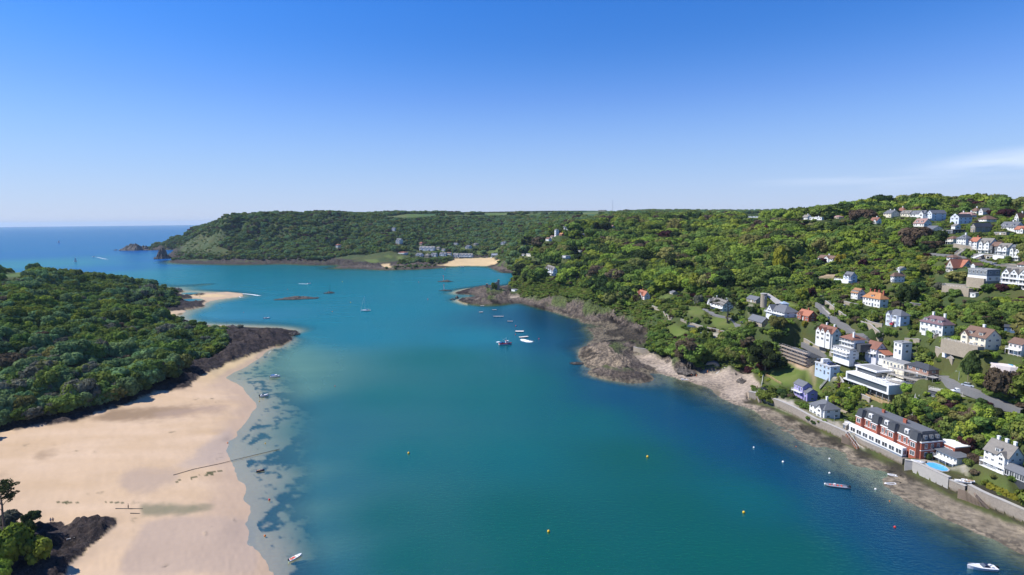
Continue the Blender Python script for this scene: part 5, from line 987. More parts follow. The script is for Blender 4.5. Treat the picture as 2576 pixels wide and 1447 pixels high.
# unit window: 1 x 1, centred, facing -y
mb = MB(); t = .07
mb.box(-.5, -.5 + t, -.10, .04, -.5, .5).box(.5 - t, .5, -.10, .04, -.5, .5).box(-.5 + t, .5 - t, -.10, .04, -.5, -.5 + t).box(-.5 + t, .5 - t, -.10, .04, .5 - t, .5).box(-.03, .03, -.08, .02, -.5 + t, .5 - t)
me_frame = mb.mesh('window', m_frame)
me_pane = MB().box(-.5 + t, .5 - t, -.05, -.02, -.5 + t, .5 - t).mesh('pane', m_glass)
me_plain = MB().box(-.5, .5, -.06, .02, -.5, .5).mesh('window', m_glass)
me_door = MB().box(-.5, .5, -.09, .02, 0, 1).mesh('door', plain('door_paint', (.10, .13, .17), .5, .2)); me_door2 = MB().box(-.5, .5, -.09, .02, 0, 1).mesh('door', m_frame)
def window(par, x, y, z, w_, h_, rz=0.0, simple=False, name='window'):
    if simple: return part(name, me_plain, par, (x, y, z), (w_, 1, h_), (0, 0, rz))
    o = part(name, me_frame, par, (x, y, z), (w_, 1, h_), (0, 0, rz)); part('pane', me_pane, o); return o
def roof_gable(mb, x0, x1, y0, y1, z, h_, along='x', e=.4, t=.16):
    if along == 'x':
        ym = (y0 + y1) / 2; k = h_ / (ym - y0); 
        mb.slab([(x0 - e, y0 - e, z - k * e), (x1 + e, y0 - e, z - k * e), (x1 + e, ym, z + h_), (x0 - e, ym, z + h_)], t); mb.slab([(x1 + e, y1 + e, z - k * e), (x0 - e, y1 + e, z - k * e), (x0 - e, ym, z + h_), (x1 + e, ym, z + h_)], t)
        mb.box(x0 - e, x1 + e, ym - .12, ym + .12, z + h_ + t * .5, z + h_ + t + .12)
    else:
        xm = (x0 + x1) / 2; k = h_ / (xm - x0)
        mb.slab([(x0 - e, y0 - e, z - k * e), (x0 - e, y1 + e, z - k * e), (xm, y1 + e, z + h_), (xm, y0 - e, z + h_)], t); mb.slab([(x1 + e, y1 + e, z - k * e), (x1 + e, y0 - e, z - k * e), (xm, y0 - e, z + h_), (xm, y1 + e, z + h_)], t)
        mb.box(xm - .12, xm + .12, y0 - e, y1 + e, z + h_ + t * .5, z + h_ + t + .12)
def roof_hip(mb, x0, x1, y0, y1, z, h_, e=.45):
    x0 -= e; x1 += e; y0 -= e; y1 += e; z -= .08
    if x1 - x0 >= y1 - y0: i = (y1 - y0) / 2 * .92; a, b_ = (x0 + i, (y0 + y1) / 2, z + h_), (x1 - i, (y0 + y1) / 2, z + h_)
    else: i = (x1 - x0) / 2 * .92; a, b_ = ((x0 + x1) / 2, y0 + i, z + h_), ((x0 + x1) / 2, y1 - i, z + h_)
    c = [(x0, y0, z), (x1, y0, z), (x1, y1, z), (x0, y1, z)]; lo = [(p[0], p[1], z - .15) for p in c]
    mb.poly(lo[::-1])
    for k in range(4): mb.poly([lo[k], lo[(k + 1) % 4], c[(k + 1) % 4], c[k]])
    if x1 - x0 >= y1 - y0: mb.poly([c[0], c[1], b_, a]); mb.poly([c[1], c[2], b_]); mb.poly([c[2], c[3], a, b_]); mb.poly([c[3], c[0], a])
    else: mb.poly([c[0], c[1], a]); mb.poly([c[1], c[2], b_, a]); mb.poly([c[2], c[3], b_]); mb.poly([c[3], c[0], a, b_])
def gable_wall(mb, x0, x1, y0, y1, z, h_, along='x'):
    if along == 'x':
        ym = (y0 + y1) / 2
        for xa, xb in ((x0, x0 + .3), (x1 - .3, x1)):
            mb.poly([(xa, y0, z), (xa, y1, z), (xa, ym, z + h_)]); mb.poly([(xb, y1, z), (xb, y0, z), (xb, ym, z + h_)]); mb.poly([(xa, y0, z), (xa, ym, z + h_), (xb, ym, z + h_), (xb, y0, z)]); mb.poly([(xa, y1, z), (xb, y1, z), (xb, ym, z + h_), (xa, ym, z + h_)])
    else:
        xm = (x0 + x1) / 2
        for ya, yb in ((y0, y0 + .3), (y1 - .3, y1)):
            mb.poly([(x0, ya, z), (xm, ya, z + h_), (x1, ya, z)]); mb.poly([(x0, yb, z), (x1, yb, z), (xm, yb, z + h_)]); mb.poly([(x0, ya, z), (x0, yb, z), (xm, yb, z + h_), (xm, ya, z + h_)]); mb.poly([(x1, yb, z), (x1, ya, z), (xm, ya, z + h_), (xm, yb, z + h_)])
def chimney(par, x, y, z0, z1, mat=None, w_=.9):
    mb = MB().box(x - w_ / 2, x + w_ / 2, y - .35, y + .35, z0, z1).box(x - w_ / 2 - .08, x + w_ / 2 + .08, y - .43, y + .43, z1, z1 + .15)
    o = mb.obj('chimney', mat or W['white'], par); return o
def railing(mb, pts, z, h_=1.0, step=1.6):
    for a, b_ in zip(pts[:-1], pts[1:]):
        d = math.hypot(b_[0] - a[0], b_[1] - a[1]); n_ = max(1, int(d / step))
        for i in range(n_ + 1):
            q = (a[0] + (b_[0] - a[0]) * i / n_, a[1] + (b_[1] - a[1]) * i / n_); mb.tube((*q, z), (*q, z + h_), .035, 4)
        for zz in (z + h_, z + h_ * .5): mb.tube((*a, zz), (*b_, zz), .035, 4)
def house(h, fr):
    k, c, X_, Y_, D, wf, ws, hwp, hrp, rtype, wmat, rmat, nst, label, o = h
    p, phi, ln, wd, hw, hr = fr
    far_ = D > 1250; E = empty(k, tuple(p), -phi); tag(E, label, {'terraced_house': 'house', 'apartment_building': 'building', 'farm_building': 'building', 'outbuilding': 'outbuilding'}.get(k, k.replace('_', ' ')), None)
    wm, rm = W[wmat], RM[rmat]; x0, x1, y0, y1 = -ln, 0.0, 0.0, wd
    mb = MB().box(x0, x1, y0, y1, -3.5, hw)
    if rtype == 'gf': gable_wall(mb, x0, x1, y0, y1, hw, hr, 'x')
    if rtype == 'gs': gable_wall(mb, x0, x1, y0, y1, hw, hr, 'y')
    mb.obj('wall', wm, E)
    rb = MB()
    if rtype == 'gf': roof_gable(rb, x0, x1, y0, y1, hw, hr, 'x', .35)
    elif rtype == 'gs':
        if o.get('gab2'): 
            xm = (x0 + x1) / 2; roof_gable(rb, x0, xm - .02, y0, y1, hw, hr * .8, 'y', .12); roof_gable(rb, xm + .02, x1, y0, y1, hw, hr * .8, 'y', .12)
        else: roof_gable(rb, x0, x1, y0, y1, hw, hr, 'y', .35)
    elif rtype == 'hip': roof_hip(rb, x0, x1, y0, y1, hw, hr)
    elif rtype == 'flat':
        rb.box(x0 - .25, x1 + .25, y0 - .25, y1 + .25, hw + .002, hw + .28); rb.box(x0 + ln * .3, x0 + ln * .45, wd * .4, wd * .6, hw + .28, hw + .6)
    elif rtype == 'mono': rb.slab([(x0 - .8, y0 - .9, hw + .25), (x1 + .7, y0 - .9, hw + .25), (x1 + .7, y1 + .5, hw + hr), (x0 - .8, y1 + .5, hw + hr)], .25)
    roof = rb.obj('roof', rm, E)
    if rtype == 'gf' or rtype == 'gs' or rtype == 'flat':      # eaves board
        MB().box(x0 - .1, x1 + .1, y0 - .30, y0 - .26, hw - .28, hw - .1).obj('gutter', m_frame, E)
    sh = hw / nst; big = wmat == 'glasswhite' or o.get('glaz')
    nf = o.get('nf', 3); ns = o.get('ns', max(1, int(round(wd / 4.2)))); gabs = o.get('gab', [])
    gw = min(5.2, ln * .30)
    for s_ in range(nst):
        for i in range(nf):
            fx = (i + .5) / nf
            if any(abs(x0 + fx * ln - (x0 + g * ln)) < gw * .5 for g in gabs): continue
            wv = ln / nf * (.84 if big else .50); wv = min(wv, 4.5 if big else 1.9); hv = sh * (.72 if big else .48)
            if s_ == 0 and i == nf // 2 and not big and not far_:
                part('door', me_door2 if nf % 2 else me_door, E, (x0 + fx * ln, y0, .05), (1.0, 1, 2.05)); continue
            window(E, x0 + fx * ln, y0, s_ * sh + sh * .54, wv, hv, 0, far_)
        for i in range(ns):
            if wd < 3: continue
            fy = (i + .5) / ns; window(E, x1, y0 + fy * wd, s_ * sh + sh * .54, min(1.6, wd / ns * .36), sh * .42, R(90), far_)
    if rtype == 'gs' and not far_: window(E, (x0 + x1) / 2, y0, hw + hr * .3, ln * .22, hr * .34)
    if rtype == 'gf' and wd > 5 and not far_ and hr > 2: window(E, x1, wd / 2, hw + hr * .32, 1.0, min(1.2, hr * .3), R(90))
    for g in gabs:
        cx = min(max(x0 + g * ln, x0 + gw / 2 - .02), x1 - gw / 2 + .02); a, b_ = cx - gw / 2, cx + gw / 2; gh = min(hr * .92, gw * .62) if not o.get('scaf') else hr * .6; pr = .9
        dpt = wd * .45
        mg = MB().box(a, b_, -pr, -.003, -3.5, hw); mg.poly([(a, -pr, hw), (b_, -pr, hw), (cx, -pr, hw + gh)]); mg.poly([(a, -pr, hw), (cx, -pr, hw + gh), (cx, dpt, hw + gh), (a, dpt, hw)]); mg.poly([(b_, dpt, hw), (cx, dpt, hw + gh), (cx, -pr, hw + gh), (b_, -pr, hw)])
        go = mg.obj('gable', wm, E); gr = MB(); kk = gh / (gw / 2); e = .25
        gr.slab([(a - e, -pr - .3, hw - kk * e), (a - e, dpt, hw - kk * e), (cx, dpt, hw + gh), (cx, -pr - .3, hw + gh)], .14); gr.slab([(b_ + e, dpt, hw - kk * e), (b_ + e, -pr - .3, hw - kk * e), (cx, -pr - .3, hw + gh), (cx, dpt, hw + gh)], .14); gr.obj('gable_roof', rm, go)
        for s_ in range(nst): window(go, cx, -pr, s_ * sh + sh * .54, gw * (.8 if big else .55), sh * (.7 if big else .5), 0, far_)
        if not far_: window(go, cx, -pr, hw + gh * .32, gw * .24, gh * .36)
    for i in range(o.get('dorm', 0)):
        n_ = o['dorm']; cx = x0 + ln * (i + .6) / (n_ + .2); dz = hw + hr * .12; dh = hr * .42; yy = wd / 2 * .16
        do = MB().box(cx - .9, cx + .9, yy, yy + wd * .28, dz, dz + dh).obj('dormer', wm, E); MB().slab([(cx - 1.1, yy - .2, dz + dh), (cx + 1.1, yy - .2, dz + dh), (cx + 1.1, yy + wd * .3, dz + dh + .25), (cx - 1.1, yy + wd * .3, dz + dh + .25)], .12).obj('dormer_roof', rm, do); window(do, cx, yy, dz + dh * .52, 1.4, dh * .75)
    for i in range(o.get('ch', 0)):
        n_ = o['ch']; cx = x0 + ln * (i + .5) / n_; chimney(roof, cx, wd * .5 + .9, hw + (hr * .55 if hr else 0), hw + hr + (1.3 if D < 1000 else 2), W['redbrick'] if rmat in ('orange', 'redtile') else W['white'])
    for f_ in o.get('balc', []):
        zz = f_ * sh; dd = 1.7; bo = MB().box(x0 - .1, x1 + .1, -dd, -.12, zz - .22, zz).obj('balcony', m_frame, E)
        rb2 = MB(); railing(rb2, [(x0, -.1), (x0, -dd + .05), (x1, -dd + .05), (x1, -.1)], zz, 1.0, 1.6 if not far_ else 5); 
        for i in range(4): 
            xx = x0 + ln * (i + .05) / 3.1; rb2.tube((xx, -dd + .1, zz - .22), (xx, -dd + .1, zz - sh if f_ else zz - 1.5), .06, 5)
        rb2.obj('railing', m_frame, bo)
    for i in range(o.get('bay', 0)):
        cx = x0 + ln * (i + .5) / o['bay'] * .9 + .3; pts = [(cx - 1.5, -.004), (cx - 1.0, -.9), (cx + 1.0, -.9), (cx + 1.5, -.004)]
        bo = MB().prism(pts, -1.5, sh * (nst if D > 280 else 1) - .2).obj('bay', wm, E)
        for s_ in range(nst if D > 280 else 1): window(bo, cx, -.9, s_ * sh + sh * .54, 1.7, sh * .55)
    if o.get('top'):       # stepped upper block with its own hipped roof
        a0, a1 = x0 + ln * .18, x1 - 1.0; uz = hw + .285; uh = hw * .95
        uo = MB().box(a0, a1, 3.0, wd + 4, uz, uz + uh).obj('upper_block', W['white'], E); rr_ = MB(); roof_hip(rr_, a0, a1, 2.2, wd + 4.4, uz + uh, 2.4); rr_.obj('upper_roof', RM['redbrown'], uo)
        for s_ in range(2):
            for i in range(4): window(uo, a0 + (a1 - a0) * (i + .5) / 4, 3.0, uz + uh / 2 * (s_ + .5), 2.0, uh * .27)
            bo = MB().box(a0, a1 + .5, 1.4, 2.88, uz + uh / 2 * s_ + .3, uz + uh / 2 * s_ + .5).obj('terrace', m_frame, uo); r2 = MB(); railing(r2, [(a0, 2.9), (a0, 1.5), (a1 + .4, 1.5), (a1 + .4, 2.9)], uz + uh / 2 * s_ + .5); r2.obj('railing', m_frame, bo)
        chimney(uo, a1 - 1.5, 4.0, uz + uh, uz + uh + 3.6)
        MB().box(a1 + .003, a1 + 3.5, 4, wd + 5, uz - 1, uz + uh * .6).obj('side_wing', W['darkgrey'], uo)
    if o.get('lean'):
        lo = MB().box(x1 + .003, x1 + 4.5, 1.0, wd, -3, 2.6).obj('conservatory', W['white'], E); MB().slab([(x1 + .01, .7, 4.6), (x1 + 4.9, .7, 2.65), (x1 + 4.9, wd + .2, 2.65), (x1 + .01, wd + .2, 4.6)], .15).obj('lean_to_roof', RM['redtile'], lo); window(lo, x1 + 2.3, 1.0, 1.4, 3.6, 2.0)
    if o.get('cons') == 1:
        lo = MB().box(x0 - 4.2, x0 - .003, .3, 3.8, -2, 2.3).obj('conservatory', m_frame, E); rr_ = MB(); roof_hip(rr_, x0 - 4.2, x0 - .01, .3, 3.8, 2.3, .9, .1); rr_.obj('conservatory_roof', RM['whiteflat'], lo)
        for i in range(3): window(lo, x0 - 3.5 + i * 1.35, .3, 1.3, 1.2, 1.7)
    if o.get('cons') == 2:
        lo = MB().box(x1 + .003, x1 + 7.0, -1.5, 3.0, -3, 2.7).obj('garden_room', RM['darkslate'], E); rr_ = MB(); roof_gable(rr_, x1 + .3, x1 + 7.0, -1.5, 3.0, 2.7, 1.5, 'x', .3); rr_.obj('garden_room_roof', RM['slate'], lo)
        for i in range(4): window(lo, x1 + .95 + i * 1.7, -1.5, 1.45, 1.55, 2.1)
    if o.get('sgab'):      # big side gable towards the viewer
        a, b_ = wd * .35, wd * .95; zz = hw; ym = (a + b_) / 2; gh = hr * .9
        mg = MB().box(x1 + .003, x1 + 1.2, a, b_, -3, zz); mg.poly([(x1 + 1.2, a, zz), (x1 + 1.2, b_, zz), (x1 + 1.2, ym, zz + gh)]); mg.poly([(x1 + 1.2, a, zz), (x1 + 1.2, ym, zz + gh), (x1 - ln * .4, ym, zz + gh), (x1 - ln * .4, a, zz)]); mg.poly([(x1 + 1.2, b_, zz), (x1 - ln * .4, b_, zz), (x1 - ln * .4, ym, zz + gh), (x1 + 1.2, ym, zz + gh)]); go = mg.obj('gable', wm, E)
        gr = MB(); gr.slab([(x1 + 1.6, a - .4, zz - .4), (x1 + 1.6, ym, zz + gh), (x1 - ln * .5, ym, zz + gh), (x1 - ln * .5, a - .4, zz - .4)], .16); gr.slab([(x1 + 1.6, b_ + .4, zz - .4), (x1 + 1.6, ym, zz + gh), (x1 - ln * .5, ym, zz + gh), (x1 - ln * .5, b_ + .4, zz - .4)], .16); gr.obj('gable_roof', rm, go)
        window(go, x1 + 1.2, ym, zz + gh * .3, 2.2, 1.1, R(90)); window(go, x1 + 1.2, ym, zz * .6, 4.0, 1.2, R(90))
    if o.get('base'): MB().box(x0 + .5, x1 - .3, -1.2, -.13, -3.5, hw * .28).obj('stone_base', m_stone, E)
    if wmat == 'greyclad': MB().box(x0 - .05, x1 + .05, -.065, wd + .05, .4, hw * .48).obj('lower_wall', W['white'], E)
    if wmat == 'brickstone': MB().box(x0 - .05, x1 + .05, -.05, wd + .05, -3.5, hw * .42).obj('lower_wall', m_stone, E)
    if wmat == 'tudor': MB().box(x0 - .05, x1 + .05, -.05, wd * .3, hw * .5, hw * .98).obj('timber_panel', W['darkgrey'], E)
    return E
HOBJ = {}
for h, fr in zip(HS, HF): HOBJ[h[13]] = house(h, fr)
print('houses', time.time() - T0)
# ---------------------------------------------------------------- individually placed trees
def at_ground(c, x, y):
    q = on(c, x, y); return q
def place_tree(st, i, sp, c, x, y, wpx, hpx, label, D=None, grp=None, name=None):
    q = at_ground(c, x, y) if D is None else atD(c, x, y, D); D_ = q[1]; s = CR[c][2] / 1.54503
    return make_tree(st, i, sp, float(q[0]), float(q[1]), float(q[2]), wpx * s * D_ / FPX / 2, hpx * s * D_ / FPX * 1.05, label, grp, name=name)
for a in [('round',0,'lime','l2',120,1300,420,420,'large bright green bushy tree at the lower left corner beside the dark rocks',None), ('round',1,'lime','l2',420,1290,280,270,'smaller bright green rounded tree standing out over the black rocks',None),
    ('round',2,'dark','l2',270,1080,230,210,'dark green tree between the tall pine and the black rocks',None), ('flat',0,'pine','l2',330,930,210,170,'small dark pine with spreading layered branches beside the sand',None), ('round',3,'grey','l2',90,930,250,180,'grey green bush behind the foot of the tall pine',None), ('shrub',0,'lime','l2',40,1440,200,170,'bright green bush at the very bottom left corner',None), ('tall',0,'green','l2',-60,1250,260,300,'green tree cut by the left edge beneath the tall pine',None),
    ('flat',0,'pine','c4',210,1310,420,340,'dark sprawling cypress with many bare stems beside the scaffolded house',None), ('flat',1,'dark','c4',320,960,160,130,'dark round topped pine above the beach wood',None),
    ('round',1,'brown','c6',640,800,440,280,'huge brownish bare twigged tree below the pink brown roofed house',None), ('round',0,'dark','c6',960,760,270,200,'dark green tree to the right of the huge brownish tree',None), ('flat',1,'brown','c6',880,860,250,150,'dark brown flat crowned tree below the cream terrace end house',None),
    ('round',2,'copper','c6',590,285,170,100,'dark purple tree under the ridge beside the dormer bungalow',None), ('round',3,'copper','c6',1880,400,240,140,'large dark purple beech beside the gable fronted house',None), ('round',0,'copper','c6',1700,350,110,75,'smaller dark purple beech left of the large one',None), ('round',1,'copper','c4',720,470,110,130,'dark purple tree above the walled road',None),
    ('round',2,'copper','c5',1110,250,140,100,'dark purple tree in the wood above the cliff top house',None), ('round',0,'copper','c5',740,300,80,90,'small dark purple tree in the cliff wood',None), ('round',3,'copper','c7',1530,410,80,75,'purple tree on the ridge beside the cream bungalow',None),
    ('tall',1,'yellow','c7',500,1160,230,380,'tall golden green tree in the middle of the hillside wood',None), ('round',1,'yellow','c7',1320,1035,150,140,'golden yellow tree right of the long white brown roofed house',None), ('round',2,'yellow','c4',660,780,75,70,'round yellow tree below the red brick house',None),
    ('round',3,'lime','c4',640,480,160,150,'bright green tree beside the purple tree above the walled road',None), ('cone',0,'dark','c3',950,1090,190,220,'broad dark conifer beside the bend of the road',None), ('round',2,'brown','c3',1250,1290,320,260,'large dark brown green tree at the right of the road',None),
    ('flat',0,'dark','c4',860,390,230,160,'wide dark pine on the slope beside the bare earth patch',None), ('round',1,'olive','c3',810,220,170,90,'olive yellow rounded tree left of the modern grey house',None), ('round',3,'grey','c3',640,320,110,90,'grey green domed tree below the half timbered house',None),
    ('round',0,'dark','c3',340,420,200,180,'big dark green tree right of the orange roofed house',None), ('round',0,'olive','c4',360,790,190,130,'olive green clipped looking tree in the garden below the glazed house',None), ('flat',1,'mid','c1',1130,450,360,170,'flat topped green tree above the white gabled villa',None), ('flat',1,'olive','c1',1000,560,200,130,'olive flat topped tree left of the white gabled villa',None),
    ('round',1,'mid','c1',300,280,170,210,'dark bushy tree right of the hotel roof beside the hillside steps',None), ('round',3,'green','c1',190,310,120,160,'fresh green tree just behind the brick hotel',None), ('shrub',1,'dark','c1',550,690,75,70,'round clipped bush between the brick hotel and the poolside house',None),
    ('round',2,'grey','c5',1490,540,110,120,'grey leafless looking tree above the big lawn',None), ('round',0,'dark','c5',1700,470,60,60,'small dark tree left of the big lawn house',None), ('flat',0,'pine','e3',160,1400,330,220,'dark cluster of pines on the headland above the cove rocks',None), ('flat',1,'pine','e3',430,1290,230,160,'dark pine behind the headland drive',None)]:
    st, i, sp, c, x, y, wp, hp, lab, D_ = a
    place_tree(st, i, sp, c, x, y, wp, hp, lab, D_)
# tall pine at the lower left, and the bare pine on the lawn
def tall_pine(c, x, y, hpx, pads_, label, sp='pine', tr=.28):
    q = at_ground(c, x, y); s = CR[c][2] / 1.54503; H = hpx * s * q[1] / FPX * 1.08; o = empty('pine_tree', (float(q[0]), float(q[1]), float(q[2]) - .2), 0); tag(o, label, 'tree')
    bm = bmesh.new(); limb(bm, [(0, 0, 0), (-.1 * tr, 0, H * .3), (.2, 0, H * .5), (-.2, .1, H * .7), (.1, 0, H * .93)], [tr * 1.15, tr, tr * .85, tr * .55, .06], 8)
    for px_, pz, pr_, ph in pads_: limb(bm, [(0, 0, H * (pz - .18)), (px_ * H * .5, .2, H * (pz - .07)), (px_ * H, .3 * px_, H * pz)], [tr * .45, tr * .3, .05], 6)
    me = bpy.data.meshes.new('trunk'); bm.to_mesh(me); bm.free(); me.materials.append(m_bark); part('trunk', me, o)
    V = []; F = []; r = np.random.default_rng(5)
    for px_, pz, pr_, ph in pads_:
        n_ = int(520 * pr_ / .15); d = r.normal(size=(n_, 3)); d /= np.linalg.norm(d, axis=1)[:, None]; d *= r.uniform(.35, 1, (n_, 1)) ** .4
        cl = r.integers(0, 7, n_); off = r.normal(size=(7, 3)) * np.array((.45, .45, .25)) * pr_ * H
        P_ = np.array((px_ * H, 0, pz * H)) + off[cl] + d * np.array((pr_ * H * .45, pr_ * H * .5, ph * H * .5)); t = r.normal(size=(n_, 3)); t[:, 2] *= .4; t /= np.linalg.norm(t, axis=1)[:, None]; s_ = np.cross(t, r.normal(size=(n_, 3))); s_ /= np.linalg.norm(s_, axis=1)[:, None]; sz = r.uniform(.10, .26, (n_, 1))
        b = len(V); V.extend(np.stack([P_ - t * sz - s_ * sz * .6, P_ + t * sz - s_ * sz * .6, P_ + t * sz + s_ * sz * .6, P_ - t * sz + s_ * sz * .6], 1).reshape(-1, 3).tolist()); F.extend([(b + 4 * i, b + 4 * i + 1, b + 4 * i + 2, b + 4 * i + 3) for i in range(n_)])
    me = bpy.data.meshes.new('crown'); me.from_pydata(V, [], F); me.materials.append(LM[sp]); part('crown', me, o)
tall_pine('l2', 45, 960, 530, [(.02, .93, .17, .10), (.16, .84, .15, .05), (-.12, .82, .16, .07), (.20, .74, .13, .05), (.17, .64, .10, .06), (-.16, .68, .13, .06), (-.2, .55, .10, .05), (.05, .80, .12, .07)], 'tall slender pine with layered dark crown at the left edge above the sand')
tall_pine('c5', 1815, 732, 285, [(-.45, .86, .20, .07), (-.2, .93, .16, .07), (.2, .82, .16, .06), (.42, .72, .14, .05), (-.62, .78, .10, .05), (.3, .60, .16, .05), (.5, .55, .12, .05), (.1, .95, .15, .06)], 'bare stemmed pine with thin flat crown in front of the large white house', tr=.5)
m_sea, nt, b, o = newmat('sea_wall_stone'); pz = geopos(nt); f = noise(nt, .9, 6, .65, pz); f2 = noise(nt, 3.5, 4, .6, pz); sx_ = N(nt, 'ShaderNodeSeparateXYZ'); L(nt, pz, sx_.inputs[0])
c_ = mixc(nt, f, (.20, .17, .14), (.40, .35, .29)); c_ = mixc(nt, MR(nt, f2, .5, .65, 0, .5), c_, (.15, .13, .11)); c_ = mixc(nt, MR(nt, MA(nt, 'ADD', sx_.outputs[2], MA(nt, 'MULTIPLY', f, 1.6)), 3.4, 2.0), c_, (.12, .095, .055)); L(nt, c_, b.inputs['Base Color']); b.inputs['Roughness'].default_value = .9
bp = N(nt, 'ShaderNodeBump'); bp.inputs['Strength'].default_value = .7; bp.inputs['Distance'].default_value = .2; L(nt, f2, bp.inputs['Height']); L(nt, bp.outputs[0], b.inputs['Normal'])
# ---------------------------------------------------------------- brick hotel
p, phi, ln, wd = HOTEL
def local(p, phi): o = (float(p[0]), float(p[1]), float(p[2])); return o
def brick_hotel():
    E = empty('hotel', local(HOTEL[0], phi), -phi); tag(E, 'long red brick building with slate mansard roof and glazed white gallery on the sea wall', 'hotel')
    br, sl, wh = W['redbrick'], RM['darkslate'], m_frame; x0, x1, y0, y1 = -33.0, 0.0, 0.0, 10.0; hw = 7.0
    MB().box(x0, x1, y0, y1, -4, hw).obj('wall', br, E)
    MB().box(x0 - .25, x1 + .25, y0 - .25, y1 + .25, hw - .35, hw + .1).box(x0 - .08, x1 + .08, y0 - .08, y1 + .08, 3.4, 3.65).obj('cornice', wh, E)
    mb = MB(); i_ = 1.5; z0, z1 = hw + .1, hw + 3.2; a = [(x0, y0, z0), (x1, y0, z0), (x1, y1, z0), (x0, y1, z0)]; b_ = [(x0 + i_, y0 + i_, z1), (x1 - i_, y0 + i_, z1), (x1 - i_, y1 - i_, z1), (x0 + i_, y1 - i_, z1)]
    for k in range(4): mb.poly([a[k], a[(k + 1) % 4], b_[(k + 1) % 4], b_[k]])
    mb.poly(b_); mb.poly(a[::-1]); roof = mb.obj('mansard_roof', sl, E); MB().box(x0 + i_ + .4, x1 - i_ - .4, y0 + i_ + .4, y1 - i_ - .4, z1 + .003, z1 + .35).obj('lead_flat', RM['slate'], roof)
    chimney(roof, -11.5, 3.5, z1, z1 + 1.9, br, 1.5); chimney(roof, -24, 5, z1, z1 + 1.5, br, 1.2)
    for cx in (-30.5, -21.8, -13.2, -2.6):      # bays with their own little mansards
        w_ = 2.1; bo = MB().prism([(cx - w_, -.004), (cx - w_ + .5, -1.3), (cx + w_ - .5, -1.3), (cx + w_, -.004)], -4, hw).obj('bay', br, E); m2 = MB(); t0 = [(cx - w_ - .1, .3), (cx - w_ + .4, -1.45), (cx + w_ - .4, -1.45), (cx + w_ + .1, .3)]; t1 = [(cx - w_ + .7, .8), (cx - w_ + .9, -.5), (cx + w_ - .9, -.5), (cx + w_ - .7, .8)]
        for k in range(3): m2.poly([(*t0[k], hw + .11), (*t0[k + 1], hw + .11), (*t1[k + 1], hw + 3.3), (*t1[k], hw + 3.3)])
        m2.poly([(*q, hw + 3.3) for q in t1]); m2.obj('bay_roof', sl, bo); MB().box(cx - w_ + .35, cx + w_ - .35, -1.5, -1.3, hw - .3, hw + .1).obj('bay_cornice', wh, bo)
        window(bo, cx, -1.3, 5.2, 2.2, 2.0); window(bo, cx, -1.3, 1.8, 2.2, 2.0)
    for cx in (-27.2, -25.0, -18.6, -16.8, -10.0, -7.6, -5.6): window(E, cx, 0, 5.1, 1.2, 2.2)
    for cx in (-26, -17.5, -7.5): 
        do = MB().box(cx - .9, cx + .9, .35, 2.2, hw + .6, hw + 2.3).prism([(cx - .9, .4), (cx + .9, .4), (cx + .9, 2.2), (cx - .9, 2.2)], hw + 2.3, hw + 2.6).obj('dormer', wh, E); window(do, cx, .35, hw + 1.5, 1.1, 1.4)
    for cy in (2.2, 5.0, 7.8):
        window(E, x1, cy, 5.1, 1.2, 1.9, R(90)); window(E, x1, cy, 1.8, 1.3, 1.9, R(90)); do = MB().box(x1 - 2.3, x1 - .35, cy - .8, cy + .8, hw + .7, hw + 2.4).obj('dormer', RM['slate'], E); window(do, x1 - .35, cy, hw + 1.6, 1.0, 1.2, R(90))
    # rear brick wing with flat parapet
    wgo = MB().box(x1 - 3, x1 + 5.0, y1 + .003, y1 + 7, -4, hw - 1.2).obj('rear_wing', br, E); MB().box(x1 - 3.1, x1 + 5.1, y1 - .0, y1 + 7.1, hw - 1.19, hw - .8).obj('parapet', wh, wgo)
    for i in range(3): window(wgo, x1 + .6 + i * 1.5, y1, 3.6, 1.2, 2.6)
    # glazed gallery along the sea side
    gx0, gx1 = -36.0, -4.8; go = MB().box(gx0, gx1, -3.6, -1.55, -.3, 2.9).obj('glazed_gallery', wh, E); r2 = MB(); railing(r2, [(gx0, -3.5), (gx1, -3.5), (gx1, -1.6)], 2.9, .9, 1.2); r2.obj('balustrade', wh, go)
    for i in range(9): window(go, gx0 + (gx1 - gx0) * (i + .5) / 9, -3.6, 1.1, 2.9, 2.0)
    MB().box(gx0 - .6, gx1 + .8, -4.1, -1.5, -6.0, -.95).obj('masonry_base', m_sea, go); MB().box(gx0 - .05, gx1 + .05, -3.7, -1.6, -.94, -.305).obj('gallery_base', plain('slate_blue_paint', (.18, .22, .27), .6, .1), go); window(go, gx1, -2.6, 1.1, 1.6, 2.0, R(90))
brick_hotel()
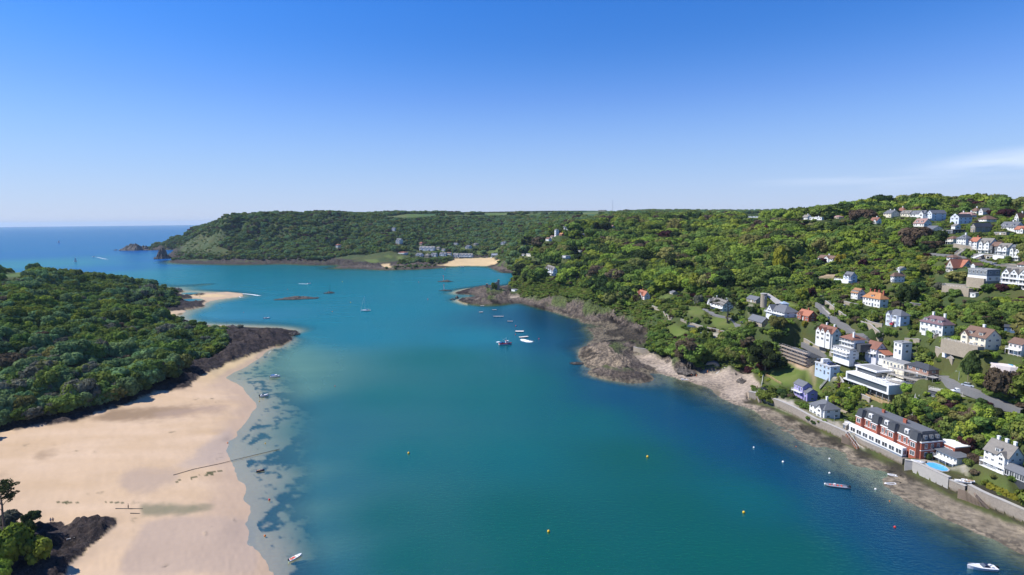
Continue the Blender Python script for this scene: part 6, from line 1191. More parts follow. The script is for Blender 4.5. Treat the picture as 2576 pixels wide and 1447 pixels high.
# ---------------------------------------------------------------- modern block under construction above the hotel
def modern_block():
    p, phi, ln, wd = MODERN; E = empty('modern_house', local(p, phi), -phi); tag(E, 'modern white block with long glass bands and roof terrace on a timber clad building site', 'house')
    wh = W['glasswhite']; x0, x1 = -26., 0.
    MB().box(x0 + 1, x1 - 1, 1.2, 12, -4, 3.6).obj('site_basement', m_wood, E)
    po = MB()
    for i in range(8): po.box(x0 + 1 + i * 3.5, x0 + 1.25 + i * 3.5, -.4, -.1, -4, 3.6)
    po.obj('column', m_rail, E)
    MB().box(x0 - 1.5, x1 + .3, -1.3, 12.3, 3.6, 4.2).box(x0, x0 + .8, -1.2, 12.2, 4.2, 7.2).box(x1 - .9, x1 + .2, -1.2, 12.2, 4.2, 7.2).box(x0, x1 + .2, -1.2, 12.2, 7.2, 8.0).obj('floor_frame', wh, E)
    MB().box(x0 + .8, x1 - .9, -.4, 11, 4.2, 7.2).obj('glass_band', m_glass, E)
    up = MB().box(x0 + 1.5, x0 + 14, 3, 11.5, 8.0, 8.3).box(x0 + 1.5, x0 + 2.2, 3, 11.5, 8.3, 10.8).box(x0 + 1.5, x0 + 15.2, 2.2, 12, 10.8, 11.5).obj('penthouse', wh, E); MB().box(x0 + 2.2, x0 + 13.8, 3.4, 11, 8.3, 10.8).obj('glass_band', m_glass, up); MB().box(x0 + 3, x0 + 14, 3.4, 11, 11.503, 11.6).obj('roof', RM['greyflat'], up)
    mb = MB(); railing(mb, [(x0 + 15, -1.1), (x1, -1.1), (x1, 12)], 8.0, 1.0, 1.5); mb.obj('railing', m_rail, E)
    pl = MB()
    for i in range(30): pl.box(x0 + 8 + i * .75, x0 + 8.5 + i * .75, -3.2, -3.1, -2.5 + (i % 3) * .1, 1.2)
    pl.box(x0 + 7, x1 + 4, -3.2, -.8, -2.7, -2.5); pl.obj('site_hoarding', m_newwood, E)
    r = random.Random(3); 
    for i in range(5):
        cx, cy_ = x0 + 16 + r.uniform(0, 9), r.uniform(1, 9); o = empty('garden_table', (0, 0, 0)); v = Matrix.Rotation(-phi, 4, 'Z') @ Vector((cx, cy_, 8.0)); o.location = (p[0] + v.x, p[1] + v.y, p[2] + v.z); tag(o, 'white table with folded parasol on the roof terrace of the modern block', 'table', 'tables on the roof terrace')
        MB().box(-.7, .7, -.5, .5, .7, .76).obj('table_top', m_frame, o); MB().tube((0, 0, 0), (0, 0, .7), .05).tube((0, 0, .76), (0, 0, 2.2), .04).obj('leg', m_rail, o); MB().tube((0, 0, 1.5), (0, 0, 2.5), .28, 8, .06).obj('parasol', W['cream'], o)
    return E
modern_block()
# scaffolding: poles, boards and guard rails in a frame
def scaffold(name, label, org, phi, ln, dp_, hts, x_step=2.4, mat=None, board=m_wood, tag_cat='scaffolding'):
    E = empty(name, org, -phi); tag(E, label, tag_cat); mb = MB(); n_ = int(ln / x_step)
    for i in range(n_ + 1):
        x = -ln + i * x_step
        for y in (-dp_, -.15): mb.tube((x, y, -3.5), (x, y, hts[-1] + 1.2), .06, 5)
    for z in hts:
        for y in (-dp_, -.15): mb.tube((-ln, y, z), (0, y, z), .05, 4); mb.tube((-ln, y, z + 1), (0, y, z + 1), .05, 4)
    for i in range(0, n_, 2): mb.tube((-ln + i * x_step, -dp_, hts[0]), (-ln + (i + 1) * x_step, -dp_, hts[-1]), .05, 4)
    mb.obj('pole', plain('galvanised_pole', (.42, .40, .38), .5, .2), E); bb = MB()
    for z in hts:
        for k in range(3): bb.box(-ln - .2, .2, -dp_ + .12 + k * (dp_ - .3) / 3, -dp_ + .05 + (k + .92) * (dp_ - .3) / 3, z + .06, z + .12)
    bb.obj('boards', board, E); return E
for h, (p, phi_, ln, wd, hw, hr) in zip(HS, HF):
    if h[14].get('scaf'): scaffold('scaffolding', 'long frame of scaffold poles and plank decks along the half built house', tuple(p), phi_, ln + 2, 2.4, [1.5, 3.6, 5.7, 7.8], mat=None, board=plain('weathered_planks', (.40, .32, .25), .9, .3, 3.)); SCH = (p, phi_, ln, hw)
    if h[13].startswith('pale blue flat'):
        RP = (p, phi_, ln, wd, hw)
q = atD('c3', 640, 1262, 243); scaffold('scaffolding', 'long raised scaffold deck with rails beside the modern block', (q[0], q[1], q[2]), R(66), 20, 3.2, [.2, 3.4, 6.5], board=m_conc)
# ---------------------------------------------------------------- roads draped on the slope
m_road, nt, b, o = newmat('asphalt'); pz = geopos(nt); f = noise(nt, .35, 5, .6, pz); f2 = noise(nt, 6, 2, .5, pz)
L(nt, mixc(nt, MR(nt, f2, .4, .6, 0, .3), mixc(nt, f, (.13, .13, .135), (.19, .185, .18)), (.24, .235, .225)), b.inputs['Base Color']); b.inputs['Roughness'].default_value = .9
def smooth_path(P_, n=6):
    out = []; P_ = [np.array(p_, float) for p_ in P_]; P_ = [2 * P_[0] - P_[1]] + P_ + [2 * P_[-1] - P_[-2]]
    for i in range(1, len(P_) - 2):
        for k in range(n):
            t = k / n; a, b_, c_, d_ = P_[i - 1:i + 3]; out.append(.5 * ((2 * b_) + (-a + c_) * t + (2 * a - 5 * b_ + 4 * c_ - d_) * t * t + (-a + 3 * b_ - 3 * c_ + d_) * t ** 3))
    out.append(P_[-2]); return out
def ribbon(name, path, wd_, mat, lift=.12, skirt=3.0):
    Vv = []; F = []; n_ = len(path)
    for i, q in enumerate(path):
        d = path[min(n_ - 1, i + 1)] - path[max(0, i - 1)]; d = d[:2] / (np.linalg.norm(d[:2]) + 1e-9); s_ = np.array((d[1], -d[0])) * wd_ / 2
        z = q[2] + lift
        for sg, dz in ((-1, -skirt), (-1, 0), (1, 0), (1, -skirt)): e = q[:2] + s_ * sg * (1.0 if dz == 0 else 1.02); Vv.append((e[0], e[1], z + dz))
    for i in range(n_ - 1):
        b_ = 4 * i
        for k in range(3): F.append((b_ + k, b_ + k + 1, b_ + k + 5, b_ + k + 4))
    me = bpy.data.meshes.new(name); me.from_pydata(Vv, [], F); me.materials.append(mat); o = bpy.data.objects.new(name, me); col.objects.link(o); return o
def ground_path(c, pts, n=5, lift=0.0):
    raw = [on(c, x, y) for x, y in pts]; raw = [r_ for r_ in raw if r_ is not None]; P_ = smooth_path(raw, n)
    for q in P_: 
        q[2] = float(height(q[0], q[1])[0])
    z = np.array([q[2] for q in P_]); k = np.convolve(np.pad(z, 2, 'edge'), np.ones(5) / 5, 'valid')
    for q, z_ in zip(P_, k): q[2] = z_ + lift
    return P_
PATHS = {}
for i, (c, pts, wd_, nm) in enumerate([(ROADS[0][0], ROADS[0][1], 6.0, 'road'), (ROADS[1][0], ROADS[1][1], 6.2, 'road'), (ROADS[2][0], ROADS[2][1], 6.0, 'road'), (ROADS[3][0], ROADS[3][1], 4.0, 'lane'), (ROADS[4][0], ROADS[4][1], 3.6, 'drive')]):
    pt = ground_path(c, pts, 5, .25); PATHS[i] = pt; ribbon(nm, pt, wd_, m_road)['kind'] = 'structure'
# earth paths
m_path = plain('path_gravel', (.38, .32, .25), .9, .2)
for c, pts, wd_ in [('c5', [(975,545),(1040,585),(1120,640),(1200,690)], 2.0), ('c7', [(770,1000),(830,1040),(900,1090),(880,1140)], 2.0), ('c2', [(950,490),(900,470),(870,450)], 1.6), ('c1', [(0,215),(40,240),(30,290),(10,330)], 1.8)]:
    ribbon('footpath', ground_path(c, pts, 4, .15), wd_, m_path)['kind'] = 'structure'
# ---------------------------------------------------------------- walls
def wall_line(name, P_, ztop, zbot, th_, mat, label, cope=m_conc, cat='wall'):
    """solid wall following world points; ztop may be a number, or None = follow the points' own z"""
    def strip(w_, za, zb, nm, m, par=None):
        Vv = []; F = []; n_ = len(P_)
        for i, q in enumerate(P_):
            q = np.array(q, float); d = np.array(P_[min(n_ - 1, i + 1)], float) - np.array(P_[max(0, i - 1)], float); d = d[:2] / (np.linalg.norm(d[:2]) + 1e-9); s_ = np.array((d[1], -d[0])) * w_ / 2
            for sg, zz in ((-1, za), (-1, zb), (1, zb), (1, za)): e = q[:2] + s_ * sg; z0 = q[2] if ztop is None else 0; Vv.append((e[0], e[1], z0 + zz))
        for i in range(n_ - 1):
            b_ = 4 * i
            for k in range(4): F.append((b_ + k, b_ + (k + 1) % 4, b_ + 4 + (k + 1) % 4, b_ + 4 + k))
        F.append((0, 1, 2, 3)); b_ = 4 * (n_ - 1); F.append((b_ + 3, b_ + 2, b_ + 1, b_))
        me = bpy.data.meshes.new(nm); me.from_pydata(Vv, [], F); me.materials.append(m); bm = bmesh.new(); bm.from_mesh(me); bmesh.ops.recalc_face_normals(bm, faces=bm.faces); bm.to_mesh(me); bm.free(); o = bpy.data.objects.new(nm, me); col.objects.link(o)
        if par is not None: o.parent = par
        return o
    top = ztop if ztop is not None else zbot[1]; bot = zbot if ztop is not None else zbot[0]
    E = empty(name, (0, 0, 0)); q = P_[len(P_) // 2]; tag(E, label, cat)
    a = strip(th_, bot, top, 'masonry', mat, E); b2 = strip(th_ + .24, top, top + .18, 'coping', cope, E); return E
for P_, (c, pts, zt), mt_, lab in zip([SWP[0], SWP[1] + SWP[2], SWP[3], SWP[4], SWP[5]], [SEAWALLS[0], SEAWALLS[1], SEAWALLS[3], SEAWALLS[4], SEAWALLS[5]], [m_sea, m_sea, m_conc, m_sea, m_sea],
    ['high rubble stone sea wall running below the purple and white waterfront houses', 'sea wall of grey render under the glazed gallery of the brick hotel', 'pale ribbed concrete sea wall in front of the swimming pool', 'short stone sea wall below the upturned dinghies', 'rubble stone garden wall above the beach below the white gabled villa']):
    wall_line('sea_wall', [tuple(q) for q in P_], zt, -1.5, 1.2, mt_, lab, cat='sea wall')
def gwall(c, pts, h_, label, mat=None, th_=.6, n=3, down=2.5):
    P_ = ground_path(c, pts, n); return wall_line('stone_wall', P_, None, (-down, h_), th_, mat or m_stone, label)
gwall('c5', [(970,560),(1040,605),(1120,660),(1190,700)], 1.6, 'stone retaining wall dropping from the red gabled cliff top house', th_=.8)
gwall('c5', [(1290,715),(1400,760),(1500,795),(1620,820),(1760,855),(1900,875),(2000,885)], 1.8, 'long stone garden wall between the big lawn and the parked van yard')
gwall('c4', [(815,545),(860,600),(905,650),(985,720),(1050,770)], 1.8, 'stone wall along the water side of the straight road')
gwall('c4', [(880,520),(960,590),(1040,640),(1120,720)], 2.6, 'stone wall along the upper side of the straight road')
gwall('c4', [(1290,770),(1380,820),(1460,870),(1540,920)], 2.8, 'high stone retaining wall below the pale blue white bay house')
gwall('c3', [(300,900),(370,925),(440,950)], 2.2, 'stone wall right of the small white cube house')
gwall('c4', [(940,1100),(1050,1140),(1200,1190),(1340,1230)], 2.0, 'stone wall under the tall stepped white house')
gwall('c4', [(650,940),(740,1000),(860,1060),(900,1080)], 1.8, 'curved stone wall beside the lane behind the scaffolded house')
gwall('c3', [(700,285),(800,295),(900,300)], 2.5, 'stone retaining wall under the modern grey house terrace')
gwall('c3', [(620,870),(700,900),(760,960),(780,1000)], 2.0, 'curved stone wall of the drive below the large cream house')
gwall('c6', [(1180,800),(1300,830),(1430,850),(1440,900)], 3.0, 'stone retaining wall under the gabled terrace')
gwall('c2', [(1180,440),(1170,520),(1160,570)], 1.4, 'low walls of the winding steps left of the brick hotel')
gwall('c3', [(800,1240),(860,1260),(960,1300)], 1.0, 'concrete edge of the parking deck above the trees', m_conc)
gwall('c3', [(1200,1385),(1300,1410),(1400,1440)], 1.0, 'white railing wall beside the lower bend of the road', W['white'], .3)
gwall('c2', [(880,180),(930,270),(1020,330),(1100,370),(1160,400)], 2.2, 'stone wall curving round the building site of the modern block')
gwall('c5', [(760,1060),(830,1075),(940,1075)], 3.2, 'stone bastion wall at the back of the little cove')
gwall('c5', [(890,1000),(960,1030),(1060,1065)], .9, 'pale concrete slip path above the little cove', m_conc)
gwall('c3', [(330,800),(420,790),(470,800)], 1.6, 'pale stone wall above the small white cube house')
gwall('c3', [(330,455),(400,470),(480,480)], 2.4, 'stone retaining wall behind the pale blue white bay house')
gwall('c3', [(120,650),(0,640),(-60,600)], 2.0, 'stone wall of the terrace left of the red car')
gwall('c3', [(600,770),(700,730),(830,720)], 1.6, 'garden wall between the plum roofed and the cream house')
gwall('c6', [(1840,1075),(1950,1070),(2100,1080)], 1.4, 'stone wall along the upper road above the glass fronted block')
gwall('c4', [(1290,240),(1400,250),(1500,235)], 1.2, 'low garden wall right of the twin gabled slate house')
gwall('c4', [(1100,520),(1180,545),(1260,560)], 1.6, 'terrace wall below the broad orange roofed house')
# hedges
def hedge(c, pts, h_, w_, sp, label):
    P_ = ground_path(c, pts, 3); V = []; F = []; r = np.random.default_rng(int(abs(P_[0][0]) * 10) % 1000); E = empty('hedge', tuple(float(v) for v in P_[0])); tag(E, label, 'hedge')
    for a, b_ in zip(P_[:-1], P_[1:]):
        Ls = np.linalg.norm(b_ - a); n_ = int(min(400, max(20, Ls * 26 * (1 if Ls < 40 else .3)))); t = r.uniform(0, 1, (n_, 1)); P0 = a + (b_ - a) * t; P0 = P0 + np.stack([r.uniform(-w_, w_, n_) / 2, r.uniform(-w_, w_, n_) / 2, r.uniform(0, h_, n_)], 1); sz = r.uniform(.15, .4, (n_, 1)) * (1 if Ls < 40 else 2.5)
        t1 = r.normal(size=(n_, 3)); t1 /= np.linalg.norm(t1, axis=1)[:, None]; s_ = np.cross(t1, r.normal(size=(n_, 3))); s_ /= np.linalg.norm(s_, axis=1)[:, None]; b0 = len(V); V.extend(np.stack([P0 - t1 * sz - s_ * sz, P0 + t1 * sz - s_ * sz, P0 + t1 * sz + s_ * sz, P0 - t1 * sz + s_ * sz], 1).reshape(-1, 3).tolist()); F.extend([(b0 + 4 * i, b0 + 4 * i + 1, b0 + 4 * i + 2, b0 + 4 * i + 3) for i in range(n_)])
    for a, b_ in zip(P_[:-1], P_[1:]):
        d = (b_ - a)[:2]; d = d / (np.linalg.norm(d) + 1e-9); s_ = np.array((d[1], -d[0])) * w_ * .42; b0 = len(V)
        for q in (a, b_):
            for sg, z in ((-1, -1), (-1, h_ * .86), (1, h_ * .86), (1, -1)): V.append((q[0] + s_[0] * sg, q[1] + s_[1] * sg, q[2] + z))
        for k in range(3): F.append((b0 + k, b0 + k + 1, b0 + k + 5, b0 + k + 4))
    V = [(v[0] - P_[0][0], v[1] - P_[0][1], v[2] - P_[0][2]) for v in V]; me = bpy.data.meshes.new('foliage'); me.from_pydata(V, [], F); me.materials.append(LM[sp]); part('foliage', me, E)
for c, pts, h_, w_, sp, lab in [('c4', [(530,250),(620,215),(720,175),(820,160),(920,110),(1000,85)], 3.5, 4, 'green', 'long bushy hedge line climbing between the gardens above the bare earth patch'), ('c5', [(735,440),(790,470)], 2.6, 3, 'lime', 'clipped bright hedge beside the red gabled cliff top house'), ('c5', [(1250,925),(1340,885),(1450,845),(1560,815)], 2.0, 2, 'mid', 'dark straight hedge along the terraced field above the cove'),
    ('l7', [(1950,635),(2100,605),(2250,580),(2340,570)], 5, 6, 'dark', 'dark hedge along the top of the bright green field by the beach'), ('c4', [(1160,1150),(1250,1190),(1380,1225)], 1.8, 2, 'mid', 'hedge on top of the stone wall right of the stepped white house'), ('c3', [(430,640),(500,690),(600,750)], 1.8, 2, 'green', 'garden hedge below the plum roofed house'),
    ('c6', [(1400,990),(1500,1010),(1700,1060)], 2.0, 3, 'green', 'hedge beneath the upper road'), ('c8', [(0,284),(600,277),(1100,272)], 3.5, 7, 'dark', 'dark field hedge on the far skyline above the beach'), ('c8', [(1200,268),(1700,263),(2100,262)], 3.5, 7, 'dark', 'dark field hedge on the far skyline left of the tan buildings'), ('c7', [(500,358),(620,320),(740,298)], 3.5, 7, 'dark', 'field hedge running up the far green hill'), ('l7', [(600,118),(1000,112),(1500,104)], 3, 6, 'dark', 'dark field hedge along the top of the far headland'), ('l5', [(0,1197),(200,1193),(420,1163)], 2.2, 4, 'dark', 'dark hedge behind the small green field on the left hill'), ('c7', [(60,330),(160,345),(250,358)], 3, 6, 'dark', 'short hedge between the two pale far fields'),('c1', [(1100,950),(1200,985),(1300,1040),(1447,1090)], 1.5, 2.2, 'yellow', 'golden shrub border above the garden wall of the gabled villa')]:
    hedge(c, pts, h_, w_, sp, lab)
print('village detail', time.time() - T0)
# ---------------------------------------------------------------- boats
def px(c, D): return CR[c][2] / 1.54503 * D / FPX     # metres per crop pixel at distance D
m_gel = plain('white_gelcoat', (.78, .78, .77), .35, .04, spec=.5); m_tube = plain('inflatable_tube', (.66, .67, .68), .5, .08); m_gtube = plain('grey_tube', (.26, .28, .32), .5, .1)
m_blue = plain('blue_canvas', (.03, .12, .42), .6, .1); m_redp = plain('red_paint', (.40, .035, .03), .5, .1); m_navy = plain('navy_paint', (.02, .03, .07), .4, .1); m_redseat = plain('red_vinyl', (.55, .06, .03), .6, .1); m_orange = plain('orange_plastic', (.75, .19, .03), .5, .1); m_yellow = plain('yellow_plastic', (.80, .45, .03), .5, .08); m_whiteb = plain('white_plastic', (.78, .77, .74), .5, .08); m_redb = plain('red_plastic', (.62, .04, .03), .5, .1); m_teak = plain('teak', (.34, .22, .12), .7, .2, 6)
def hull(mb, Ln, B, Hh, z0=-.25, full=.55, n=12):
    rings = []
    for i in range(n + 1):
        t = i / n; x = -Ln / 2 + Ln * t; w_ = B / 2 * (1 - max(0, (t - full) / (1 - full)) ** 2.2) * (.9 + .1 * min(1, t * 4)); w_ = max(w_, .02); top = Hh * (1 + .35 * t ** 2); k = w_ * .55
        rings.append([(x, 0, z0), (x, k, z0 + .12), (x + .15 * t, w_, top), (x + .15 * t, w_ * .86, top + .03), (x + .15 * t, -w_ * .86, top + .03), (x + .15 * t, -w_, top), (x, -k, z0 + .12)])
    b = len(mb.v); m = 7
    for r_ in rings: mb.v.extend(r_)
    for i in range(n):
        for j in range(m): mb.f.append((b + i * m + j, b + i * m + (j + 1) % m, b + (i + 1) * m + (j + 1) % m, b + (i + 1) * m + j))
    mb.f.append(tuple(b + j for j in range(m))); mb.f.append(tuple(b + n * m + j for j in range(m))[::-1]); return mb
def arc_tube(mb, pts, r, n=8):
    bm = bmesh.new(); limb(bm, pts, [r * .6] + [r] * (len(pts) - 2) + [r * .6], n); bm.verts.index_update(); b = len(mb.v); mb.v.extend(tuple(v.co) for v in bm.verts); mb.f.extend(tuple(b + v.index for v in f.verts) for f in bm.faces); bm.free()
def boat(kind, c, x, y, Ln, head, label, z=0.0, D=None, cat='boat', group=None, **kw):
    q = atZ(c, x, y, z) if D is None else atD(c, x, y, D)
    if kw.get('ground'): q = on(c, x, y); q[2] += .1
    E = empty({'rib': 'inflatable_boat', 'row': 'dinghy', 'yacht': 'sailing_yacht', 'sail': 'sailing_boat', 'fish': 'fishing_boat', 'cruiser': 'cabin_boat', 'speed': 'motorboat'}[kind], tuple(q), R(head)); tag(E, label, cat, group); B = Ln * kw.get('beam', .36)
    if kind == 'rib':
        tb = MB(); P_ = []
        for i in range(15):
            t = i / 14; a = -1 + 2 * t; xx = Ln / 2 * (1 - abs(a) ** 3.2 * 2) if abs(a) > .0 else Ln / 2; xx = Ln * .5 - Ln * (abs(a) ** 1.8); xx = max(-Ln / 2, xx); P_.append((xx, B * .42 * math.copysign(min(1, abs(a) * 2.2) ** .8, a), .28 + .12 * (1 - abs(a))))
        arc_tube(tb, P_, B * .13); tb.obj('tube', kw.get('tube', m_tube), E, True); MB().box(-Ln * .42, Ln * .30, -B * .36, B * .36, .02, .14).obj('floor', kw.get('floor', m_gtube), E)
        for i in range(kw.get('seats', 1)): MB().box(-Ln * .2 + i * Ln * .16, -Ln * .2 + i * Ln * .16 + .4, -B * .3, B * .3, .14, .5).obj('seat', kw.get('seatm', m_gel), E)
        if kw.get('console'): MB().box(Ln * .08, Ln * .16, -.3, .3, .14, 1.05).obj('console', m_gel, E)
        for s_ in ((-.25, .25) if kw.get('twin') else (0,)): MB().box(-Ln * .5 - .35, -Ln * .5 + .05, s_ - .17, s_ + .17, .25, .95).box(-Ln * .5 - .25, -Ln * .5 - .1, s_ - .08, s_ + .08, -.4, .25).obj('outboard_motor', m_black, E)
    elif kind == 'row':
        hull(MB(), Ln, B, .45).obj('hull', kw.get('mat', m_gel), E, False); MB().box(-Ln * .42, Ln * .25, -B * .33, B * .33, .492, .51).obj('floor', kw.get('floor', m_teak), E)
        for xx in (-.3, 0, .22): MB().box(Ln * xx - .12, Ln * xx + .12, -B * .4, B * .4, .51, .56).obj('seat', m_teak, E)
        if kw.get('engine'): MB().box(-Ln * .5 - .3, -Ln * .5, -.15, .15, .3, .9).obj('outboard_motor', m_black, E)
    elif kind == 'speed':
        hull(MB(), Ln, B, .85, -.3, .45).obj('hull', m_gel, E); MB().prism([(-Ln * .4, -B * .34), (Ln * .02, -B * .34), (Ln * .02, B * .34), (-Ln * .4, B * .34)], .9, .93).obj('cockpit', m_gtube, E)
        MB().slab([(Ln * .02, -B * .34, .92), (Ln * .02, B * .34, .92), (-Ln * .08, B * .30, 1.55), (-Ln * .08, -B * .30, 1.55)], .05).obj('windscreen', m_glass, E); MB().box(-Ln * .2, -Ln * .09, -B * .3, B * .3, .93, 1.45).obj('canopy', kw.get('canvas', m_navy), E)
        for s_ in (-1, 1): MB().box(-Ln * .36, -Ln * .28, s_ * B * .2 - .25, s_ * B * .2 + .25, .93, 1.3).obj('seat', m_gel, E)
        MB().box(-Ln * .5 - .5, -Ln * .5 + .1, -.22, .22, .3, 1.25).box(-Ln * .5 - .35, -Ln * .5 - .1, -.1, .1, -.5, .3).obj('outboard_motor', m_black, E)
        mb = MB(); mb.tube((Ln * .1, -B * .38, .9), (Ln * .3, -B * .26, 1.4), .03, 4); mb.tube((Ln * .3, -B * .26, 1.4), (Ln * .5, 0, 1.6), .03, 4); mb.tube((Ln * .1, B * .38, .9), (Ln * .3, B * .26, 1.4), .03, 4); mb.tube((Ln * .3, B * .26, 1.4), (Ln * .5, 0, 1.6), .03, 4); mb.obj('rail', m_rail, E)
    elif kind == 'cruiser':
        hull(MB(), Ln, B, .9, -.3, .5).obj('hull', kw.get('mat', m_gel), E); MB().box(-Ln * .02, Ln * .22, -B * .33, B * .33, .9, 1.7).obj('cabin', m_gel, E); MB().box(Ln * .222, Ln * .23, -B * .28, B * .28, 1.1, 1.6).obj('windscreen', m_glass, E)
        MB().box(-Ln * .44, -Ln * .021, -B * .36, B * .36, 1.45, 1.6).box(-Ln * .44, -Ln * .40, -B * .36, B * .36, .9, 1.45).obj('canopy', kw.get('canvas', m_blue), E); MB().box(-Ln * .5 - .35, -Ln * .5, -.2, .2, .2, 1.1).obj('outboard_motor', m_black, E)
    elif kind == 'fish':
        hull(MB(), Ln, B, 1.1, -.3, .55).obj('hull', m_redp, E); hull(MB(), Ln * 1.01, B * 1.03, .3, .98, .55).obj('rubbing_band', m_gel, E); MB().box(-Ln * .44, Ln * .0, -B * .38, B * .38, 1.2, 1.45).obj('deck', m_navy, E)
        w_ = MB().box(Ln * .02, Ln * .24, -B * .28, B * .28, 1.2, 3.0).box(Ln * .0, Ln * .26, -B * .31, B * .31, 3.0, 3.12).obj('wheelhouse', m_gel, E); MB().box(Ln * .242, Ln * .25, -B * .24, B * .24, 2.1, 2.8).box(Ln * .06, Ln * .2, -B * .285, B * .285, 2.1, 2.7).obj('pane', m_glass, w_); MB().box(Ln * .01, Ln * .1, -B * .2, B * .2, 3.12, 3.4).obj('red_box', m_redp, w_)
        mb = MB(); mb.tube((Ln * .08, 0, 3.1), (Ln * .08, 0, 6.2), .06); mb.tube((Ln * .08, 0, 5.4), (-Ln * .25, 0, 3.6), .04); mb.tube((Ln * .08, -.7, 5.0), (Ln * .08, .7, 5.0), .04); mb.obj('mast', m_gel, E)
        for i in range(3): MB().box(-Ln * .36 + i * Ln * .11, -Ln * .29 + i * Ln * .11, -B * .22, B * .2, 1.45, 2.1 + .2 * (i % 2)).obj('fish_box', m_navy if i % 2 else m_blue, E)
    elif kind in ('yacht', 'sail'):
        hull(MB(), Ln, B * .8, Ln * .09, -.3, .5, 16).obj('hull', m_gel, E, False); MB().prism([(-Ln * .12, -B * .22), (Ln * .16, -B * .18), (Ln * .27, 0), (Ln * .16, B * .18), (-Ln * .12, B * .22)], Ln * .09, Ln * .135).obj('coachroof', m_gel, E); MB().box(-Ln * .40, -Ln * .14, -B * .2, B * .2, Ln * .095, Ln * .105).obj('cockpit', m_teak, E)
        M_ = kw.get('mast', Ln * 1.35); MB().tube((Ln * .06, 0, Ln * .1), (Ln * .06, 0, M_), .11 * kw.get('thick', 1), 6, .07 * kw.get('thick', 1)).obj('mast', m_rail if kind == 'sail' else m_gel, E)
        if kind == 'yacht':
            MB().tube((Ln * .06, 0, Ln * .20), (-Ln * .36, 0, Ln * .19), .16).obj('furled_sail', m_whiteb, E); MB().tube((Ln * .49, 0, Ln * .13), (Ln * .07, 0, M_ * .97), .07).obj('furled_jib', m_whiteb, E); mb = MB(); mb.tube((-Ln * .49, 0, Ln * .1), (Ln * .06, 0, M_), .02, 3)
            for s_ in (-1, 1): mb.tube((Ln * .04, s_ * B * .38, Ln * .1), (Ln * .06, 0, M_ * .9), .02, 3); mb.tube((Ln * .06, 0, M_ * .5), (Ln * .05, s_ * B * .28, M_ * .5), .03, 3)
            mb.obj('rigging', m_rail, E); MB().box(-Ln * .16, -Ln * .05, -B * .22, B * .22, Ln * .137, Ln * .19).obj('sprayhood', m_blue, E)
        else:
            MB().slab([(Ln * .05, 0, Ln * .2), (-Ln * .42, .25, Ln * .2), (Ln * .055, 0, M_ * .96)], .05).obj('mainsail', m_whiteb, E); MB().slab([(Ln * .48, 0, Ln * .14), (Ln * .02, -.35, Ln * .2), (Ln * .08, 0, M_ * .8)], .05).obj('jib', m_whiteb, E)
    return E
boat('yacht', 'l8', 312, 153, 10.8, 186, 'white sailing yacht with bare mast anchored in the middle of the estuary', mast=17, beam=.36)
boat('fish', 'l8', 1710, 488, 10.5, 12, 'red hulled fishing boat with white wheelhouse in the channel', beam=.34)
boat('speed', 'e1', 1395, 1385, 7.4, 172, 'white motorboat with dark canopy moored at the lower right corner', beam=.34)
boat('cruiser', 'l3', 1358, 1350, 5.8, 14, 'small cabin boat with blue canopy off the golden beach', beam=.36)
boat('speed', 'l3', 1265, 690, 5.8, 20, 'white open motorboat in the cove beyond the rocky point', beam=.34)
boat('speed', 'l4', 840, 80, 4.4, 28, 'white boat with dark seats just off the edge of the sand', beam=.36)
boat('row', 'l4', 1078, 1320, 4.0, 52, 'white open boat with red gear floating over the weed near the bottom edge', beam=.36, engine=1, floor=m_redseat)
boat('row', 'l4', 810, 652, 3.0, 25, 'small dark dinghy among the weed patches off the sand', mat=m_navy)
boat('rib', 'c2', 855, 1185, 8.0, 163, 'long grey inflatable with red seats moored off the brick hotel', tube=m_gtube, seats=4, seatm=m_redseat, console=1, twin=1, beam=.28)
boat('rib', 'e1', 470, 408, 4.0, 150, 'white inflatable aground nearest the sea wall below the hotel gallery')
boat('rib', 'e1', 462, 497, 5.0, 178, 'white inflatable lying level in the brown shallows beside a white buoy', beam=.30)
boat('rib', 'e1', 862, 612, 4.2, 150, 'white inflatable with seat in the brown shallows below the swimming pool', seats=2)
boat('rib', 'c5', 1340, 1378, 5.2, 172, 'white inflatable at the waterline of the small shingle beach', beam=.3, z=.1)
for x, y, h_, lab in [(1180, 468, 150, 'white dinghy at the left of the row on the quay above the timber steps'), (1215, 472, 146, 'white dinghy in the middle of the row on the quay above the timber steps'), (1250, 462, 152, 'white dinghy at the right of the row on the quay above the timber steps')]: boat('row', 'e1', x, y, 3.8, h_, lab, z=5.3, group='dinghies on the quay')
boat('rib', 'e1', 728, 262, 4.6, 148, 'white inflatable stored on the terrace beside the brick hotel', z=5.4)
for x, y, L_, h_, lab in [(1182, 862, 8, 10, 'white motorboat off the dark rocks left of the far beach'), (1545, 884, 8, 30, 'white motorboat with red buoy in front of the far beach'), (1795, 862, 9, 25, 'white motorboat close to the waterline of the far beach'), (1640, 893, 6, 80, 'dark moored boat in front of the far beach')]: boat('row' if 'dark' in lab else 'speed', 'l7', x, y, L_, h_, lab, mat=m_navy)
boat('sail', 'l5', 842, 750, 11, 60, 'tiny far sailing boat nearest the horizon', mast=17, thick=2); boat('sail', 'l5', 1080, 1022, 8, 70, 'small sailing boat beyond the wooded hill on the left', mast=14, thick=2)
boat('speed', 'l5', 1335, 953, 9, 172, 'white speedboat trailing a long wake out at sea')
boat('speed', 'l3', 1742, 300, 7, -5, 'white speedboat in its own spray in the bay beyond the reef')
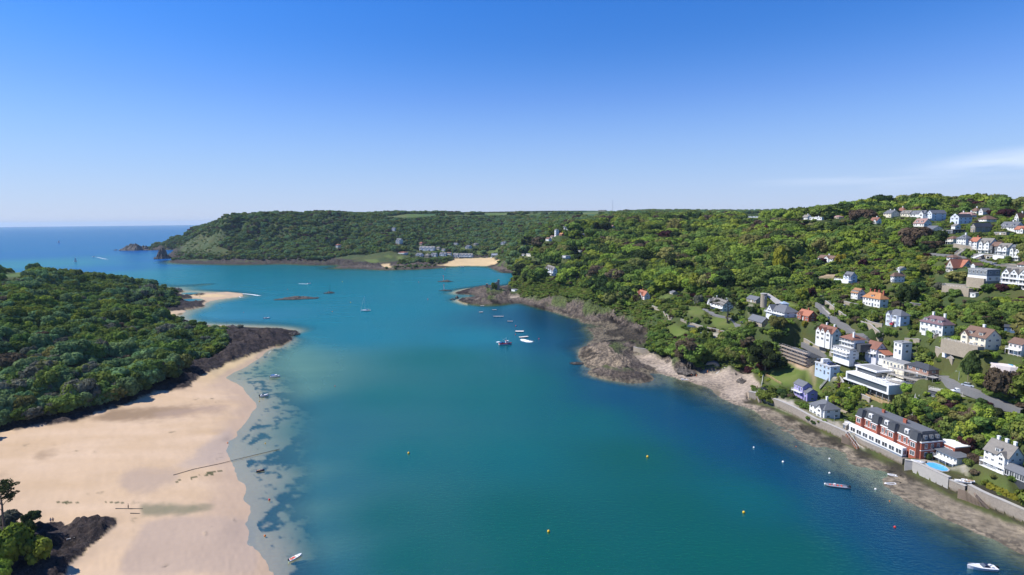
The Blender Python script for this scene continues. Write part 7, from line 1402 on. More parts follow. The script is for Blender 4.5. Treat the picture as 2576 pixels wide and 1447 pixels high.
# rafts and strings of floats
def raft(c, x, y, Lx, Wy, head, label):
    q = atZ(c, x, y, 0); E = empty('raft', tuple(q), R(head)); tag(E, label, 'raft'); MB().box(-Lx / 2, Lx / 2, -Wy / 2, Wy / 2, .35, .6).obj('deck', plain('bleached_deck', (.62, .57, .52), .8, .2, 2), E); mb = MB(); 
    for i in range(3): mb.box(-Lx / 2 + .2 + i * Lx * .36, -Lx / 2 + .2 + i * Lx * .36 + Lx * .2, -Wy / 2 + .1, Wy / 2 - .1, -.2, .345)
    mb.obj('float', m_black, E); mb = MB(); 
    for sx_, sy_ in ((-1, -1), (1, 1)): mb.tube((sx_ * Lx * .45, sy_ * Wy * .4, .6), (sx_ * Lx * .45, sy_ * Wy * .4, 1.2), .08)
    mb.obj('bollard', m_redb, E)
raft('l8', 1853, 360, 7.6, 4.6, -3, 'pale square swimming raft moored off the cliffs'); raft('l8', 1895, 416, 8.0, 3.2, 22, 'pale raft with a boat alongside, nearest the patch of foam'); raft('l8', 1642, 210, 10.8, 1.8, -3, 'long low string of joined white floats off the cliffs'); raft('l8', 1468, 166, 4, 2.2, 15, 'short white raft left of the long string of floats')
raft('l8', 1480, 104, 4.4, 1.8, 5, 'small raft nearest the rocky spit'); raft('l8', 1600, 144, 5, 1.4, 0, 'narrow white raft between the spit and the long string of floats'); raft('l8', 1757, 259, 5.4, 1.2, -5, 'low line of pink and dark floats right of the long string')
# buoys
def buoy(c, x, y, r_, mat, label, grp=None, z=0.0):
    r_ = r_ * .75
    q = atZ(c, x, y, z); E = empty('buoy', tuple(q)); tag(E, label, 'buoy', grp); bm = bmesh.new(); bmesh.ops.create_uvsphere(bm, u_segments=14, v_segments=9, radius=r_); bmesh.ops.translate(bm, verts=bm.verts, vec=(0, 0, r_ * .45)); me = bpy.data.meshes.new('float'); bm.to_mesh(me); bm.free(); me.materials.append(mat); me.polygons.foreach_set('use_smooth', [True] * len(me.polygons)); part('float', me, E); MB().tube((0, 0, r_ * 1.35), (0, 0, r_ * 1.9), r_ * .12).tube((0, 0, -.6), (0, 0, -.0), r_ * .15).obj('mooring_ring', m_rail, E)
for c, x, y, r_, m, lab, grp in [('d',1028,1141,.65,m_yellow,'yellow buoy alone in the left middle of the estuary',None), ('d',1629,1150,.65,m_yellow,'yellow buoy right of centre in open water',None), ('d',1871,1290,.6,m_yellow,'yellow buoy in the lower right open water',None), ('d',1380,1338,.6,m_yellow,'yellow buoy near the bottom middle',None),
    ('c2',72,822,.5,m_whiteb,'white buoy farthest from the sea wall opposite the beach steps',None), ('c2',346,958,.6,m_whiteb,'white buoy off the white waterfront house',None), ('c2',781,928,.5,m_whiteb,'white buoy in the brown shallows beside a tiny orange one',None), ('c2',781,1062,.5,m_whiteb,'upper white buoy beside the long grey inflatable',None), ('c2',741,1164,.5,m_whiteb,'white buoy at the bow of the long grey inflatable',None), ('c2',1213,1213,.5,m_whiteb,'white buoy alone where the shallows turn dark',None), ('e1',383,490,.5,m_whiteb,'white buoy at the nose of the level white inflatable',None),
    ('e1',481,948,.5,m_redb,'red buoy over dark water at the lower right',None), ('e1',1284,1360,.5,m_redb,'red buoy touching the bow of the white motorboat',None), ('e1',426,672,.28,m_orange,'tiny orange buoy over the dark weed',None), ('l4',880,874,.5,m_redb,'red buoy on the weedy bar off the sand',None), ('l4',846,1150,.45,m_orange,'orange red buoy below the weed patches near the sand',None), ('l4',560,440,.45,m_orange,'orange buoy stranded at the edge of the sand',None), ('l4',849,441,.35,m_yellow,'small yellow buoy among the weed off the sand',None), ('l4',803,120,.4,m_yellow,'small yellow buoy by the tip of the sand bar',None), ('l4',682,236,.3,m_redb,'small red buoy on the wet sand',None),
    ('c5',768,1392,.45,m_redb,'red buoy off the brown rock platform',None), ('c5',898,1342,.5,m_orange,'pale orange buoy close to the brown rock platform',None), ('l8',935,37,.8,m_redb,'red buoy in the bay left of the rocky spit',None), ('l8',1297,101,.6,m_black,'dark buoy below the rocky spit',None), ('l8',1417,130,.5,m_black,'dark buoy left of the small rafts',None), ('l8',1816,304,.7,m_redb,'dark red buoy above the square raft',None), ('l8',1813,389,.6,m_redb,'dark red buoy left of the raft with a boat',None), ('l8',2047,434,.7,m_redb,'red buoy between the foam patch and the rocks',None),
    ('l7',1186,1076,.9,m_redb,'red buoy in the bay below the far village',None), ('l7',1552,903,1.0,m_redb,'red buoy beside the far white motorboat',None), ('l7',228,1360,.7,m_yellow,'greenish yellow buoy left of the anchored yacht',None), ('l7',112,1072,.9,m_yellow,'far greenish yellow buoy left of the reef',None), ('l7',1738,1122,.7,m_black,'dark buoy between the striped beacons and the spit',None), ('l3',2003,615,.7,m_orange,'pale buoy left of the yacht beneath the reef tip',None), ('l8',165,67,.5,m_yellow,'green yellow buoy near the bow of the yacht',None), ('l3',1003,622,.5,m_redb,'tiny red buoy in the quiet cove',None), ('l3',1500,365,.6,m_redb,'tiny red buoy beyond the reef',None), ('c2',468,811,.25,m_orange,'tiny orange float over the brown shallows',None), ('l4',1382,4,.4,m_redb,'tiny red buoy in blue water off the sand bar',None)]:
    buoy(c, x, y, r_, m, lab, grp)
# ---------------------------------------------------------------- rocks in the water, castle ruin, beacons
m_rock, nt, b, o = newmat('dark_rock'); pz = geopos(nt); f = noise(nt, .45, 6, .7, pz); f2 = noise(nt, 2.2, 4, .65, pz); sx_ = N(nt, 'ShaderNodeSeparateXYZ'); L(nt, pz, sx_.inputs[0])
c_ = mixc(nt, MR(nt, f, .35, .65), (.035, .030, .028), (.13, .11, .09)); c_ = mixc(nt, MR(nt, f2, .55, .7, 0, .6), c_, (.20, .17, .14)); c_ = mixc(nt, MR(nt, MA(nt, 'ADD', sx_.outputs[2], MA(nt, 'MULTIPLY', f, 2)), 2.4, 1.2), c_, (.022, .020, .016)); L(nt, c_, b.inputs['Base Color']); b.inputs['Roughness'].default_value = .85
bp = N(nt, 'ShaderNodeBump'); bp.inputs['Distance'].default_value = .5; L(nt, f2, bp.inputs['Height']); L(nt, bp.outputs[0], b.inputs['Normal'])
m_grass = plain('cliff_turf', (.085, .11, .035), .95, .4, .3)
def rocks(c, x, y, wpx, dep_, h_, label, seed=1, tilt=0.0, peaks=1.6, name='rock', green_top=False):
    q = atZ(c, x, y, 0); w_ = wpx * px(c, q[1]); n1, n2 = 90, 44; u = np.linspace(-1, 1, n1); v = np.linspace(-1, 1, n2); U, Vv = np.meshgrid(u, v, indexing='ij')
    ux, uy = U * w_ / 2, Vv * dep_ / 2; nn_ = ridged(ux / (w_ * .14) + seed * 9.1, uy / (dep_ * .3) + seed * 3.3, 5, seed); big = fbm(ux / (w_ * .3) + seed, uy / dep_ + seed, 3, seed + 3)
    e = 1 - np.sqrt(U ** 2 + Vv ** 2) - (fbm(U * 3 + seed, Vv * 3, 3, seed + 5) - .5) * .7; Z_ = np.clip(e, -1, 1) * h_ * 1.5 * (.25 + peaks * nn_ * big) ; Z_ = np.where(e > 0, Z_ + .15, -1.2 + e)
    ca_, sa_ = math.cos(tilt), math.sin(tilt); me = bpy.data.meshes.new(name); V = np.stack([ux * ca_ - uy * sa_, ux * sa_ + uy * ca_, Z_], -1).reshape(-1, 3); idx = np.arange(n1 * n2).reshape(n1, n2)
    F = np.stack([idx[:-1, :-1], idx[1:, :-1], idx[1:, 1:], idx[:-1, 1:]], -1).reshape(-1, 4); me.from_pydata(V.tolist(), [], F.tolist()); me.materials.append(m_rock); o = bpy.data.objects.new(name, me); o.location = tuple(q); col.objects.link(o); tag(o, label, 'rock'); return o, q
rocks('l3', 1600, 470, 480, 16, 3.2, 'long dark reef of broken rock in mid channel', 2, .25); rocks('l3', 1965, 405, 130, 8, 2.0, 'small dark rock with a pole at the right tip of the reef', 3, .2)
rocks('l7', 1560, 1068, 240, 9, 2.4, 'low dark rock at the foot of the farther striped beacon', 4); rocks('l7', 1560, 1193, 190, 6, 1.1, 'thin flat rock at the foot of the nearer striped beacon', 5); rocks('l7', 1722, 1295, 60, 8, 2.0, 'rounded dark rock off the left side of the spit', 6); rocks('l7', 1660, 1316, 80, 5, .9, 'low wave washed rock left of the rounded dark rock', 7)
rocks('l5', 1930, 858, 400, 60, 20, 'jagged dark islet off the end of the far headland', 8, .0, 1.9); rocks('l5', 2320, 975, 190, 50, 24, 'steep dark sea stack at the foot of the far headland', 9, .2, 2.2); rocks('l5', 1655, 857, 55, 20, 2, 'tiny flat rock left of the jagged islet', 10)
rocks('c5', 130, 1195, 180, 7, .7, 'pale wave washed rock just awash off the brown rock platform', 11); rocks('l3', 880, 785, 180, 7, 1.6, 'dark low rock in the cove sand beside a thin pole', 12); rocks('l3', 230, 362, 150, 14, 2.2, 'dark rocks off the tip of the left hill', 13, .1); rocks('l3', 1570, 870, 140, 9, 2.2, 'dark rock at the outer tip of the left rocky point', 14, .2)
rocks('c3', 0, 0, 1, 1, .1, 'x', 1)[0]; bpy.data.objects.remove(bpy.data.objects['rock.%03d' % 13] if 'rock.013' in bpy.data.objects else None) if False else None
for o_ in list(col.objects):
    if o_.get('label') == 'x': bpy.data.objects.remove(o_)
def beacon(c, x, y, hpx, label, r_=.32, striped=True, zb=.4):
    q = atZ(c, x, y, 0); H = hpx * px(c, q[1]); E = empty('beacon', (q[0], q[1], zb)); tag(E, label, 'beacon')
    n_ = 7 if striped else 1
    for i in range(n_): MB().tube((0, 0, H * i / n_), (0, 0, H * (i + 1) / n_), r_, 8).obj('band', m_whiteb if i % 2 else m_redb, E) if striped else MB().tube((0, 0, 0), (0, 0, H), r_, 6, r_ * .5).obj('pole', m_navy, E)
    MB().tube((0, 0, H), (0, 0, H + r_ * 3.2), r_ * 2.0, 8, r_ * .4).obj('topmark', m_redb if striped else m_navy, E)
beacon('l7', 1533, 1055, 62, 'farther red and white striped beacon pole on its own rock', .42); beacon('l7', 1540, 1185, 66, 'nearer red and white striped beacon pole on a flat rock', .36); beacon('l3', 1975, 390, 58, 'dark thin pole on the rock at the end of the reef', .22, False, 1); beacon('l3', 815, 775, 42, 'thin pole beside the low rock in the cove', .12, False)
# ruin on the spit
def ruin():
    q = on('e4', 862, 450); s = px('e4', q[1]); E = empty('castle_ruin', tuple(q)); tag(E, 'ruined castle tower with ivy covered wall standing on the rocky spit', 'ruin'); mb = MB(); r = random.Random(4)
    H = 138 * s; 
    for i in range(9): a = i / 9; mb.box(-1.6 + r.uniform(-.15, .15), 1.6 - a * .5 + r.uniform(-.2, .2), -1.5, 1.5 - a * .4, -2 + (H + 2) * a, -2 + (H + 2) * (i + 1) / 9 - .003)
    mb.obj('tower', m_stone, E); mb = MB()
    for i in range(7): mb.box(-1.6 - (i + 1) * 1.35, -1.6 - i * 1.35, -.9 + r.uniform(-.1, .1), .9, -2, H * (.78 - .075 * i + r.uniform(-.05, .05)))
    mb.obj('broken_wall', m_stone, E); cr = part('ivy', crown_for('shrub', 0, 'green'), E, (-6.0, -1.0, H * .02), (4.6, 2.6, H * .72))
    q = on('e4', 697, 425); E = empty('stone_pillar', tuple(q)); tag(E, 'lone square stone pillar left of the castle ruin', 'pillar'); MB().box(-1.3, 1.3, -1.2, 1.2, -2, 48 * s).obj('shaft', m_stone, E); MB().box(-1.5, 1.5, -1.4, 1.4, 48 * s + .003, 48 * s + .6).obj('cap', m_stone, E)
ruin()
# foam and wakes on the water
m_foam, nt, b, o = newmat('foam'); nt.nodes.remove(b); pz = geopos(nt); mpf = N(nt, 'ShaderNodeMapping'); mpf.inputs['Scale'].default_value = (1, 2, 1); L(nt, pz, mpf.inputs[0]); f = noise(nt, .8, 5, .7, mpf.outputs[0]); ea = att(nt, 'edge').outputs['Fac']
d_ = N(nt, 'ShaderNodeBsdfDiffuse'); d_.inputs[0].default_value = (.80, .83, .85, 1); t_ = N(nt, 'ShaderNodeBsdfTransparent'); mx = N(nt, 'ShaderNodeMixShader'); L(nt, MR(nt, MA(nt, 'ADD', f, MA(nt, 'MULTIPLY', ea, .55)), .62, .80), mx.inputs[0]); L(nt, t_.outputs[0], mx.inputs[1]); L(nt, d_.outputs[0], mx.inputs[2]); L(nt, mx.outputs[0], o.inputs[0])
def foam(c, pts, wd_, label, n=8, z=.06, inten=1.0):
    P_ = smooth_path([atZ(c, x, y, 0) for x, y in pts], n); V = []; F = []; e = []; n_ = len(P_); K = 7
    for i, q in enumerate(P_):
        d = P_[min(n_ - 1, i + 1)] - P_[max(0, i - 1)]; d = d[:2] / np.linalg.norm(d[:2]); s_ = np.array((d[1], -d[0])); t = i / (n_ - 1); ww = wd_[0] + (wd_[1] - wd_[0]) * t
        for k in range(K): a = k / (K - 1) * 2 - 1; V.append((q[0] + s_[0] * a * ww / 2, q[1] + s_[1] * a * ww / 2, z)); e.append((1 - abs(a) ** 2) * (1 - abs(2 * t - 1) ** 4) * inten - .25)
    for i in range(n_ - 1):
        for k in range(K - 1): b_ = i * K + k; F.append((b_, b_ + 1, b_ + K + 1, b_ + K))
    me = bpy.data.meshes.new('foam'); me.from_pydata(V, [], F); me.materials.append(m_foam); at = me.attributes.new('edge', 'FLOAT', 'POINT'); at.data.foreach_set('value', e); o = bpy.data.objects.new('foam', me); col.objects.link(o); tag(o, label, 'foam', kind='stuff'); return o
foam('l3', [(925,402),(1000,410),(1090,420),(1160,430),(1222,436)], (4, 9), 'white breaking surf at the tip of the golden sand spit', inten=.85); foam('l3', [(910,425),(950,440),(975,455),(1040,450)], (4, 3), 'second line of surf at the sand spit', inten=.7); foam('l3', [(620,408),(740,408),(830,406)], (4, 4), 'thin surf line along the back of the sand spit', inten=.9)
foam('l3', [(1605,296),(1650,299),(1700,301),(1750,300)], (3, 6), 'white spray of the speedboat beyond the reef', inten=.9); foam('l5', [(1330,952),(1400,960),(1480,978),(1600,1002)], (5, 24), 'long white wake of the far speedboat', inten=.62); foam('l8', [(1850,438),(1880,440),(1930,455),(2000,468)], (7, 12), 'patch of white propeller foam beside the raft', inten=1.0); foam('l8', [(1615,468),(1640,462),(1655,458)], (3, 5), 'white foam at the stern of the fishing boat', inten=1.0)
foam('l3', [(235,640),(300,615),(350,600)], (4, 4), 'small waves breaking on the cove beach', inten=.9); foam('l3', [(1285,1100),(1290,1075),(1330,1045)], (1.2, 1.2), 'little wave on the edge of the golden beach', inten=.6); foam('l4', [(1447,0),(1440,2)], (1, 1), 'x'); 
for o_ in list(col.objects):
    if o_.get('label') == 'x': bpy.data.objects.remove(o_)
# thin lapping line along the big sand edge
for c, pts in [('l4', [(770,180),(740,215),(690,260)]), ('l4', [(668,850),(680,880),(720,900)]), ('l4', [(700,1180),(740,1230),(800,1290)])]: foam(c, pts, (.7, .7), 'thin broken line of ripples along the wide sand flat', inten=.35)
# ---------------------------------------------------------------- vehicles
me_wheel = None
def car(c, x, y, label, paint, head, kind='car', D=None, z=None, group=None, world=None):
    global me_wheel
    q = np.array(world, float) if world is not None else (atD(c, x, y, D) if D else on(c, x, y))
    Ln, Wd, hb, ht = {'car': (4.4, 1.8, .95, 1.5), 'van': (5.2, 2.0, 1.2, 2.3), 'pickup': (5.2, 1.9, 1.05, 1.8)}[kind]
    E = empty({'car': 'parked_car', 'van': 'parked_van', 'pickup': 'pickup_truck'}[kind], (float(q[0]), float(q[1]), float(q[2]) + .12), R(head)); tag(E, label, {'car': 'car', 'van': 'van', 'pickup': 'truck'}[kind], group)
    prof = {'car': [(-.5, .35), (.5, .35), (.5, .7), (.28, hb), (-.48, hb), (-.5, .8)], 'van': [(-.5, .35), (.5, .35), (.5, .9), (.36, hb), (-.5, hb)], 'pickup': [(-.5, .4), (.5, .4), (.5, .85), (.30, hb), (-.5, hb)]}[kind]
    def ext(pr_, w_, nm, mat, par):
        mb = MB(); b_ = [(p_[0] * Ln, -w_ / 2, p_[1]) for p_ in pr_]; d_ = [(p_[0] * Ln, w_ / 2, p_[1]) for p_ in pr_]; n_ = len(pr_); mb.v = b_ + d_; mb.f = [tuple(range(n_)), tuple(range(n_, 2 * n_))[::-1]] + [(i, (i + 1) % n_, n_ + (i + 1) % n_, n_ + i) for i in range(n_)]; return mb.obj(nm, mat, par)
    ext(prof, Wd, 'body', paint, E)
    cab = {'car': [(-.44, hb + .003), (.26, hb + .003), (.10, ht), (-.34, ht)], 'van': [(-.495, hb + .003), (.35, hb + .003), (.24, ht), (-.495, ht)], 'pickup': [(-.08, hb + .003), (.28, hb + .003), (.16, ht), (-.05, ht)]}[kind]
    ext(cab, Wd * .9, 'cabin', m_glass if kind == 'car' else paint, E); ext([(cab[3][0] + .01, ht + .003), (cab[2][0] - .01, ht + .003), (cab[2][0] - .03, ht + .06), (cab[3][0] + .03, ht + .06)], Wd * .84, 'roof_panel', paint, E)
    if kind != 'car': MB().slab([(cab[1][0] * Ln + .01, -Wd * .4, hb + .1), (cab[1][0] * Ln + .01, Wd * .4, hb + .1), (cab[2][0] * Ln + .02, Wd * .38, ht - .1), (cab[2][0] * Ln + .02, -Wd * .38, ht - .1)], .03).obj('windscreen', m_glass, E)
    if kind == 'pickup': MB().box(-.5 * Ln, -.1 * Ln, -Wd / 2, -Wd / 2 + .1, hb, hb + .35).box(-.5 * Ln, -.1 * Ln, Wd / 2 - .1, Wd / 2, hb, hb + .35).obj('load_bed', m_rail, E)
    if me_wheel is None: mb = MB().tube((0, -.12, 0), (0, .12, 0), .34, 12); me_wheel = mb.mesh('wheel', m_black)
    for sx_ in (-.32, .32):
        for sy_ in (-1, 1): part('wheel', me_wheel, E, (sx_ * Ln, sy_ * (Wd / 2 - .08), .34))
    return E
pc = lambda n_, *c_: plain('car_paint_' + n_, c_, .3, .05, spec=.6)
PW, PK, PB, PR_, PS, PG = pc('white', .75, .76, .76), pc('black', .02, .022, .025), pc('blue', .03, .06, .18), pc('red', .50, .02, .03), pc('silver', .42, .46, .52), pc('grey', .14, .15, .17)
car('c3', 232, 638, 'small red car parked in front of the pale blue white bay house', PR_, 10); car('c3', 925, 1215, 'silver car driving down the road bend past the tall pole', PS, -60); car('c3', 830, 1272, 'white pickup with flat bed parked on the concrete deck', PW, 165, 'pickup')
car('c6', 1275, 910, 'white car parked under the terrace beside the stone ramp', PW, 20); car('c6', 902, 868, 'pale blue car half hidden by the dark trees of the upper road', PS, 170); car('c6', 1775, 1060, 'black car on the upper road below the white stairs', PK, 170); car('c4', 955, 698, 'dark blue car parked on the deck beside the straight road', PB, 15); car('c4', 868, 655, 'dark car between the stone walls of the straight road', PK, 15)
p_, ph_, ln_, wd_, hw_ = RP
for i, (ax, pt, lab, kd) in enumerate([(-11, PK, 'black car parked at the left of the pale blue block roof', 'car'), (-6.8, PW, 'white van parked in the middle of the pale blue block roof', 'van'), (-2.8, PB, 'blue car parked at the right of the pale blue block roof', 'car')]):
    v = Matrix.Rotation(-ph_, 4, 'Z') @ Vector((ax, wd_ * .5, 0)); car(None, 0, 0, lab, pt, math.degrees(-ph_) + 90, kd, world=(p_[0] + v.x, p_[1] + v.y, p_[2] + hw_ + .2))
car('c5', 1535, 875, 'silver car in the walled yard below the big lawn', PS, 15); car('c5', 1600, 882, 'white van in the walled yard below the big lawn', PW, 5, 'van'); car('c5', 1990, 432, 'blue car in the drive above the bare pine', PB, 20); car('c5', 2000, 742, 'grey car parked on the drive right of the bare pine', PG, -50); car('e4', 1482, 277, 'dark car on the gravel drive of the three gabled house', PK, 20)
for i, x in enumerate([1600, 1660, 1712, 1748, 2110, 2140, 2205]): car('l7', x, 736, ['dark', 'dark', 'white', 'white', 'dark', 'white', 'white'][i] + ' vehicle parked at the back of the far beach', [PK, PG, PW, PW, PK, PW, PW][i], 20 * i, 'van' if i == 6 else 'car', group='vehicles behind the far beach')
# touring caravans on the far hill
def caravan(x, y, lab):
    q = on('c7', x, y)
    if q is None or q[1] > 3200 or q[1] < 700: return
    E = empty('caravan', (float(q[0]), float(q[1]), float(q[2]))); E.rotation_euler.z = random.uniform(0, 3); tag(E, lab, 'caravan', 'caravans on the far hill'); s = min(1.6, max(1, q[1] / 1500)); mb = MB()
    prf = [(-3, .4), (3, .4), (3.2, 1.4), (2.9, 2.7), (-2.9, 2.7), (-3.2, 1.4)]; n_ = 6; mb.v = [(a * s, -1.2 * s, z * s) for a, z in prf] + [(a * s, 1.2 * s, z * s) for a, z in prf]; mb.f = [tuple(range(n_)), tuple(range(n_, 12))[::-1]] + [(i, (i + 1) % n_, n_ + (i + 1) % n_, n_ + i) for i in range(n_)]; mb.obj('body', m_gel, E); MB().box(-1.5 * s, 1.5 * s, -1.25 * s, -1.205 * s, 1.4 * s, 2.1 * s).obj('window', m_glass, E)
for j, (y, x0, x1, st_) in enumerate([(378, -40, 60, 22), (384, 30, 180, 20), (391, -30, 240, 19), (401, 0, 260, 24), (409, 30, 180, 26)]):
    for x in range(x0, x1, st_): caravan(x + random.uniform(-5, 5), y + random.uniform(-2, 2), 'white caravan in the field of caravans on the far green hill')
for x, y, w_, lab in [(270, 392, 14, 'grey farm barn at the left of the far farmstead'), (340, 388, 20, 'long grey farm barn in the middle of the far farmstead'), (410, 392, 24, 'brown roofed farm barn right of the middle of the far farmstead'), (465, 398, 14, 'small farm building at the right end of the far farmstead')]:
    q = on('c7', x, y)
    if q is None: continue
    E = empty('farm_building', (float(q[0]), float(q[1]), float(q[2]))); tag(E, lab, 'barn'); mb = MB().box(-w_, w_, 0, 10, -2, 4); gable_wall(mb, -w_, w_, 0, 10, 4, 3.5, 'x'); mb.obj('wall', W['stone'] if w_ > 20 else W['tudor'], E); rb = MB(); roof_gable(rb, -w_, w_, 0, 10, 4, 3.5, 'x'); rb.obj('roof', RM['stonetile'] if w_ != 24 else RM['brown'], E); MB().box(-2, 2, -.05, .02, 0, 3.4).obj('door', m_navy, E)
# ---------------------------------------------------------------- posts, lamps, mast
def pole(c, x, y, hpx, label, name='utility_pole', lamp=False, D=None, r_=.12, cat=None, q=None):
    q = on(c, x, y) if D is None else atD(c, x, y, D)
    H = hpx * px(c, q[1]); E = empty(name, tuple(q)); tag(E, label, cat or name.replace('_', ' ')); MB().tube((0, 0, -1), (0, 0, H), r_, 7, r_ * .6).obj('post', m_wood if name == 'utility_pole' else m_rail, E)
    if name == 'utility_pole': MB().box(-.8, .8, -.06, .06, H - .6, H - .45).obj('crossarm', m_wood, E)
    if lamp: MB().tube((0, 0, H), (-1.2, -.2, H + .15), .05, 5).obj('arm', m_rail, E); MB().box(-1.7, -1.1, -.3, -.05, H + .08, H + .2).obj('lamp_head', m_frame, E)
pole('c3', 912, 1232, 190, 'tall dark pole beside the silver car on the road bend'); pole('c3', 432, 985, 150, 'dark pole beside the stone wall right of the white cube house'); pole('c3', 87, 775, 90, 'dark pole on the stone wall left of the bay house drive'); pole('c4', 990, 690, 115, 'dark pole in the middle of the straight walled road'); pole('c4', 1490, 905, 80, 'dark pole on the high stone retaining wall')
pole('c3', 1352, 1350, 110, 'grey street lamp at the lower bend of the road by the right edge', 'street_lamp', True); pole('c4', 862, 515, 80, 'street lamp at the top of the straight walled road', 'street_lamp', True); pole('c4', 948, 570, 75, 'street lamp above the white garage on the straight road', 'street_lamp', True); pole('c3', 835, 1150, 85, 'street lamp on the grass slope beside the road bend', 'street_lamp', True)
pole('c4', 1410, 690, 90, 'white flagpole on the terrace left of the bay house', 'flagpole', r_=.1); pole('c2', 824, 590, 80, 'white flagpole on the terrace of the white waterfront house', 'flagpole', r_=.09); pole('c2', 967, 650, 80, 'white lamp post beside the kiosk on the sea wall', 'street_lamp', True)
q = atD('e3', 1838, 192, 2480); E = empty('radio_mast', tuple(q)); tag(E, 'very tall thin radio mast on the far skyline', 'mast'); Hm = 194 * px('e3', 2480); mb = MB()
for k in range(3): a = k * 2.094; mb.tube((.8 * math.cos(a), .8 * math.sin(a), 0), (.6 * math.cos(a), .6 * math.sin(a), Hm), .22, 4)
for k in range(int(Hm / 3)): mb.box(-.5, .5, -.5, .5, k * 3, k * 3 + .25)
mb.obj('lattice', m_rail, E); MB().tube((0, 0, Hm), (0, 0, Hm + 4), .2, 4).obj('antenna', m_rail, E)
# ---------------------------------------------------------------- small structures of the village
def local_empty(name, q, phi, label, cat): E = empty(name, (float(q[0]), float(q[1]), float(q[2])), -phi); return tag(E, label, cat)
# boathouse in the little cove, with its ramp
q = atZ('c5', 1725, 1278, 2.0); s = px('c5', q[1]); E = local_empty('boathouse', q, R(20), 'stone boathouse with barrel roof and arched door at the back of the shingle cove', 'boathouse'); bw, bh, bd = 150 * s, 95 * s, 9.0
arc = [(-bw, 0)] + [(-bw / 2 - bw / 2 * math.cos(math.pi * i / 14), bh * (.45 + .55 * math.sin(math.pi * i / 14))) for i in range(15)] + [(0, 0)]
def extr(pr, y0, y1, nm, mat, par): mb = MB(); n_ = len(pr); mb.v = [(a, y0, z) for a, z in pr] + [(a, y1, z) for a, z in pr]; mb.f = [tuple(range(n_)), tuple(range(n_, 2 * n_))[::-1]] + [(i, (i + 1) % n_, n_ + (i + 1) % n_, n_ + i) for i in range(n_)]; return mb.obj(nm, mat, par)
extr([(a, max(z, -2) if z else -2) for a, z in arc], 0, bd, 'wall', m_stone, E); extr([(-bw / 2 + (a + bw / 2) * 1.06, z * 1.05 + .1) for a, z in arc[2:-2]] + [(-bw / 2 + (a + bw / 2) * .98, z * .97) for a, z in arc[2:-2]][::-1], -.3, bd + .2, 'barrel_roof', RM['slate'], E)
da_ = [(-bw / 2 - 1.7, .0)] + [(-bw / 2 - 1.7 * math.cos(math.pi * i / 8), 2.2 + 1.5 * math.sin(math.pi * i / 8)) for i in range(9)] + [(-bw / 2 + 1.7, .0)]; extr(da_, -.08, .05, 'arched_door', m_navy, E)
P0, P1 = atZ('c5', 1700, 1315, 1.8), atZ('c5', 1800, 1245, 4.4); P2 = atZ('c5', 1880, 1262, 4.2); E = empty('slipway', tuple(P0)); tag(E, 'raised timber ramp on posts leading up from the shingle cove', 'ramp'); mb = MB()
for A_, B_ in ((P0, P1), (P1, P2)):
    A_, B_ = A_ - P0, B_ - P0; d = (B_ - A_)[:2]; d /= np.linalg.norm(d); s_ = np.array((d[1], -d[0])) * 1.3; mb.slab([(A_[0] - s_[0], A_[1] - s_[1], A_[2]), (A_[0] + s_[0], A_[1] + s_[1], A_[2]), (B_[0] + s_[0], B_[1] + s_[1], B_[2]), (B_[0] - s_[0], B_[1] - s_[1], B_[2])], .2)
mb.obj('deck', m_conc, E); mb = MB()
for k in range(6):
    t = k / 5; A_ = (P1 - P0) * t; 
    for sg in (-1, 1): mb.tube((A_[0] + sg * 1.1, A_[1], A_[2]), (A_[0] + sg * 1.1, A_[1], -1.5), .16, 6)
for k in range(1, 5):
    t = k / 4; A_ = (P1 - P0) + (P2 - P1) * t; mb.tube((A_[0], A_[1] - 1, A_[2]), (A_[0], A_[1] - 1, -1.5), .16, 6)
mb.obj('post', m_wood, E)
# swimming pools
m_pool, nt, b, o = newmat('pool_water'); b.inputs['Base Color'].default_value = (.09, .42, .74, 1); b.inputs['Roughness'].default_value = .05
def pool(P_, label, rim=.5):
    P_ = [np.array(p_, float) for p_ in P_]; cen = sum(P_) / len(P_); E = empty('swimming_pool', tuple(cen)); tag(E, label, 'pool'); inn = [tuple((p_ - cen)[:2]) for p_ in P_]; out_ = [(a * (1 + rim / (math.hypot(a, b_) + .1)), b_ * (1 + rim / (math.hypot(a, b_) + .1))) for a, b_ in inn]
    MB().prism(out_, -2.5, .25).obj('coping', m_conc, E); MB().prism(inn, .1, .26).obj('water', m_pool, E)
zz = 5.4; pool([atZ('c1', x, y, zz) for x, y in [(528,735),(550,724),(600,726),(660,742),(710,765),(738,790),(725,803),(680,803),(620,786),(560,762)]], 'oval bright blue swimming pool on the sea wall terrace')
pl_ = [(1120,965),(1190,952),(1280,968),(1360,1005),(1350,1020),(1300,1015),(1200,1000)]; q0 = atD('c3', 1240, 990, 226); pd = [atZ('c3', x, y, q0[2]) for x, y in pl_]; Ed = empty('pool_deck', tuple(q0)); tag(Ed, 'pinkish raised pool terrace with long blue pool among trees at the right', 'terrace'); out_ = [tuple((p_ - q0)[:2] * 1.35) for p_ in pd]; MB().prism(out_, -5, -.3).obj('deck', W['pinkwhite'], Ed); MB().prism([tuple((p_ - q0)[:2] * .95 + np.array((.6, .8))) for p_ in pd[1:5]], -.3, -.22).obj('water', m_pool, Ed)
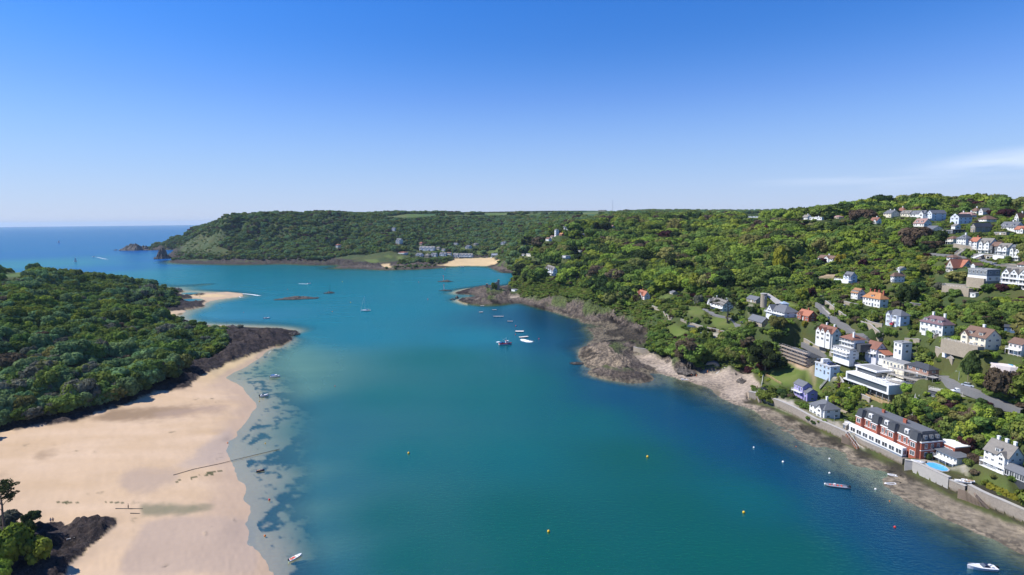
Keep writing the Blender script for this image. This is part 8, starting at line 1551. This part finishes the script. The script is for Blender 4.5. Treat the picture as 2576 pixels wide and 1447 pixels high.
# round stone tower, pavilion, sheds, garages, garden walls in white
q = atD('c4', 197, 512, 378); s = px('c4', 378); E = local_empty('round_tower', q, 0, 'round stone tower with flat top beside a curved ramp in the garden', 'tower'); mb = MB().prism([(math.cos(i / 20 * 6.2832) * 35 * s, math.sin(i / 20 * 6.2832) * 35 * s) for i in range(20)], -3, 100 * s); mb.obj('wall', m_stone, E); MB().prism([(math.cos(i / 20 * 6.2832) * 38 * s, math.sin(i / 20 * 6.2832) * 38 * s) for i in range(20)], 100 * s + .003, 100 * s + .5).obj('parapet', m_conc, E); window(E, 0, -35 * s, 60 * s, 1.2, 1.6)
extra = MB(); MB().slab([(35 * s, 4, 92 * s), (80 * s, 4, 92 * s), (165 * s, -9, 4 * s), (70 * s, -9, 4 * s)], .5).obj('ramp', m_conc, E)
q = atD('c4', 428, 532, 368); s = px('c4', 368); E = local_empty('pavilion', q, 0, 'small square pavilion with pale blue pyramid roof above the glazed house', 'pavilion'); w_ = 34 * s; MB().box(-w_, w_, -w_, w_, -2, 14 * s).obj('wall', m_frame, E); MB().poly([(-w_ - .5, -w_ - .5, 14 * s), (w_ + .5, -w_ - .5, 14 * s), (0, 0, 38 * s)]).poly([(w_ + .5, -w_ - .5, 14 * s), (w_ + .5, w_ + .5, 14 * s), (0, 0, 38 * s)]).poly([(w_ + .5, w_ + .5, 14 * s), (-w_ - .5, w_ + .5, 14 * s), (0, 0, 38 * s)]).poly([(-w_ - .5, w_ + .5, 14 * s), (-w_ - .5, -w_ - .5, 14 * s), (0, 0, 38 * s)]).poly([(-w_ - .5, -w_ - .5, 14 * s), (-w_ - .5, w_ + .5, 14 * s), (w_ + .5, w_ + .5, 14 * s), (w_ + .5, -w_ - .5, 14 * s)]).obj('roof', plain('pale_lead', (.30, .38, .48), .6, .1), E)
def shed(c, x, y, w_, d_, h_, label, wall, roof, D=None, phi=.9, name='garden_shed', glaz=False, flat=False):
    q = on(c, x, y) if D is None else atD(c, x, y, D); E = local_empty(name, q, phi, label, name.replace('_', ' ')); mb = MB().box(-w_, 0, 0, d_, -2, h_); 
    if not flat: gable_wall(mb, -w_, 0, 0, d_, h_, d_ * .25, 'x')
    mb.obj('wall', wall, E); rb = MB(); roof_gable(rb, -w_, 0, 0, d_, h_, d_ * .25, 'x', .3, .1) if not flat else rb.box(-w_ - .2, .2, -.2, d_ + .2, h_ + .003, h_ + .2); rb.obj('roof', roof, E); part('door', me_door, E, (-w_ * .7, 0, 0), (.9, 1, 1.9)); window(E, -w_ * .3, 0, h_ * .6, w_ * .3, h_ * .4)
shed('c3', 1375, 712, 4, 3.2, 2.4, 'blue garden summerhouse on the slope right of the large cream house', plain('blue_shed', (.12, .20, .33), .7, .1), RM['darkslate'], phi=.7); shed('c1', 1352, 425, 3.8, 3.2, 2.2, 'small grey roofed shed above the white gabled villa', m_wood, RM['stonetile']); shed('c4', 1060, 590, 5, 4, 2.6, 'white and blue garage on the upper side of the straight road', W['paleblue'], RM['whiteflat'], flat=True, name='garage', phi=1.2); shed('c2', 936, 655, 1.8, 1.8, 2.2, 'tiny round topped kiosk on the sea wall', m_stone, m_conc, name='kiosk', phi=1.4); shed('c5', 1430, 820, 5, 3, 2.2, 'pale greenhouse beside the terraced field', m_gel, m_glass, name='greenhouse'); shed('c2', 185, 305, 4, 1.6, 1.6, 'black storage box on the sea wall', m_black, m_black, flat=True, name='storage_box', phi=1.3); shed('c1', 615, 125, 3, 2.5, 2.2, 'small grey cabin below the concrete deck', RM['slate'], RM['darkslate'], phi=1.0)
shed('c6', 1790, 1005, 14, 6, 4.0, 'stone garages cut into the slope under the dark fronted terrace house', m_stone, m_conc, D=358, flat=True, name='garage', phi=1.25)
def block(c, x, y, D, w_, d_, h_, label, mat, name='terrace', cat='terrace', phi=1.4, cap=None, down=4):
    q = atD(c, x, y, D) if D else on(c, x, y); E = local_empty(name, q, phi, label, cat); MB().box(-w_, 0, 0, d_, -down, h_).obj('base', mat, E); mb = MB(); railing(mb, [(-w_, .1), (-.05, .1), (-.05, d_)], h_); mb.obj('railing', m_frame, E)
block('c4', 1150, 290, 396, 15, 3, 1.5, 'white terrace wall in front of the twin gabled slate house', W['white'], phi=1.45); block('c3', 1010, 885, None, 17, 4, 2.0, 'stone garage terrace below the large cream house', m_stone); block('c3', 800, 880, None, 6, 3, 1.0, 'curved white garden terrace left of the large cream house', W['white']); block('c6', 1880, 1035, 352, 7, 3, 5, 'white stair wall between the stone garages and the end terrace house', W['white'], name='stair_wall', cat='wall'); block('c3', 965, 1325, 226, 16, 7, .3, 'grey concrete parking deck on columns above the trees', m_conc, name='parking_deck', phi=1.05, down=.5)
block('c3', 930, 305, 305, 16, 3, .6, 'building terrace of stone blocks left of the modern grey house', m_stone)
# stairs: timber beach steps and hillside steps
def stairs(A_, B_, w_, label, mat, n=16, name='steps', rail=True, cat='steps', side=None):
    A_, B_ = np.array(A_, float), np.array(B_, float); E = empty(name, tuple(A_)); tag(E, label, cat); v = B_ - A_; d = v[:2] / (np.linalg.norm(v[:2]) + 1e-9); s_ = np.array((d[1], -d[0])) * w_ / 2; mb = MB(); k = v / n
    for i in range(n):
        a = k * i; b_ = k * (i + 1); mb.prism([(a[0] - s_[0], a[1] - s_[1]), (a[0] + s_[0], a[1] + s_[1]), (b_[0] + s_[0], b_[1] + s_[1]), (b_[0] - s_[0], b_[1] - s_[1])], min(a[2], b_[2]) - .5, max(a[2], b_[2]) - .003 * i)
    mb.obj('tread', mat, E)
    if rail:
        mb = MB()
        for sg in (-1, 1):
            mb.tube((s_[0] * sg, s_[1] * sg, 1), (v[0] + s_[0] * sg, v[1] + s_[1] * sg, v[2] + 1), .05, 5)
            for i in range(0, n + 1, 2): a = k * i; mb.tube((a[0] + s_[0] * sg, a[1] + s_[1] * sg, a[2] - .3), (a[0] + s_[0] * sg, a[1] + s_[1] * sg, a[2] + 1), .04, 4)
        mb.obj('handrail', m_frame, E)
    return E
stairs(atZ('c1', 1115, 1145, 1.2), atZ('c1', 985, 1010, 5.4), 2.2, 'timber beach steps going down over a palisade at the garden wall', m_wood, 12, rail=False); stairs(atZ('c2', 1050, 830, 1.3), atZ('c2', 945, 690, 5.2), 1.4, 'rusty brown steps down the sea wall left of the brick hotel', plain('rusty_steel', (.28, .12, .06), .8, .3), 14)
stairs(atZ('c2', 132, 400, 1.3), atZ('c2', 92, 305, 5.3), 1.2, 'green weeded steps down the left end of the sea wall', m_wood, 12); q1, q2 = on('c1', 352, 372), on('c1', 445, 120); stairs(q1 + np.array((0, 0, .6)), q2 + np.array((0, 0, 1.0)), 1.6, 'long railed steps climbing the wooded bluff behind the brick hotel', m_conc, 40)
q1, q2 = on('c2', 690, 275), on('c2', 795, 160); stairs(q1 + np.array((0, 0, .8)), q2 + np.array((0, 0, 1.2)), 2.0, 'straight railed steps climbing from the purple cottage to the pale blue block', m_conc, 30); q1, q2 = atD('c6', 1220, 900, 365), atD('c6', 1320, 830, 378); stairs(q1, q2, 2, 'stone stepped ramp rising to the gabled terrace', m_stone, 20); q1, q2 = atD('c6', 1450, 950, 358), atD('c6', 1595, 895, 368); stairs(q1, q2, 2, 'white railed steps below the white terrace houses', W['white'], 24)
def palisade(c, P_, label, h0=.8, n=26):
    P_ = [np.array(p_, float) for p_ in P_]; E = empty('timber_palisade', tuple(P_[0])); tag(E, label, 'palisade'); mb = MB()
    for i in range(n): t = i / (n - 1) * (len(P_) - 1); k = min(len(P_) - 2, int(t)); q = P_[k] + (P_[k + 1] - P_[k]) * (t - k) - P_[0]; mb.tube((q[0], q[1], -P_[0][2] - 1), (q[0], q[1], q[2]), .17, 6)
    mb.obj('post', m_wood, E)
palisade('c1', [atZ('c1', 835, 965, 4.6), atZ('c1', 900, 985, 4.6), atZ('c1', 1000, 1060, 3.4), atZ('c1', 1110, 1140, 1.6)], 'row of timber posts holding the beach steps below the quay'); palisade('c2', [atZ('c2', 900, 700, 4.6), atZ('c2', 960, 730, 4.2), atZ('c2', 1045, 825, 1.6)], 'sloping timber posts beside the rusty steps', n=18)
# fence of new timber, orange netting, outfall pipe, weed line logs
def fence(c, pts, h_, label, mat, name='fence'):
    P_ = ground_path(c, pts, 4); E = empty(name, tuple(float(v) for v in P_[0])); tag(E, label, 'fence'); pm = MB(); rmb = MB()
    for i, q in enumerate(P_):
        q = q - P_[0] if i else q * 0; pm.box(q[0] - .08, q[0] + .08, q[1] - .08, q[1] + .08, q[2] - .8, q[2] + h_)
        if i:
            for zz in (.35, .7, .98): rmb.tube((lq[0], lq[1], lq[2] + h_ * zz), (q[0], q[1], q[2] + h_ * zz), .07, 4)
        lq = q
    pm.obj('post', mat, E); rmb.obj('rail', mat, E)
fence('c2', [(180,150),(230,170),(280,205),(328,228)], 1.3, 'new orange brown timber fence on the grass slope above the sea wall', m_newwood); fence('c5', [(1715,850),(1745,860),(1770,875)], 1.8, 'new timber gate of the walled yard with vans', m_newwood); fence('c2', [(145,240),(155,180),(160,140)], 1.4, 'white railing beside the path at the end of the shingle beach', m_frame)
fence('c2', [(870,115),(930,170),(1000,240),(1080,300),(1160,330)], 2.0, 'green netted fence curving along the building site', plain('green_netting', (.12, .30, .24), .8, .2))
P_ = [on('l4', x, y) for x, y in [(145,685),(300,640),(500,598),(700,548),(960,485)]]; E = empty('outfall_pipe', tuple(P_[0])); tag(E, 'long thin weed covered pipe running straight across the sand into the water', 'pipe'); mb = MB()
for a, b_ in zip(P_[:-1], P_[1:]): mb.tube(tuple(a - P_[0] + np.array((0, 0, .15))), tuple(b_ - P_[0] + np.array((0, 0, .15))), .10, 6)
mb.obj('pipe', m_black, E)
for c, A_, B_, lab in [('l2', (1215,752), (1500,753), 'dark straight log line beside the lone figure on the sand'), ('l2', (1370,801), (1470,803), 'short dark line of timber below the log line'), ('l2', (705,1078), (785,1055), 'pale driftwood plank on the black rocks')]:
    a, b_ = on(c, *A_), on(c, *B_); o_ = MB().tube((0, 0, .12), tuple(b_ - a + np.array((0, 0, .12))), .16 if 'pale' not in lab else .3, 7, .08).obj('driftwood_log', m_conc if 'pale' in lab else m_black); o_.location = tuple(a); tag(o_, lab, 'log')
# boulders on the beach at right
for i, (c, x, y, w_, h_, lab) in enumerate([('c5', 1985, 1400, 110, 3.0, 'big brown boulder pile in the middle of the right beach'), ('c5', 1908, 1312, 34, 1.0, 'small dark boulder on the sand right of the ramp'), ('c5', 1340, 1280, 200, 3.2, 'dark boulder group below the cove cliff'), ('c5', 1400, 1200, 90, 5.0, 'rounded pale brown rock knob in front of the boathouse cliff')]):
    q = on(c, x, y); o_, _ = rocks(c, x, y, 60, 6, 2, lab, 30 + i); w2 = w_ * px(c, q[1]); o_.location = (q[0], q[1], q[2] - .4); k = w2 / (60 * px(c, atZ(c, x, y, 0)[1])); o_.scale = (k, k * .9, h_ / 2.4)
# ---------------------------------------------------------------- people
def person(q, head, label, top, legs, h_=1.75, arm=.25, stride=.12, name='person'):
    V = [(0, 0, .95), (0, 0, 1.15), (0, 0, 1.42), (0, 0, 1.52), (0, .01, 1.66), (.17, 0, 1.40), (.24 + arm * .2, .03, 1.15), (.26 + arm * .3, .10, .92), (.27 + arm * .3, .13, .84), (-.17, 0, 1.40), (-.25 - arm * .2, -.02, 1.15), (-.27 - arm * .2, .04, .92), (-.27 - arm * .2, .07, .84), (.10, 0, .90), (.11, stride, .50), (.12, stride * .6, .08), (.12, stride * .6 + .14, .04), (-.10, 0, .90), (-.11, -stride * .3, .50), (-.12, -stride, .08), (-.12, -stride + .14, .04)]
    Ed_ = [(0, 1), (1, 2), (2, 3), (3, 4), (2, 5), (5, 6), (6, 7), (7, 8), (2, 9), (9, 10), (10, 11), (11, 12), (0, 13), (13, 14), (14, 15), (15, 16), (0, 17), (17, 18), (18, 19), (19, 20)]
    Rd = [.15, .14, .17, .06, .105, .07, .05, .04, .035, .07, .05, .04, .035, .095, .065, .045, .035, .095, .065, .045, .035]
    E = empty(name, (float(q[0]), float(q[1]), float(q[2]) + .02), R(head)); tag(E, label, 'person'); E.scale = (h_ / 1.75,) * 3
    def skin(nm, vs_, rd, mat):
        ids = sorted(vs_); mp_ = {a: i for i, a in enumerate(ids)}; me = bpy.data.meshes.new(nm); me.from_pydata([V[i] for i in ids], [(mp_[a], mp_[b_]) for a, b_ in Ed_ if a in mp_ and b_ in mp_], []); o = bpy.data.objects.new(nm, me); col.objects.link(o); o.parent = E; md = o.modifiers.new('skin', 'SKIN'); sd_ = o.modifiers.new('sub', 'SUBSURF'); sd_.levels = 1; sd_.render_levels = 1
        for i, a in enumerate(ids): me.skin_vertices[0].data[i].radius = (Rd[a] * rd, Rd[a] * rd * .85)
        me.skin_vertices[0].data[mp_.get(0, 0)].use_root = True; me.materials.append(mat); return o
    skin('body', range(21), 1.0, plain('skin', (.50, .30, .21), .6, .05)); skin('top', (0, 1, 2, 5, 6, 9, 10), 1.14, top); skin('trousers', (0, 13, 14, 15, 17, 18, 19), 1.16, legs)
    bm = bmesh.new(); bmesh.ops.create_uvsphere(bm, u_segments=10, v_segments=7, radius=.118); bmesh.ops.translate(bm, verts=bm.verts, vec=(0, -.02, 1.70)); me = bpy.data.meshes.new('hair'); bm.to_mesh(me); bm.free(); me.materials.append(plain('dark_hair', (.05, .035, .025), .8, .1)); part('hair', me, E)
cb = plain('blue_cloth', (.06, .09, .2), .9, .1); ck = plain('dark_cloth', (.03, .03, .035), .9, .1); cr_ = plain('red_cloth', (.45, .07, .06), .9, .1); co_ = plain('orange_cloth', (.80, .22, .03), .8, .1); cw_ = plain('pale_cloth', (.6, .6, .58), .9, .1)
for c, x, y, hd, lab, t_, l_ in [('l3', 1034, 1130, 60, 'person in dark clothes walking on the golden beach, left of a pair', ck, ck), ('l3', 1045, 1131, 80, 'person in red top walking on the golden beach, right of a pair', cr_, ck), ('l3', 685, 414, 0, 'person standing on the far sand spit', ck, cb), ('l2', 1350, 750, 120, 'lone person in dark clothes on the wide sand flat', ck, ck), ('l2', 535, 900, 30, 'person in pale top beside the black rocks at lower left', cw_, cb), ('l2', 560, 897, 200, 'person in blue beside the black rocks at lower left', cb, ck), ('c5', 1466, 1345, 90, 'worker in orange on the shingle below the boathouse', co_, co_), ('c5', 1412, 1345, 10, 'worker in orange left of the other on the shingle', co_, ck), ('c5', 1592, 1300, 150, 'worker in orange beside the boathouse door', co_, co_), ('c2', 103, 268, 0, 'worker in yellow vest on the path above the sea wall', m_yellow, ck)]:
    person(on(c, x, y), hd, lab, t_, l_)
print('all built', time.time() - T0)
# ---------------------------------------------------------------- air
hb = MB().box(-34000, 34000, -1500, 34000, -32, 190); m_haze = bpy.data.materials.new('haze'); m_haze.use_nodes = True; nt = m_haze.node_tree; nt.nodes.clear(); o = N(nt, 'ShaderNodeOutputMaterial'); v = N(nt, 'ShaderNodeVolumePrincipled'); v.inputs['Color'].default_value = (.60, .80, 1.0, 1); v.inputs['Density'].default_value = 3.2e-5; v.inputs['Anisotropy'].default_value = .15; L(nt, v.outputs[0], o.inputs['Volume'])
hz_o = hb.obj('haze', m_haze); hz_o['kind'] = 'stuff'
